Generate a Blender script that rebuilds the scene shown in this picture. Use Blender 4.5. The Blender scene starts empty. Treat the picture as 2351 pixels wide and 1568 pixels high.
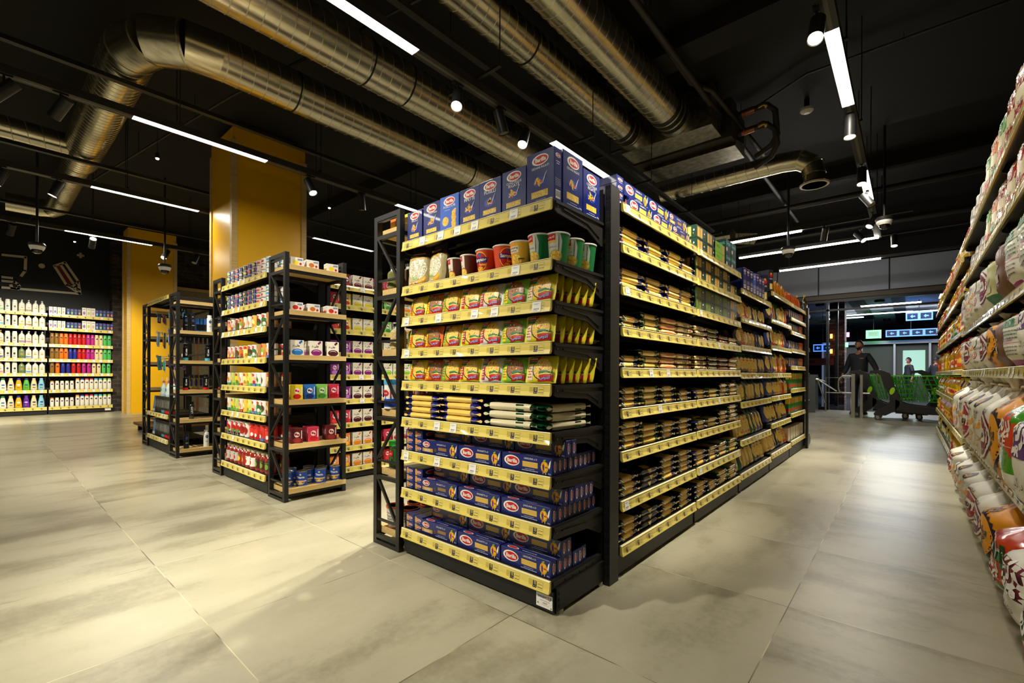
import bpy, math, random
from mathutils import Vector, Matrix
random.seed(11)
SC = bpy.context.scene
COL = SC.collection
PI = math.pi
ORD = ('first second third fourth fifth sixth seventh eighth ninth tenth eleventh twelfth thirteenth fourteenth fifteenth sixteenth '
       'seventeenth eighteenth nineteenth twentieth').split()
ORD += ['twenty-' + o for o in ORD[:9]] + ['thirtieth'] + ['thirty-' + o for o in ORD[:9]] + ['fortieth']

# ---------------------------------------------------------------- materials
def lin(c):
    c = c / 255.0
    return c / 12.92 if c <= 0.04045 else ((c + 0.055) / 1.055) ** 2.4
def rgb(c):
    return (lin(c[0]), lin(c[1]), lin(c[2]), 1.0)
MATS = {}
def mat(name, c, rough=0.5, metal=0.0, emit=0.0, spec=0.5, trans=0.0, coat=0.0, noise=None, bump=None, ior=1.45, aniso=0.0, voro=None):
    """principled material; noise=(scale, colour2, amount[, stretch]) mixes a second colour, voro=(scale, colour2) a cell pattern"""
    if name in MATS: return MATS[name]
    m = bpy.data.materials.new(name); m.use_nodes = True
    nt = m.node_tree; b = nt.nodes['Principled BSDF']
    b.inputs['Base Color'].default_value = rgb(c)
    b.inputs['Roughness'].default_value = rough
    b.inputs['Metallic'].default_value = metal
    b.inputs['Specular IOR Level'].default_value = spec
    b.inputs['IOR'].default_value = ior
    b.inputs['Coat Weight'].default_value = coat
    b.inputs['Anisotropic'].default_value = aniso
    if trans: b.inputs['Transmission Weight'].default_value = trans
    if emit:
        b.inputs['Emission Color'].default_value = rgb(c); b.inputs['Emission Strength'].default_value = emit
    if noise or bump or voro:
        tc = nt.nodes.new('ShaderNodeTexCoord'); mp = nt.nodes.new('ShaderNodeMapping')
        nt.links.new(tc.outputs['Object'], mp.inputs['Vector'])
    if noise:
        if len(noise) > 3: mp.inputs['Scale'].default_value = noise[3]
        n = nt.nodes.new('ShaderNodeTexNoise'); n.inputs['Scale'].default_value = noise[0]; n.inputs['Detail'].default_value = 5
        nt.links.new(mp.outputs[0], n.inputs['Vector'])
        r = nt.nodes.new('ShaderNodeValToRGB')
        r.color_ramp.elements[0].position = 0.5 - noise[2] / 2; r.color_ramp.elements[1].position = 0.5 + noise[2] / 2
        r.color_ramp.elements[0].color = rgb(c); r.color_ramp.elements[1].color = rgb(noise[1])
        nt.links.new(n.outputs['Fac'], r.inputs['Fac']); nt.links.new(r.outputs['Color'], b.inputs['Base Color'])
    if voro:
        v = nt.nodes.new('ShaderNodeTexVoronoi'); v.inputs['Scale'].default_value = voro[0]; v.feature = 'DISTANCE_TO_EDGE'
        n = nt.nodes.new('ShaderNodeTexNoise'); n.inputs['Scale'].default_value = voro[0] * .7
        ad = nt.nodes.new('ShaderNodeMixRGB'); ad.inputs['Fac'].default_value = 0.03
        nt.links.new(mp.outputs[0], ad.inputs[1]); nt.links.new(n.outputs['Color'], ad.inputs[2]); nt.links.new(ad.outputs[0], v.inputs['Vector'])
        nt.links.new(mp.outputs[0], n.inputs['Vector'])
        r = nt.nodes.new('ShaderNodeValToRGB'); r.color_ramp.elements[0].position = 0.01; r.color_ramp.elements[1].position = 0.1
        r.color_ramp.elements[0].color = rgb(voro[1]); r.color_ramp.elements[1].color = rgb(c)
        e = r.color_ramp.elements.new(0.4); e.color = rgb([min(255, int(x * 1.15) + 12) for x in c])
        nt.links.new(v.outputs['Distance'], r.inputs['Fac']); nt.links.new(r.outputs['Color'], b.inputs['Base Color'])
    if bump:
        n2 = nt.nodes.new('ShaderNodeTexNoise'); n2.inputs['Scale'].default_value = bump[0]; n2.inputs['Detail'].default_value = 3
        nt.links.new(mp.outputs[0], n2.inputs['Vector'])
        bp = nt.nodes.new('ShaderNodeBump'); bp.inputs['Strength'].default_value = bump[1]; bp.inputs['Distance'].default_value = 0.01
        nt.links.new(n2.outputs['Fac'], bp.inputs['Height']); nt.links.new(bp.outputs['Normal'], b.inputs['Normal'])
    MATS[name] = m
    return m
def C(r, g, b, rough=0.45):
    """plain printed colour"""
    return mat('print_%d_%d_%d_%d' % (r, g, b, int(rough * 100)), (r, g, b), rough)
WHITE = C(238, 236, 228); BLACK = C(22, 22, 24); RED = C(196, 24, 30); GREEN = C(20, 120, 62); GOLD = C(196, 150, 40)
NAVY = mat('navy_carton', (20, 34, 106), 0.32, coat=0.15); BLUEC = mat('blue_carton', (52, 96, 196), 0.32, coat=0.15)
STEEL = mat('black_powder_coated_steel', (30, 29, 28), 0.42, spec=0.5)
STEELD = mat('dark_shelf_steel', (22, 21, 20), 0.5)
TUBE = mat('black_square_tube', (24, 23, 22), 0.4)
WOOD = mat('pale_pine_wood', (214, 186, 122), 0.5, noise=(6, (196, 160, 96), 0.5, (1, 1, 8)), bump=(40, .1))
WOODH = mat('pale_pine_board', (216, 188, 124), 0.5, noise=(6, (196, 160, 98), 0.5, (9, 1, 9)), bump=(40, .1))
RAIL = mat('yellow_price_rail', (226, 206, 104), 0.25, coat=0.5)
PASTA = mat('pasta_window', (236, 196, 84), 0.4, voro=(150, (140, 96, 30)))
SPAG = mat('spaghetti_window', (228, 192, 92), 0.35, noise=(60, (200, 160, 66), 0.5, (.3, 1, 9)))
NOODLE = mat('noodle_picture', (246, 204, 84), 0.35, voro=(120, (206, 120, 34)))
NOODLEB = mat('fried_noodle_picture', (166, 106, 52), 0.35, voro=(120, (70, 34, 18)))

# ---------------------------------------------------------------- mesh builder
class MB:
    def __init__(s): s.v = []; s.f = []; s.mi = []; s.sm = []; s.mats = []; s.fine = 0
    def m(s, m):
        if m not in s.mats: s.mats.append(m)
        return s.mats.index(m)
    def add(s, vs, fs, m, smooth=False):
        o = len(s.v); s.v.extend(tuple(p) for p in vs); k = s.m(m)
        for f in fs: s.f.append(tuple(o + i for i in f)); s.mi.append(k); s.sm.append(smooth)
    def poly(s, pts, m): s.add(pts, [tuple(range(len(pts)))], m)
    def box(s, x0, y0, z0, x1, y1, z1, m, b=0):
        if x1 < x0: x0, x1 = x1, x0
        if y1 < y0: y0, y1 = y1, y0
        if z1 < z0: z0, z1 = z1, z0
        s.add([(x0, y0, z0), (x1, y0, z0), (x1, y1, z0), (x0, y1, z0), (x0, y0, z1), (x1, y0, z1), (x1, y1, z1), (x0, y1, z1)],
              [(0, 3, 2, 1), (4, 5, 6, 7), (0, 1, 5, 4), (1, 2, 6, 5), (2, 3, 7, 6), (3, 0, 4, 7)], m)
    def hexa(s, p, m):
        s.add(p, [(0, 3, 2, 1), (4, 5, 6, 7), (0, 1, 5, 4), (1, 2, 6, 5), (2, 3, 7, 6), (3, 0, 4, 7)], m)
    def bbox(s, x0, y0, z0, x1, y1, z1, b, m):
        """bevelled box (edges rounded in plan and section by one chamfer)"""
        vs = []
        for z, k in ((z0, b), (z0 + b, 0), (z1 - b, 0), (z1, b)):
            vs += [(x0 + b + 0, y0 + k, z), (x1 - b, y0 + k, z), (x1 - k, y0 + b, z), (x1 - k, y1 - b, z), (x1 - b, y1 - k, z), (x0 + b, y1 - k, z), (x0 + k, y1 - b, z), (x0 + k, y0 + b, z)]
        fs = [tuple(range(7, -1, -1)), tuple(range(24, 32))]
        for r in range(3):
            for i in range(8):
                j = (i + 1) % 8; fs.append((r * 8 + i, r * 8 + j, r * 8 + 8 + j, r * 8 + 8 + i))
        s.add(vs, fs, m)
    def cyl(s, p0, p1, r0, m, r1=None, n=16, caps=True, smooth=True):
        r1 = r0 if r1 is None else r1
        p0 = Vector(p0); p1 = Vector(p1); d = (p1 - p0).normalized()
        a = d.orthogonal().normalized(); b = d.cross(a)
        vs = []
        for p, r in ((p0, r0), (p1, r1)):
            for i in range(n):
                t = 2 * PI * i / n; vs.append(p + (a * math.cos(t) + b * math.sin(t)) * r)
        s.add(vs, [(i, (i + 1) % n, n + (i + 1) % n, n + i) for i in range(n)], m, smooth)
        if caps:
            s.add(vs[:n], [tuple(range(n - 1, -1, -1))], m); s.add(vs[n:], [tuple(range(n))], m)
    def bar(s, p0, p1, w, m, w2=None):
        """square bar between two points"""
        w2 = w if w2 is None else w2
        p0 = Vector(p0); p1 = Vector(p1); d = (p1 - p0).normalized()
        up = Vector((0, 0, 1)) if abs(d.z) < .99 else Vector((0, 1, 0))
        a = d.cross(up).normalized() * w / 2; b = a.cross(d).normalized() * w2 / 2
        s.hexa([p0 - a - b, p0 + a - b, p0 + a + b, p0 - a + b, p1 - a - b, p1 + a - b, p1 + a + b, p1 - a + b], m)
    def lathe(s, prof, m, n=20, c=(0, 0, 0), sx=1, sy=1, smooth=True, mm=None):
        """profile [(r,z)] around z; mm = list of materials per band"""
        vs = []
        for r, z in prof:
            for i in range(n):
                t = 2 * PI * i / n; vs.append((c[0] + r * sx * math.cos(t), c[1] + r * sy * math.sin(t), c[2] + z))
        for k in range(len(prof) - 1):
            o = k * n
            s.add([], [], m)
            mk = mm[k] if mm else m
            fs = [(i, (i + 1) % n, n + (i + 1) % n, n + i) for i in range(n)]
            s.add(vs[o:o + 2 * n], fs, mk, smooth)
        if prof[0][0] > 1e-4: s.add(vs[:n], [tuple(range(n - 1, -1, -1))], mm[0] if mm else m)
        if prof[-1][0] > 1e-4: s.add(vs[-n:], [tuple(range(n))], mm[-1] if mm else m)
    def tube(s, pts, r, m, n=8, smooth=True, caps=True):
        pts = [Vector(p) for p in pts]; vs = []; a = None
        for i, p in enumerate(pts):
            d = (pts[min(i + 1, len(pts) - 1)] - pts[max(i - 1, 0)]).normalized()
            a = d.orthogonal().normalized() if a is None else (a - d * a.dot(d)).normalized()
            b = d.cross(a); rr = r[i] if isinstance(r, (list, tuple)) else r
            vs += [p + (a * math.cos(2 * PI * k / n) + b * math.sin(2 * PI * k / n)) * rr for k in range(n)]
        fs = [(i * n + k, i * n + (k + 1) % n, (i + 1) * n + (k + 1) % n, (i + 1) * n + k) for i in range(len(pts) - 1) for k in range(n)]
        s.add(vs, fs, m, smooth)
        if caps: s.add(vs[:n], [tuple(range(n - 1, -1, -1))], m); s.add(vs[-n:], [tuple(range(n))], m)
    def prism(s, prof, x0, x1, m, axis='x', mm=None):
        """profile [(a,b)] extruded along an axis: x -> (y,z), y -> (x,z), z -> (x,y)"""
        def P(t, a, b): return (t, a, b) if axis == 'x' else ((a, t, b) if axis == 'y' else (a, b, t))
        n = len(prof); vs = [P(x0, a, b) for a, b in prof] + [P(x1, a, b) for a, b in prof]
        s.add(vs, [tuple(range(n)), tuple(range(2 * n - 1, n - 1, -1))], m)
        for i in range(n):
            j = (i + 1) % n
            s.add([vs[i], vs[j], vs[n + j], vs[n + i]], [(0, 1, 2, 3)], mm[i] if mm and mm[i] else m)
    # ---- prints laid on a surface: F(u, v, h) -> point
    def rect(s, F, u0, v0, u1, v1, m, h=1, nx=1, ny=1):
        vs = [F(u0 + (u1 - u0) * i / nx, v0 + (v1 - v0) * j / ny, h * .0004) for j in range(ny + 1) for i in range(nx + 1)]
        s.add(vs, [(j * (nx + 1) + i, j * (nx + 1) + i + 1, (j + 1) * (nx + 1) + i + 1, (j + 1) * (nx + 1) + i) for j in range(ny) for i in range(nx)], m, nx + ny > 3)
    def shape(s, F, pts, m, h=1, k=1):
        """star-shaped outline filled from its centre in k rings"""
        cu = sum(p[0] for p in pts) / len(pts); cv = sum(p[1] for p in pts) / len(pts); n = len(pts)
        vs = [F(cu, cv, h * .0004)]
        for r in range(1, k + 1):
            vs += [F(cu + (p[0] - cu) * r / k, cv + (p[1] - cv) * r / k, h * .0004) for p in pts]
        fs = [(0, 1 + i, 1 + (i + 1) % n) for i in range(n)]
        for r in range(k - 1):
            o = 1 + r * n; fs += [(o + i, o + n + i, o + n + (i + 1) % n, o + (i + 1) % n) for i in range(n)]
        s.add(vs, fs, m, k > 1)
    def oval(s, F, cu, cv, ru, rv, m, h=1, k=1, n=20, rot=0):
        ca, sa = math.cos(rot), math.sin(rot)
        pts = [(cu + ru * math.cos(2 * PI * i / n) * ca - rv * math.sin(2 * PI * i / n) * sa, cv + ru * math.cos(2 * PI * i / n) * sa + rv * math.sin(2 * PI * i / n) * ca) for i in range(n)]
        s.shape(F, pts, m, h, k)
    def text(s, F, t, cu, cv, width, m, h=2, height=None, bold=0, rot=0):
        vs, fs, w, hh = text_mesh(t, bold)
        k = width / w; ky = k if height is None else height / hh
        ca, sa = math.cos(rot), math.sin(rot)
        if s.fine:   # split long triangles so that big letters follow a curved surface
            vs = list(vs); todo = [f for f in fs]; fs = []
            tri = []
            for f in todo:
                for q in range(1, len(f) - 1): tri.append((f[0], f[q], f[q + 1]))
            n0 = 0
            while tri and n0 < 20000:
                a, b_, c_ = tri.pop(); n0 += 1
                E = sorted(((math.hypot(vs[p][0] - vs[q][0], vs[p][1] - vs[q][1]) * k, p, q, o) for p, q, o in ((a, b_, c_), (b_, c_, a), (c_, a, b_))), reverse=True)[0]
                if E[0] > s.fine:
                    vs.append(((vs[E[1]][0] + vs[E[2]][0]) / 2, (vs[E[1]][1] + vs[E[2]][1]) / 2)); m_ = len(vs) - 1
                    tri += [(E[1], m_, E[3]), (m_, E[2], E[3])]
                else: fs.append((a, b_, c_))
        s.add([F(cu + (x * k) * ca - y * ky * sa, cv + x * k * sa + y * ky * ca, h * .0004) for x, y in vs], fs, m)
    def build(s, name):
        me = bpy.data.meshes.new(name)
        me.from_pydata(s.v, [], s.f)
        for m in s.mats: me.materials.append(m)
        me.polygons.foreach_set('material_index', s.mi); me.polygons.foreach_set('use_smooth', s.sm)
        me.update()
        return me

AR = {}
for ch, code, two in (('\u0627', 0xFE8D, 1), ('\u0628', 0xFE8F, 0), ('\u067e', 0xFB56, 0), ('\u062a', 0xFE95, 0), ('\u062c', 0xFE9D, 0), ('\u0686', 0xFB7A, 0), ('\u062d', 0xFEA1, 0),
                      ('\u062e', 0xFEA5, 0), ('\u062f', 0xFEA9, 1), ('\u0631', 0xFEAD, 1), ('\u0632', 0xFEAF, 1), ('\u0633', 0xFEB1, 0), ('\u0634', 0xFEB5, 0), ('\u0636', 0xFEBD, 0), ('\u0637', 0xFEC1, 0),
                      ('\u0641', 0xFED1, 0), ('\u0642', 0xFED5, 0), ('\u0644', 0xFEDD, 0), ('\u0645', 0xFEE1, 0), ('\u0646', 0xFEE5, 0), ('\u0647', 0xFEE9, 0), ('\u0648', 0xFEED, 1), ('\u06cc', 0xFBFC, 0),
                      ('\u06a9', 0xFB8E, 0), ('\u06af', 0xFB92, 0), ('\u0629', 0xFE93, 1), ('\u0639', 0xFEC9, 0)):
    AR[ch] = (code, two)
def shape_ar(t):
    """join Persian letters into their presentation forms and reverse them for left-to-right setting"""
    out = []
    for i, ch in enumerate(t):
        if ch not in AR: out.append(ch); continue
        code, two = AR[ch]
        pj = i > 0 and t[i - 1] in AR and not AR[t[i - 1]][1]
        nj = i < len(t) - 1 and t[i + 1] in AR and not two
        out.append(chr(code + (3 if pj and nj else 2 if nj else 1 if pj else 0)))
    return ''.join(reversed(out))
TXT = {}
def text_mesh(t, bold=0):
    if (t, bold) in TXT: return TXT[(t, bold)]
    ar = any('\u0600' <= ch <= '\u06ff' for ch in t)
    c = bpy.data.curves.new('lettering', 'FONT'); c.body = shape_ar(t) if ar else t; c.resolution_u = 1 if ar else 2; c.offset = bold
    o = bpy.data.objects.new('lettering', c); COL.objects.link(o)
    dg = bpy.context.evaluated_depsgraph_get(); dg.update()
    me = bpy.data.meshes.new_from_object(o.evaluated_get(dg))
    vs = [(v.co.x, v.co.y) for v in me.vertices]; fs = [tuple(p.vertices) for p in me.polygons]
    bpy.data.objects.remove(o); bpy.data.curves.remove(c); bpy.data.meshes.remove(me)
    x0 = min(v[0] for v in vs); x1 = max(v[0] for v in vs); y0 = min(v[1] for v in vs); y1 = max(v[1] for v in vs)
    vs = [(x - (x0 + x1) / 2, y - (y0 + y1) / 2) for x, y in vs]
    TXT[(t, bold)] = (vs, fs, x1 - x0, y1 - y0)
    return TXT[(t, bold)]

# surface maps for prints
def front(y, x0=0, z0=0):      # flat face looking to -y
    return lambda u, v, h: (x0 + u, y - h, z0 + v)
def backf(y):
    return lambda u, v, h: (-u, y + h, v)
def rside(x):                  # face looking to +x
    return lambda u, v, h: (x + h, u, v)
def lside(x):
    return lambda u, v, h: (x - h, -u, v)
def topf(z):
    return lambda u, v, h: (u, v, z + h)
def round_face(r, a0=0, rz=None, sy=1):   # on a cylinder, u = arc length, centred on -y; rz(v) gives the radius
    def F(u, v, h):
        R = rz(v) if rz else r
        t = u / r - PI / 2 + a0
        return ((R + h) * math.cos(t), (R * sy + h) * math.sin(t), v)
    return F

# ---------------------------------------------------------------- objects
def obj(name, me, parent=None, loc=(0, 0, 0), rz=0, **kw):
    if isinstance(me, MB): me = me.build(name)
    o = bpy.data.objects.new(name, me); COL.objects.link(o)
    o.location = loc; o.rotation_euler = (0, 0, rz)
    if parent: o.parent = parent
    for k, v in kw.items(): o[k] = v
    return o
def tag(o, label, cat, group=None):
    o['label'] = label; o['category'] = cat
    if group: o['group'] = group
    return o
def thing(name, label, cat, loc=(0, 0, 0), rz=0, group=None):
    o = bpy.data.objects.new(name, None); COL.objects.link(o); o.location = loc; o.rotation_euler = (0, 0, rz)
    o.empty_display_size = 0.1
    return tag(o, label, cat, group)
def struct(name, mb, loc=(0, 0, 0), rz=0):
    o = obj(name, mb, None, loc, rz); o['kind'] = 'structure'; return o
class Proto:
    """a kind of product: its own mesh, or parts [(name, mesh, label)] carried by an Empty; copies share the mesh data"""
    def __init__(s, name, cat, mesh=None, parts=None, desc=None):
        s.name = name; s.cat = cat; s.desc = desc
        s.mesh = mesh.build(name) if isinstance(mesh, MB) else mesh
        s.parts = [(n, m.build(n) if isinstance(m, MB) else m) for n, m in parts] if parts else None
    def put(s, M, label, group=None):
        o = bpy.data.objects.new(s.name, s.mesh); COL.objects.link(o); o.matrix_world = M
        tag(o, label, s.cat, group)
        if s.parts:
            for n, me in s.parts:
                c = bpy.data.objects.new(n, me); COL.objects.link(c); c.parent = o
        return o
def T(x, y, z, rz=0, rx=0, ry=0, sc=None):
    M = Matrix.Translation((x, y, z)) @ Matrix.Rotation(rz, 4, 'Z') @ Matrix.Rotation(rx, 4, 'X') @ Matrix.Rotation(ry, 4, 'Y')
    if sc: M = M @ Matrix.Diagonal((sc[0], sc[1], sc[2], 1))
    return M
def smoothstep(x): x = max(0, min(1, x)); return x * x * (3 - 2 * x)
# ---------------------------------------------------------------- shelving fixtures
INK = C(40, 38, 60); PALEG = mat('print_gold_block', (196, 170, 78), 0.3); PINK_ = C(60, 58, 70)
def rail_mesh(W, seed, ntag, n=8, h=.046):
    """yellow price rail: printed strip (shop sign repeated) under a clear curl, some price tickets"""
    key = 'rail_%d_%d_%d_%d' % (W * 1000, seed, ntag, h * 1000)
    if key in bpy.data.meshes: return bpy.data.meshes[key]
    rnd = random.Random(seed); m = MB()
    prof = [(.004, .002), (-.003, .003), (-.006, -.001), (-.0075, -h * .3), (-.0085, -h * .6), (-.014, -h + .002), (-.013, -h), (-.004, -h * .97), (.004, -h * .8)]
    m.prism(prof, 0, W, RAIL)
    m.prism([(.0045, .0035), (-.0045, .0045), (-.0075, .0015), (-.0062, .0008), (-.003, .0034), (.0045, .003)], 0, W, mat('pale_rail_edge', (236, 226, 176), 0.25))
    def F(u, v, hh):
        if v > -h * .6: y = -.006 + v / (h * .6) * .0025
        else: y = -.0085 + (v + h * .6) / (h * .4) * .0055
        return (u, y - hh - .0003, v)
    st = W / n; k = h / .046
    for i in range(n):
        x = st * (i + .5) - .01
        for r in range(4):
            m.rect(F, x - .034, -.009 * k - .006 * k * r, x - .015, -.0135 * k - .006 * k * r, PALEG, 1)
        m.rect(F, x - .012, -.036 * k, x + .008, -.010 * k, INK, 1, 1, 3)
        for dz in (-.014, -.019, -.024): m.rect(F, x - .007 + (dz + .014) * -.2, dz * k, x + .005, (dz + .0022) * k, RAIL, 2)
        m.oval(F, x - .005, -.031 * k, .0016, .0016, RAIL, 2, 1, 8); m.oval(F, x + .003, -.031 * k, .0016, .0016, RAIL, 2, 1, 8)
        m.text(F, '\u0633\u0631\u0648\u0634', x + .025, -.018 * k, .024, INK, 1)
        m.text(F, 'SOROUSH', x + .025, -.031 * k, .026, INK, 1, bold=.02)
        for a, b_, c_, d_ in ((.012, -.008, .041, -.0086), (.012, -.0374, .041, -.038), (.0408, -.038, .0414, -.008)):
            m.rect(F, x + a, b_ * k, x + c_, d_ * k, PINK_, 1)
    slots = rnd.sample(range(n), min(n, ntag))
    for i in slots:
        x = st * (i + .5) + rnd.uniform(-.02, .01)
        m.rect(F, x - .023, -h * .93, x + .023, -.001, WHITE, 4, 1, 4)
        m.rect(F, x - .016, -.0085 * k, x + .012, -.0093 * k, PINK_, 5)
        m.rect(F, x - .012, -.0125 * k, x + .006, -.0133 * k, PINK_, 5)
        for q in range(7): m.rect(F, x - .014 + q * .004, -.034 * k, x - .0115 + q * .004 - rnd.uniform(0, .001), -.027 * k, BLACK, 5)
        m.rect(F, x - .018, -.0385 * k, x + .008, -.0372 * k, BLACK, 5)
    return m.build(key)

def bracket_mesh(D, big=True):
    key = 'bracket_%d_%d' % (D * 1000, big)
    if key in bpy.data.meshes: return bpy.data.meshes[key]
    m = MB(); k = 1 if big else .6
    pr = [(.015, 0), (D, 0), (D, -.105 * k), (D - .02, -.112 * k), (D * .66, -.062 * k), (.03, -.048 * k), (.012, -.04 * k)]
    m.prism(pr, -.003, .003, STEEL)
    m.bar((.005, .07, -.022 * k), (.005, D * .64, -.036 * k), .004, STEEL, .006); m.bar((.005, D * .64, -.036 * k), (.005, D * .9, -.075 * k), .004, STEEL, .006)
    m.prism([(.015, 0), (D, 0), (D, -.012), (.015, -.012)], .003, .008, STEEL)
    m.cyl((.003, .03, -.022 * k), (.0055, .03, -.022 * k), .004, mat('screw', (120, 118, 112), .3, 1), n=8)
    return m.build(key)

def deck_mesh(W, D):
    key = 'deck_%d_%d' % (W * 1000, D * 1000)
    if key in bpy.data.meshes: return bpy.data.meshes[key]
    m = MB()
    m.box(0, .004, -.004, W, D, 0, STEELD); m.box(0, .004, -.03, W, .016, 0, STEELD)
    for y in (D * .35, D * .62, D * .9): m.box(.01, y, -.026, W - .01, y + .03, -.004, STEELD)
    return m.build(key)

def post_mesh(w, d, z1, key=None):
    m = MB(); m.box(0, 0, 0, w, d, z1, STEEL)
    hole = mat('slot_shadow', (6, 6, 6), .8); edge = mat('worn_slot_edge', (110, 108, 100), .4, .6)
    for i in range(int(z1 / .05)):
        z = .04 + i * .05
        for x in (w * .3, w * .7):
            m.rect(front(0, x, z), -.0025, 0, .0025, .022, hole, 1); m.rect(front(0, x, z), -.0025, -.002, .0025, 0, edge, 1)
    return m.build(key or 'upright')

def bay(name, label, group, loc, rz, W, D, levels, ztop, base_z=.14, posts=(1, 1), rails=None, back=True, bigb=True, railh=.046, n=8, kick=True, drop=(), side=(0, 0), cat='shelving', low_kick=.012, depth_post=.06, brk=(1, 1)):
    t = thing(name, label, cat, loc, rz, group)
    Mx = Matrix.Translation(loc) @ Matrix.Rotation(rz, 4, 'Z')
    rails = rails or {}
    for i, z in enumerate(levels):
        if i in drop: continue
        s = obj('shelf', deck_mesh(W, D), t, (0, 0, z))
        seed, nt = rails.get(i, ((i * 7 + int(abs(loc[0]) * 3)) % 5, (0, 1, 0, 2, 1)[(i + int(abs(loc[1]) * 2)) % 5]))
        obj('price_rail', rail_mesh(W - .006, seed, nt, n, railh), s, (.003, 0, 0))
        if z > .2:
            if brk[0]: obj('bracket', bracket_mesh(D, bigb), s, (-.001, 0, -.003))
            if brk[1]: obj('bracket', bracket_mesh(D, bigb), s, (W + .001, 0, -.003))
    b = MB(); z0 = levels[-1]
    b.box(0, .014, low_kick, W, .026, z0 - .045, STEELD); b.box(.02, .03, low_kick + .02, W - .02, D, z0 - .04, STEELD)
    obj('kick_panel', b, t)
    if back:
        b = MB(); b.box(.0, D + .004, .03, W, D + .02, ztop - .01, STEELD)
        for zz in levels[:-1]: b.box(0, D, zz - .16, W, D + .004, zz - .157, STEEL)
        obj('back_panel', b, t)
    pm = post_mesh(.03, depth_post, ztop, 'upright_%d_%d' % (ztop * 100, depth_post * 1000)) if 'upright_%d_%d' % (ztop * 100, depth_post * 1000) not in bpy.data.meshes else bpy.data.meshes['upright_%d_%d' % (ztop * 100, depth_post * 1000)]
    if posts[0]: obj('upright', pm, t, (-.043 if posts[0] == 2 else -.018, D, 0))
    if posts[1]: obj('upright', pm, t, (W + .013 if posts[1] == 2 else W - .012, D, 0))
    for sgn, on in ((0, side[0]), (1, side[1])):
        if not on: continue
        b = MB(); x = -.012 if sgn == 0 else W + .004
        b.box(x, .03, .018, x + .008, D + .002, z0 - .035, STEEL)
        xo = x - .001 if sgn == 0 else x + .009
        b.box(min(x, xo), .03, z0 - .035, max(x, xo) + .002, D + .002, z0 - .029, STEEL)
        for q in range(3): b.box(xo - .001, .036, .03 + q * .025, xo + .001, .039, .047 + q * .025, mat('slot_shadow', (6, 6, 6), .8))
        obj('side_panel', b, t)
        b = MB(); b.prism([(.012, z0 - .002), (D, z0 - .002), (D, z0 - .034), (.02, z0 - .03), (.012, z0 - .02)], W - .002 if sgn else -.002, W + .004 if sgn else .002, STEEL)
        for q in range(5): b.box(W + .003, .09 + q * .055, z0 - .02, W + .0046, .098 + q * .055, z0 - .014, mat('slot_shadow', (6, 6, 6), .8))
        obj('base_bracket', b, t)
    return t, Mx

def rack(label, x0, y0, w, L, ztop, tops, group='wooden shelf racks beside the end displays'):
    t = thing('wooden_shelf_rack', label, 'rack', (x0, y0, 0), 0, group)
    key = 'ladder_frame_%d' % (w * 1000)
    if key in bpy.data.meshes: fm = bpy.data.meshes[key]
    else:
        b = MB(); p = .032
        b.box(0, 0, 0, p, p, ztop, TUBE); b.box(w - p, 0, 0, w, p, ztop, TUBE)
        b.box(p, 0, 0, w - p, p, .022, TUBE); b.box(p, 0, ztop - .028, w - p, p, ztop, TUBE)
        for i, z in enumerate(tops):
            b.bar((p, .01, z + .045), (w - p, .01, z + .045), .012, TUBE)
            b.box(p, 0, z - .062, w - p, .02, z - .04, TUBE)
            if i < len(tops) - 1:
                z2 = tops[i + 1] + .05
                if i % 2 == 0: b.bar((p, .008, z - .05), (w - p, .008, z2), .014, TUBE)
                else: b.bar((w - p, .008, z - .05), (p, .008, z2), .014, TUBE)
        fm = b.build(key)
    obj('ladder_frame', fm, t); obj('ladder_frame', fm, t, (w, L, 0), PI)
    for z in tops:
        key = 'board_%d_%d' % (w * 1000, L * 1000)
        if key not in bpy.data.meshes:
            b = MB(); b.box(.004, -.001, -.038, w + .002, L - .034, 0, WOODH); b.build(key)
            b = MB(); b.box(.006, 0, -.06, .03, L - .06, -.038, TUBE); b.box(w - .03, 0, -.06, w - .006, L - .06, -.038, TUBE); b.build(key + 'r')
        s = obj('shelf_board', bpy.data.meshes[key], t, (0, .033, z))
        obj('support_rail', bpy.data.meshes[key + 'r'], s)
    return t
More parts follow.
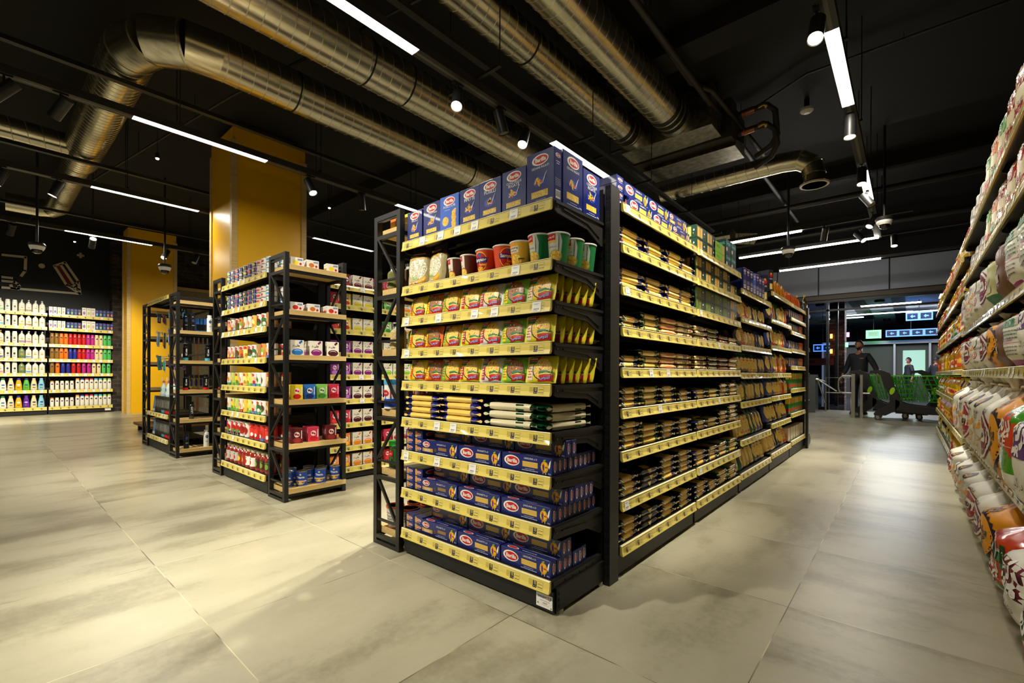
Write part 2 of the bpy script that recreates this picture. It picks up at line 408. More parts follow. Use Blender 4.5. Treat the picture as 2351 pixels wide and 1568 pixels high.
# ---------------------------------------------------------------- products
FOODY = mat('food_yellow', (240, 186, 40), .4, voro=(120, (196, 120, 20))); FOODR = C(206, 60, 26); LEAF = C(120, 180, 40); SILV = C(208, 210, 216)
def oval_logo(m, F, cu, cv, ru, t='Barilla', k=1, h=1):
    rv = ru * .52
    m.oval(F, cu, cv, ru, rv, WHITE, h, k, 28); m.oval(F, cu + ru * .06, cv, ru * .84, rv * .78, RED, h + 1, k, 28)
    m.text(F, t, cu + ru * .06, cv, ru * 1.3, WHITE, h + 2, bold=.03)
def squiggle(m, F, u0, u1, v, hh, mt, seed=0, h=1):
    """line of fine print"""
    r = random.Random(seed); u = u0
    while u < u1 - hh:
        w = r.uniform(hh, hh * 3.2); w = min(w, u1 - u); m.rect(F, u, v, u + w, v + hh, mt, h); u += w + hh * .7
def plate(m, F, cu, cv, s, kind=0):
    """pasta picture with a fork"""
    m.oval(F, cu, cv, s * .95, s * .55, C(30, 64, 164), 1, 1, 20)
    r = random.Random(kind)
    for i in range(7):
        a = r.uniform(0, 6.28); d = s * r.uniform(.1, .5)
        m.oval(F, cu - s * .1 + d * math.cos(a), cv + .1 * s + d * .6 * math.sin(a), s * .42, s * .13, FOODY, 2 + i % 3, 1, 10, r.uniform(0, 3))
    m.oval(F, cu + s * .3, cv - s * .1, s * .3, s * .18, SILV, 5, 1, 12); m.oval(F, cu + s * .3, cv - s * .06, s * .24, s * .14, FOODR, 6, 1, 10)
    m.oval(F, cu - s * .1, cv + s * .3, s * .14, s * .08, LEAF, 6, 1, 8, .6); m.oval(F, cu - .35 * s, cv - .2 * s, s * .12, s * .09, FOODR, 6, 1, 8)
    pts = [(s * .5, 0), (s * .62, s * .3), (s * .78, s * .62), (s * 1.05, s * .95), (s * 1.1, s * .98), (s * .88, s * .6), (s * .74, s * .25), (s * .6, -s * .06)]
    m.add([F(cu + a, cv + b, .0024) for a, b in pts], [(0, 1, 6, 7), (1, 2, 5, 6), (2, 3, 4, 5)], SILV)

def pasta_box(w, h, d, title, col=NAVY, kind=0):
    m = MB(); m.bbox(-w / 2, 0, 0, w / 2, d, h, .0015, col)
    F = front(0)
    oval_logo(m, F, 0, h * .84, w * .3)
    ln = title.split('/')
    for i, t in enumerate(ln): m.text(F, t, 0, h * (.70 - .07 * i), w * min(.62, .075 * len(t)), WHITE, 1)
    if col is BLUEC:
        for i in range(9):
            m.oval(F, w * .24 + math.sin(i * 1.9) * w * .02, h * (.1 + i * .055), w * .13, h * .045, FOODY, 1 + i % 2, 1, 12, .5)
        m.oval(F, -w * .2, h * .3, w * .17, h * .13, PASTA, 1, 1, 18); squiggle(m, F, -w * .25, w * .05, h * .6, .002, SILV, 1)
    else:
        plate(m, F, -w * .02, h * .43, w * .26, kind)
        m.rect(F, -w * .32, h * .14, w * .28, h * .26, PASTA, 1)
    squiggle(m, F, -w * .15, w * .2, h * .09, .0016, SILV, 2); squiggle(m, F, -w * .3, w * .3, h * .045, .0022, WHITE, 3)
    m.text(F, '500g', w * .38, h * .06, w * .12, WHITE, 1)
    for s_ in (1, -1):
        G = (lambda u, v, hh, s_=s_: (s_ * (w / 2 + hh), d / 2 + u * s_, v))
        oval_logo(m, G, 0, h * .86, d * .34)
        squiggle(m, G, -d * .25, d * .25, h * .74, .003, WHITE, 5); squiggle(m, G, -d * .2, d * .2, h * .70, .003, WHITE, 6)
        m.rect(G, -d * .32, h * .06, d * .3, h * .22, WHITE, 1)
        for q in range(9): m.rect(G, -d * .28 + q * d * .062, h * .09, -d * .25 + q * d * .062, h * .2, BLACK, 2)
        for q in range(5): squiggle(m, G, -d * .35, d * .35, h * (.3 + .03 * q), .0016, SILV, 7 + q)
    return m

def long_box(title, gold=False, w=.278, h=.07, d=.037):
    m = MB(); m.bbox(-w / 2, 0, 0, w / 2, d, h, .0012, NAVY)
    for F, sg in ((front(0), 1), (topf(h), 0)):
        if sg:
            if gold:
                oval_logo(m, F, -w * .36, h * .68, w * .1); m.rect(F, -w * .47, h * .14, -w * .17, h * .4, GOLD, 1)
                m.text(F, 'TAM BU\u011eDAY', -w * .32, h * .3, w * .2, WHITE, 2, bold=.02); squiggle(m, F, -w * .4, -w * .25, h * .17, .003, WHITE, 1, 2)
                m.oval(F, -w * .1, h * .36, w * .035, h * .14, C(90, 64, 30), 1, 1, 14); m.text(F, title, w * .06, h * .78, w * .24, WHITE, 1)
                m.rect(F, -w * .02, h * .36, w * .2, h * .58, mat('brown_spaghetti', (150, 112, 54), .4), 1)
            else:
                oval_logo(m, F, -w * .29, h * .56, w * .16); m.text(F, title, w * .09, h * .82, w * .25, WHITE, 1)
                m.rect(F, -w * .07, h * .3, w * .23, h * .62, SPAG, 1)
                m.rect(F, -w * .07, h * .6, w * .23, h * .63, C(240, 210, 120), 2)
            cu = w * .36; cv = h * .46
            m.oval(F, cu, cv, w * .07, h * .34, FOODY, 1, 1, 18)
            for q in range(6):
                a = q * 1.05; m.oval(F, cu + w * .03 * math.cos(a), cv + h * .14 * math.sin(a), w * .035, h * .05, C(248, 206, 60) if q % 2 else FOODR, 2 + q % 3, 1, 10, a)
            m.oval(F, cu - w * .02, cv - h * .02, w * .018, h * .16, C(30, 60, 150), 4, 1, 10, .3); m.oval(F, cu, h * .86, w * .03, h * .05, LEAF, 3, 1, 8, .4)
            m.rect(F, cu - w * .035, h * .04, cu - w * .025, h * .2, FOODY, 1); m.rect(F, cu + w * .015, h * .02, cu + w * .028, h * .2, FOODY, 1)
            m.shape(F, [(w * .43, h * .5), (w * .45, h * .78), (w * .478, h * .92), (w * .465, h * .55), (w * .45, h * .38)], WHITE, 2)
            m.text(F, '500g', w * .45, h * .08, w * .05, WHITE, 1)
            squiggle(m, F, -w * .02, w * .17, h * .18, .002, SILV, 2); squiggle(m, F, -w * .08, w * .24, h * .08, .0025, WHITE, 3)
        else:
            G = lambda u, v, hh: (u, d * .5 + v, h + hh)
            m.oval(G, -w * .3, 0, w * .12, d * .3, WHITE, 1, 1, 20); m.oval(G, -w * .3, 0, w * .1, d * .23, RED, 2, 1, 20); squiggle(m, G, -w * .1, w * .2, -.002, .004, SILV, 4)
            m.rect(G, w * .02, -d * .45, w * .46, -d * .4, C(214, 190, 110), 1)
    for s_ in (1, -1):
        G = (lambda u, v, hh, s_=s_: (s_ * (w / 2 + hh), d / 2 + u * s_, v))
        if gold: m.rect(G, -d * .4, h * .12, d * .45, h * .34, GOLD, 1)
        m.oval(G, 0, h * .5, d * .2, h * .34, WHITE, 1, 1, 18); m.oval(G, 0, h * .53, d * .15, h * .25, RED, 2, 1, 18)
        m.rect(G, -d * .03, h * .38, d * .03, h * .68, WHITE, 3)
        squiggle(m, lambda u, v, hh, G=G: G(d * .34 + v, u + h * .5, hh), -h * .22, h * .25, 0, .0022, SILV, 9)
    return m

def carton(w, h, d, col, deco, rough=.35, b=.001):
    """general carton: deco(m, F, w, h) prints the face; sides plain"""
    m = MB(); m.bbox(-w / 2, 0, 0, w / 2, d, h, b, col)
    deco(m, front(0), w, h)
    for s_ in (1, -1):
        G = (lambda u, v, hh, s_=s_: (s_ * (w / 2 + hh), d / 2 + u * s_, v))
        deco(m, lambda u, v, hh, G=G: G(u * d / w, v, hh), w, h)
    return m

def pillow(w, h, t, col, endc, deco=None, ends='v', nu=14, nv=8, seed=0, crimp=.014, full=4, fe=.45):
    """flow-wrapped packet standing on its long edge: body bulges by t, crimped fins at the ends; returns MB with face map F(u,v,h)"""
    r = random.Random(seed); m = MB()
    ph = [r.uniform(0, 6.28) for _ in range(6)]
    def thick(u, v):
        a = max(0, 1 - (2 * abs(u) / (w - 2 * crimp)) ** full) if abs(u) < w / 2 - crimp else 0
        b = max(0, 1 - (2 * abs(v - h / 2) / h) ** full)
        wr = .012 * t * (math.sin(u * 90 + ph[0]) + math.sin(v * 120 + u * 60 + ph[1]))
        if full >= 10 and abs(u) > w / 2 - crimp * 1.2: wr += .004 + .0025 * math.sin(v * 300 + u * 500)
        return (t / 2) * (a ** fe) * (b ** fe) + wr + .0006
    def edge(u, v):
        e = .0
        if abs(u) > w / 2 - crimp: e = (.004 if full >= 10 else .0016) * math.sin(v * (260 if full >= 10 else 900))
        pinch = 1 - .06 * smoothstep((abs(u) - w * .3) / (w * .2))
        return e, pinch
    def P(u, v, side, hh=0):
        e, pn = edge(u, v)
        vv = h / 2 + (v - h / 2) * pn
        return (u, side * (thick(u, v) + hh) + e - side * 0, vv)
    us = [-w / 2, -w / 2 + crimp * .5, -w / 2 + crimp] + [-(w / 2 - crimp) + (w - 2 * crimp) * (i / nu) for i in range(1, nu)] + [w / 2 - crimp, w / 2 - crimp * .5, w / 2]
    vsn = [h * (.5 - .5 * math.cos(PI * j / nv)) for j in range(nv + 1)]
    nU, nV = len(us), nv + 1
    for side in (-1, 1):
        vs = [P(u, v, side) for v in vsn for u in us]
        g = {}
        for j in range(nV - 1):
            for i in range(nU - 1):
                um = (us[i] + us[i + 1]) / 2; vm = (vsn[j] + vsn[j + 1]) / 2
                c = endc(um / w, vm / h) if callable(endc) else (endc if abs(um) > w / 2 - crimp * 1.2 else col)
                q = (j * nU + i, j * nU + i + 1, (j + 1) * nU + i + 1, (j + 1) * nU + i)
                g.setdefault(c, []).append(q if side < 0 else q[::-1])
        for c, fs in g.items(): m.add(vs, fs, c, True)
    for j in (0, nV - 1):
        a = [P(u, vsn[j], -1) for u in us]; b_ = [P(u, vsn[j], 1) for u in us]
        m.add(a + b_, [(i, i + 1, nU + i + 1, nU + i) for i in range(nU - 1)], col)
    F = lambda u, v, hh: (P(u, v, -1)[0], P(u, v, -1)[1] - hh - .0004, P(u, v, -1)[2])
    if deco: deco(m, F, w, h)
    return m

def flat_pack(L, W, t, endm, midm, frac=.24, seed=0, deco=None, checker=None):
    """spaghetti packet lying flat: length along x, front edge to -y, centre line at z=t/2; tinted ends, see-through middle, crimped fins"""
    def col(u, v):
        if abs(u) > .5 - frac * (.75 if u < 0 else 1): return endm
        return midm
    m = pillow(L, W, t, midm, col, None, nu=14, nv=8, seed=seed, crimp=.018, full=10, fe=.4)
    # stand -> lie: (x,y,z) -> (x, z, -y)
    m.v = [(x, z, t / 2 - y) for x, y, z in m.v]
    def F(u, v, hh):   # front edge band, v height above the bottom
        return (u, .0035 + .002 * abs(v / t - .5) - hh, v)
    if deco: deco(m, L, W, t)
    if checker:
        for s_ in (-1, 1):
            for q in range(5): 
                for p in range(7):
                    if (p + q) % 2: continue
                    m.box(s_ * (L / 2 - .016 - q * .008) - .004, W * .1 + p * W * .11, t * .93, s_ * (L / 2 - .016 - q * .008) + .004, W * .1 + (p + 1) * W * .11, t * .97 + .002, checker)
    return m

def noodle_pack(base, band, picm, seed, name='Indomie', left=None, w=.148, h=.118, t=.03):
    def deco(m, F, w, h):
        k = 5
        if left: m.rect(F, -w * .42, h * .1, -w * .22, h * .62, left, 1, 2, k)
        for q in range(4): squiggle(m, F, -w * .4, -w * .25, h * (.2 + q * .1), .004, RED if left is not RED else WHITE, q, 2)
        m.oval(F, w * .06, h * .5, w * .31, h * .39, BLACK, 2, 3, 22); m.oval(F, w * .075, h * .515, w * .295, h * .37, picm, 3, 3, 22)
        m.shape(F, [(-w * .42, h * .78), (-w * .08, h * .8), (w * .0, h * .93), (-w * .42, h * .95)], RED, 4, 2); m.text(F, name, -w * .24, h * .87, w * .26, C(210, 230, 255), 5, bold=.03)
        m.rect(F, -w * .42, h * .68, -w * .12, h * .77, GREEN, 4, 3, 1)
        m.shape(F, [(-w * .02, h * .32), (w * .2, h * .38), (w * .4, h * .33), (w * .4, h * .42), (w * .2, h * .47), (-w * .02, h * .42)], GREEN, 4, 2)
        m.shape(F, [(-w * .05, h * .06), (w * .41, h * .06), (w * .41, h * .3), (w * .2, h * .34), (w * .0, h * .28)], RED, 5, 3)
        m.shape(F, [(-w * .02, h * .28), (w * .2, h * .34), (w * .41, h * .3), (w * .41, h * .32), (w * .2, h * .365), (-w * .02, h * .3)], C(246, 214, 40), 6, 2)
        m.text(F, '\u0627\u0646\u062f\u0648\u0645\u06cc', w * .19, h * .19, w * .32, C(120, 190, 250), 7, bold=.03)
        r = random.Random(seed)
        for q in range(9): m.oval(F, w * r.uniform(-.12, .25), h * r.uniform(.45, .8), w * .025, h * .03, (FOODR, LEAF, C(250, 230, 150))[q % 3], 5, 1, 7, r.uniform(0, 3))
    return pillow(w, h, t, base, band, deco, nu=12, nv=8, seed=seed, crimp=.011)

def cup(r0, r1, h, base, deco, rim=WHITE):
    m = MB()
    m.lathe([(r0, 0), (r0 + .001, .004), (r1, h - .004)], base, 32)
    m.lathe([(r1 - .001, h - .006), (r1 + .0025, h - .004), (r1 + .003, h), (r1 + .001, h + .002)], rim, 32)
    F = lambda u, v, hh: ((r0 + (r1 - r0) * v / h + .0006 + hh) * math.sin(u / r1), -(r0 + (r1 - r0) * v / h + .0006 + hh) * math.cos(u / r1), v)
    deco(m, F, r1, h)
    lid = MB(); lid.lathe([(0.0, h + .0025), (r1 - .003, h + .0022), (r1 + .002, h + .001)], mat('foil_lid', (200, 196, 186), .25, .7), 24)
    return m, lid
def cup_green(m, F, r, h):
    m.rect(F, .2 * r, 0, 2.4 * r, h * .97, GREEN, 1, 10, 1); m.rect(F, -2.6 * r, 0, -1.3 * r, h * .97, GREEN, 1, 6, 1)
    m.shape(F, [(r * .15, h * .97), (r * .35, h * .97), (r * .55, h * .7), (r * .5, h * .35), (r * .3, 0), (r * .1, 0), (r * .25, h * .35), (r * .28, h * .7)], C(190, 196, 186), 2, 2)
    m.rect(F, -r * .95, h * .74, -r * .05, h * .95, RED, 2, 5, 1); m.rect(F, -r * .9, h * .68, -r * .05, h * .74, C(236, 196, 50), 2, 5, 1); m.text(F, '\u0627\u0646\u062f\u0648\u0645\u06cc', -r * .5, h * .85, r * .7, WHITE, 3, bold=.03)
    m.text(F, '\u0646\u06a9\u0647\u0629 \u0627\u0644\u062f\u062c\u0627\u062c', -r * .35, h * .52, r * .8, GREEN, 2)
    m.oval(F, -r * .1, h * .2, r * .72, h * .22, C(120, 170, 60), 2, 2, 20); m.oval(F, -r * .1, h * .21, r * .62, h * .19, NOODLE, 3, 2, 20)
def cup_brown(m, F, r, h):
    m.rect(F, .3 * r, 0, 2.6 * r, h * .97, C(96, 44, 24), 1, 8, 1); m.rect(F, -r * .9, h * .72, -r * .1, h * .95, RED, 2, 4, 1); m.text(F, '\u0627\u0646\u062f\u0648\u0645\u06cc', -r * .5, h * .84, r * .62, WHITE, 3)
    m.text(F, '\u0646\u06a9\u0647\u0629', -r * .35, h * .5, r * .6, C(90, 60, 30), 2); m.oval(F, 0, h * .2, r * .7, h * .22, C(140, 66, 30), 2, 2, 18); m.oval(F, 0, h * .2, r * .58, h * .18, NOODLE, 3, 2, 18)
def cup_orange(m, F, r, h):
    m.oval(F, -.1 * r, h * .5, r * .85, h * .4, C(250, 190, 40), 1, 3, 24); m.oval(F, -.1 * r, h * .5, r * .78, h * .36, C(190, 20, 20), 2, 3, 24)
    m.rect(F, -r * .95, h * .45, r * .75, h * .66, C(30, 40, 120), 3, 6, 1); m.text(F, 'Samyang', -r * .1, h * .55, r * 1.5, WHITE, 4, bold=.03); m.text(F, 'Ramen', r * .25, h * .37, r * .8, C(250, 210, 60), 4, bold=.02)
    m.oval(F, -.1 * r, h * .78, r * .2, h * .08, C(60, 90, 170), 3, 1, 12); m.oval(F, -.1 * r, h * .22, r * .35, h * .08, FOODY, 3, 1, 12)
def cup_yellow(m, F, r, h):
    m.rect(F, -2.5 * r, 0, -.9 * r, h * .97, C(226, 110, 30), 1, 6, 1); m.rect(F, -.9 * r, 0, 0, h * .97, C(234, 150, 40), 1, 5, 1)
    m.rect(F, -r * .8, h * .55, r * .35, h * .8, C(240, 226, 200), 2, 5, 1); m.text(F, 'samyang', -r * .22, h * .72, r, BLACK, 3); m.text(F, 'ramen', -r * .22, h * .62, r * .7, BLACK, 3)
    m.oval(F, 0, h * .25, r * .62, h * .24, NOODLE, 2, 2, 18); m.rect(F, r * .3, h * .3, r * .95, h * .33, BLACK, 4, 3, 1)

def can(r, h, body, deco=None, ends=None, rings=0):
    ends = ends or mat('tin', (190, 186, 174), .28, .9)
    m = MB(); m.lathe([(r - .001, 0), (r + .0006, .0015), (r + .0006, .003), (r - .0006, .004), (r - .0006, h - .004), (r + .0006, h - .003), (r + .0006, h - .001), (r - .001, h), (r - .003, h - .002)], body, 24, mm=[ends, ends, ends, body, ends, ends, ends, ends])
    F = lambda u, v, hh: ((r + .0003 + hh) * math.sin(u / r), -(r + .0003 + hh) * math.cos(u / r), v)
    if deco: deco(m, F, r, h)
    return m

def revolve(prof, body, n=24, sx=1, sy=1, mm=None):
    m = MB(); m.lathe(prof, body, n, sx=sx, sy=sy, mm=mm); return m
def rfun(prof):
    def R(v):
        for (r0, z0), (r1, z1) in zip(prof, prof[1:]):
            if z0 <= v <= z1 and z1 > z0: return r0 + (r1 - r0) * (v - z0) / (z1 - z0)
        return prof[0][0]
    return R
def body_face(prof, sx=1, sy=1):
    R = rfun(prof); rm = max(p[0] for p in prof)
    def F(u, v, hh):
        t = u / (rm * sx); r = R(v)
        return ((r * sx + hh) * math.sin(t), -(r * sy + hh + .0003) * math.cos(t), v)
    return F
# ---------------------------------------------------------------- setting
def floor_material():
    m = bpy.data.materials.new('stone_look_floor_tiles'); m.use_nodes = True; nt = m.node_tree; b = nt.nodes['Principled BSDF']; L = nt.links.new; N = nt.nodes.new
    tc = N('ShaderNodeTexCoord'); sep = N('ShaderNodeSeparateXYZ'); L(tc.outputs['Object'], sep.inputs[0])
    def mth(op, a, b_=None, c_=None):
        n = N('ShaderNodeMath'); n.operation = op
        for i, x in enumerate((a, b_, c_)):
            if x is None: continue
            if isinstance(x, (int, float)): n.inputs[i].default_value = x
            else: L(x, n.inputs[i])
        return n.outputs[0]
    TX, TY = .838, .828
    gx = mth('DIVIDE', mth('ADD', sep.outputs[0], .385 + 40 * TX), TX); gy = mth('DIVIDE', mth('ADD', sep.outputs[1], -.583 + 40 * TY), TY)
    fx = mth('FRACT', gx); fy = mth('FRACT', gy); ix = mth('FLOOR', gx); iy = mth('FLOOR', gy)
    cid = N('ShaderNodeCombineXYZ'); L(ix, cid.inputs[0]); L(iy, cid.inputs[1])
    wn = N('ShaderNodeTexWhiteNoise'); wn.noise_dimensions = '3D'; L(cid.outputs[0], wn.inputs['Vector'])
    # joints
    dx = mth('MINIMUM', fx, mth('SUBTRACT', 1, fx)); dy = mth('MINIMUM', fy, mth('SUBTRACT', 1, fy))
    jw = N('ShaderNodeTexNoise'); jw.inputs['Scale'].default_value = 3
    L(tc.outputs['Object'], jw.inputs['Vector'])
    joint = mth('LESS_THAN', mth('MINIMUM', dx, dy), .0022)
    # cloudy streaks, direction varies by side of the store
    def streak(sx, sy, sc, off):
        mp = N('ShaderNodeMapping'); mp.inputs['Scale'].default_value = (sx, sy, 1); L(tc.outputs['Object'], mp.inputs['Vector'])
        va = N('ShaderNodeVectorMath'); va.operation = 'ADD'; L(mp.outputs[0], va.inputs[0])
        wv = N('ShaderNodeVectorMath'); wv.operation = 'SCALE'; L(wn.outputs['Color'], wv.inputs[0]); wv.inputs['Scale'].default_value = 9 + off; L(wv.outputs[0], va.inputs[1])
        n = N('ShaderNodeTexNoise'); n.inputs['Scale'].default_value = sc; n.inputs['Detail'].default_value = 7; n.inputs['Roughness'].default_value = .56; n.inputs['Distortion'].default_value = 0
        L(va.outputs[0], n.inputs['Vector']); return n.outputs['Fac']
    side = mth('GREATER_THAN', sep.outputs[0], -.385)
    mixf = N('ShaderNodeMix'); mixf.data_type = 'FLOAT'; L(side, mixf.inputs[0]); L(streak(2.0, .8, 1.7, 0), mixf.inputs[2]); L(streak(.8, 2.0, 1.7, 3), mixf.inputs[3])
    fine = N('ShaderNodeTexNoise'); fine.inputs['Scale'].default_value = 30; fine.inputs['Detail'].default_value = 6; fine.inputs['Roughness'].default_value = .7; L(tc.outputs['Object'], fine.inputs['Vector'])
    f = mth('ADD', mth('MULTIPLY', mixf.outputs[0], .82), mth('MULTIPLY', fine.outputs['Fac'], .18))
    f = mth('ADD', f, mth('MULTIPLY', mth('SUBTRACT', wn.outputs['Value'], .5), .05))
    r = N('ShaderNodeValToRGB'); L(f, r.inputs['Fac']); e = r.color_ramp.elements
    e[0].position = .1; e[0].color = rgb((96, 90, 74)); e[1].position = .72; e[1].color = rgb((180, 174, 150))
    a = e.new(.38); a.color = rgb((140, 134, 111)); a = e.new(.5); a.color = rgb((168, 162, 138))
    mx = N('ShaderNodeMixRGB'); L(joint, mx.inputs[0]); L(r.outputs['Color'], mx.inputs[1])
    jc = N('ShaderNodeValToRGB'); jc.color_ramp.elements[0].position = .45; jc.color_ramp.elements[0].color = rgb((84, 76, 58)); jc.color_ramp.elements[1].position = .6; jc.color_ramp.elements[1].color = rgb((206, 196, 160)); L(jw.outputs['Fac'], jc.inputs['Fac'])
    L(jc.outputs['Color'], mx.inputs[2]); L(mx.outputs[0], b.inputs['Base Color'])
    rr = N('ShaderNodeMapRange'); L(mixf.outputs[0], rr.inputs[0]); rr.inputs[3].default_value = .3; rr.inputs[4].default_value = .3
    b.inputs['Roughness'].default_value = .3
    bp = N('ShaderNodeBump'); bp.inputs['Strength'].default_value = .12; bp.inputs['Distance'].default_value = .004; L(fine.outputs['Fac'], bp.inputs['Height']); L(bp.outputs[0], b.inputs['Normal'])
    return m
def brick_material(name, axis, sc=1.0, c1=(66, 52, 42), c2=(30, 24, 20), mort=(70, 64, 54)):
    m = bpy.data.materials.new(name); m.use_nodes = True; nt = m.node_tree; b = nt.nodes['Principled BSDF']
    tc = nt.nodes.new('ShaderNodeTexCoord'); sep = nt.nodes.new('ShaderNodeSeparateXYZ'); nt.links.new(tc.outputs['Object'], sep.inputs[0])
    cb = nt.nodes.new('ShaderNodeCombineXYZ'); nt.links.new(sep.outputs[axis], cb.inputs[0]); nt.links.new(sep.outputs[2], cb.inputs[1])
    k = nt.nodes.new('ShaderNodeTexBrick'); nt.links.new(cb.outputs[0], k.inputs['Vector']); k.inputs['Scale'].default_value = sc
    k.inputs['Brick Width'].default_value = .3; k.inputs['Row Height'].default_value = .1; k.inputs['Mortar Size'].default_value = .009
    k.inputs['Color1'].default_value = rgb(c1); k.inputs['Color2'].default_value = rgb(c2); k.inputs['Mortar'].default_value = rgb(mort)
    n = nt.nodes.new('ShaderNodeTexNoise'); n.inputs['Scale'].default_value = 7; n.inputs['Detail'].default_value = 6; nt.links.new(tc.outputs['Object'], n.inputs['Vector'])
    mx = nt.nodes.new('ShaderNodeMixRGB'); mx.blend_type = 'MULTIPLY'; mx.inputs[0].default_value = .85; nt.links.new(k.outputs['Color'], mx.inputs[1])
    r = nt.nodes.new('ShaderNodeValToRGB'); r.color_ramp.elements[0].position = .35; r.color_ramp.elements[0].color = (.35, .3, .26, 1); r.color_ramp.elements[1].position = .65; r.color_ramp.elements[1].color = (1.5, 1.4, 1.2, 1)
    nt.links.new(n.outputs['Fac'], r.inputs['Fac']); nt.links.new(r.outputs['Color'], mx.inputs[2]); nt.links.new(mx.outputs[0], b.inputs['Base Color'])
    bp = nt.nodes.new('ShaderNodeBump'); bp.inputs['Strength'].default_value = .6; bp.inputs['Distance'].default_value = .02; nt.links.new(k.outputs['Fac'], bp.inputs['Height']); bp.invert = True; nt.links.new(bp.outputs[0], b.inputs['Normal'])
    b.inputs['Roughness'].default_value = .8
    return m
BLACKP = mat('black_painted_ceiling', (15, 14, 13), .8); BLACKW = mat('black_painted_wall', (20, 19, 17), .65)
YEL = mat('yellow_laminate_panel', (236, 178, 8), .35); CLAD = mat('grey_metal_fascia', (150, 156, 172), .5, .25)
b = MB(); b.box(-16, -7, -.06, 4, 15.5, 0, floor_material()); struct('floor', b)
CZ = 4.5
b = MB(); b.box(-16, -7, CZ, 4, 15.6, CZ + .1, BLACKP); struct('ceiling', b)
b = MB(); b.box(-15.5, -7, 0, -15.35, 2.14, CZ, BLACKW); b.box(-15.5, 5.6, 0, -15.35, 15.6, CZ, BLACKW); struct('wall_left', b)
b = MB(); b.box(-15.5, 2.14, 0, -15.0, 2.4, CZ, brick_material('dark_rustic_brick', 1)); b.box(-15.5, 2.4, 0, -15.3, 5.6, CZ, MATS.get('x') or bpy.data.materials['dark_rustic_brick']); struct('wall_brick', b)
b = MB(); b.box(-16, -7.1, 0, 4, -7, CZ, mat('dark_wall_behind', (60, 58, 54), .6)); struct('wall_front', b)
b = MB(); b.box(4, -7, 0, 4.1, 15.6, CZ, BLACKW); struct('wall_right', b)
b = MB(); b.box(-15.4, 15.4, 0, -4.2, 15.55, CZ, BLACKW); b.box(1.9, 15.4, 0, 4.1, 15.55, CZ, BLACKW); b.box(-4.2, 15.4, 4.02, 1.9, 15.55, CZ, BLACKP); struct('wall_back', b)
# cane screen with timber frame between the columns
b = MB(); cane = mat('woven_cane', (150, 138, 104), .7, voro=(60, (90, 78, 50)))
b.box(-15.28, 2.5, 0, -15.24, 5.5, 3.25, cane); b.box(-15.28, 2.5, 3.25, -15.2, 5.5, 3.33, WOOD)
for y in (3.45, 4.4): b.box(-15.25, y, 0, -15.2, y + .08, 3.25, WOOD)
tag(obj('cane_screen', b), 'woven cane screen in a pale timber frame low on the brick wall', 'screen')
def column(x0, x1, y0, y1, nm):
    m = MB(); m.box(x0, y0, 0, x1, y1, CZ - .12, YEL)
    w = .075
    for (x, y) in ((x0, y0), (x1, y0), (x1, y1), (x0, y1)):
        m.box(x - w * .5 + (.02 if x == x0 else -.02), y - w * .5 + (.02 if y == y0 else -.02), 0, x + w * .5 + (.02 if x == x0 else -.02) * 1, y + w * .5 + (.02 if y == y0 else -.02), CZ - .3, WOOD)
    o = obj(nm, m); o['kind'] = 'structure'; return o
column(-14.42, -13.88, 2.26, 3.2, 'column_1')
column(-7.96, -7.06, 2.27, 3.27, 'column_2')
# low beams below the slab
b = MB()
for y in (-2.4, 4.6, 9.4, 12.6): b.box(-15.3, y, CZ - .22, 3.9, y + .35, CZ, BLACKP)
struct('trim_1', b)

# ---------------------------------------------------------------- ceiling: ducts, tracks, lamps
GALV = mat('galvanised_spiral_duct', (238, 230, 206), .26, 1, noise=(3, (190, 180, 150), .5, (9, .6, 9)), bump=(3, .12))
GALVX = mat('galvanised_spiral_duct_across', (238, 230, 206), .26, 1, noise=(3, (190, 180, 150), .5, (.6, 9, 9)), bump=(3, .12))
GALVS = mat('galvanised_sheet', (226, 220, 200), .32, 1, noise=(14, (140, 136, 122), .5))
SEAM = mat('duct_seam', (206, 196, 166), .3, .9); RUB = mat('black_rubber_joint', (18, 18, 18), .6)
def spiral(m, p0, p1, r, gm=GALV, st=.115, n=36, joints=(), tilt=.22):
    p0 = Vector(p0); p1 = Vector(p1); d = (p1 - p0); L = d.length; d.normalize()
    m.cyl(p0, p1, r, gm, n=n)
    a = d.orthogonal().normalized() if abs(d.z) > .9 else Vector((0, 0, 1)); b = d.cross(a)
    vs = []; fs = []; turns = int(L / st); seg = 24; rw = .004
    for i in range(turns * seg + 1):
        t = 2 * PI * i / seg; s = i / seg * st
        if s > L: break
        c = p0 + d * s; rd = a * math.cos(t) + b * math.sin(t)
        vs += [c + rd * r - d * rw, c + rd * (r + .004), c + rd * r + d * rw]
    for i in range(len(vs) // 3 - 1):
        o = i * 3; fs += [(o, o + 1, o + 4, o + 3), (o + 1, o + 2, o + 5, o + 4)]
    m.add(vs, fs, SEAM, True)
    for s in joints:
        m.cyl(p0 + d * s, p0 + d * (s + .012), r + .006, RUB, n=n)
def duct(name, label, parts, cat='duct'):
    m = MB(); parts(m); return tag(obj(name, m), label, cat, 'galvanised air ducts under the ceiling')
def elbow(m, pts, r, gm):
    for i in range(len(pts) - 1):
        p, q = Vector(pts[i]), Vector(pts[i + 1]); d = (q - p).normalized() * r * .12
        m.cyl(p - d, q + d, r, gm, n=36)
        if i: m.cyl(p - d * .1, p + d * .14, r + .006, SEAM, n=36)
ZD = 3.95
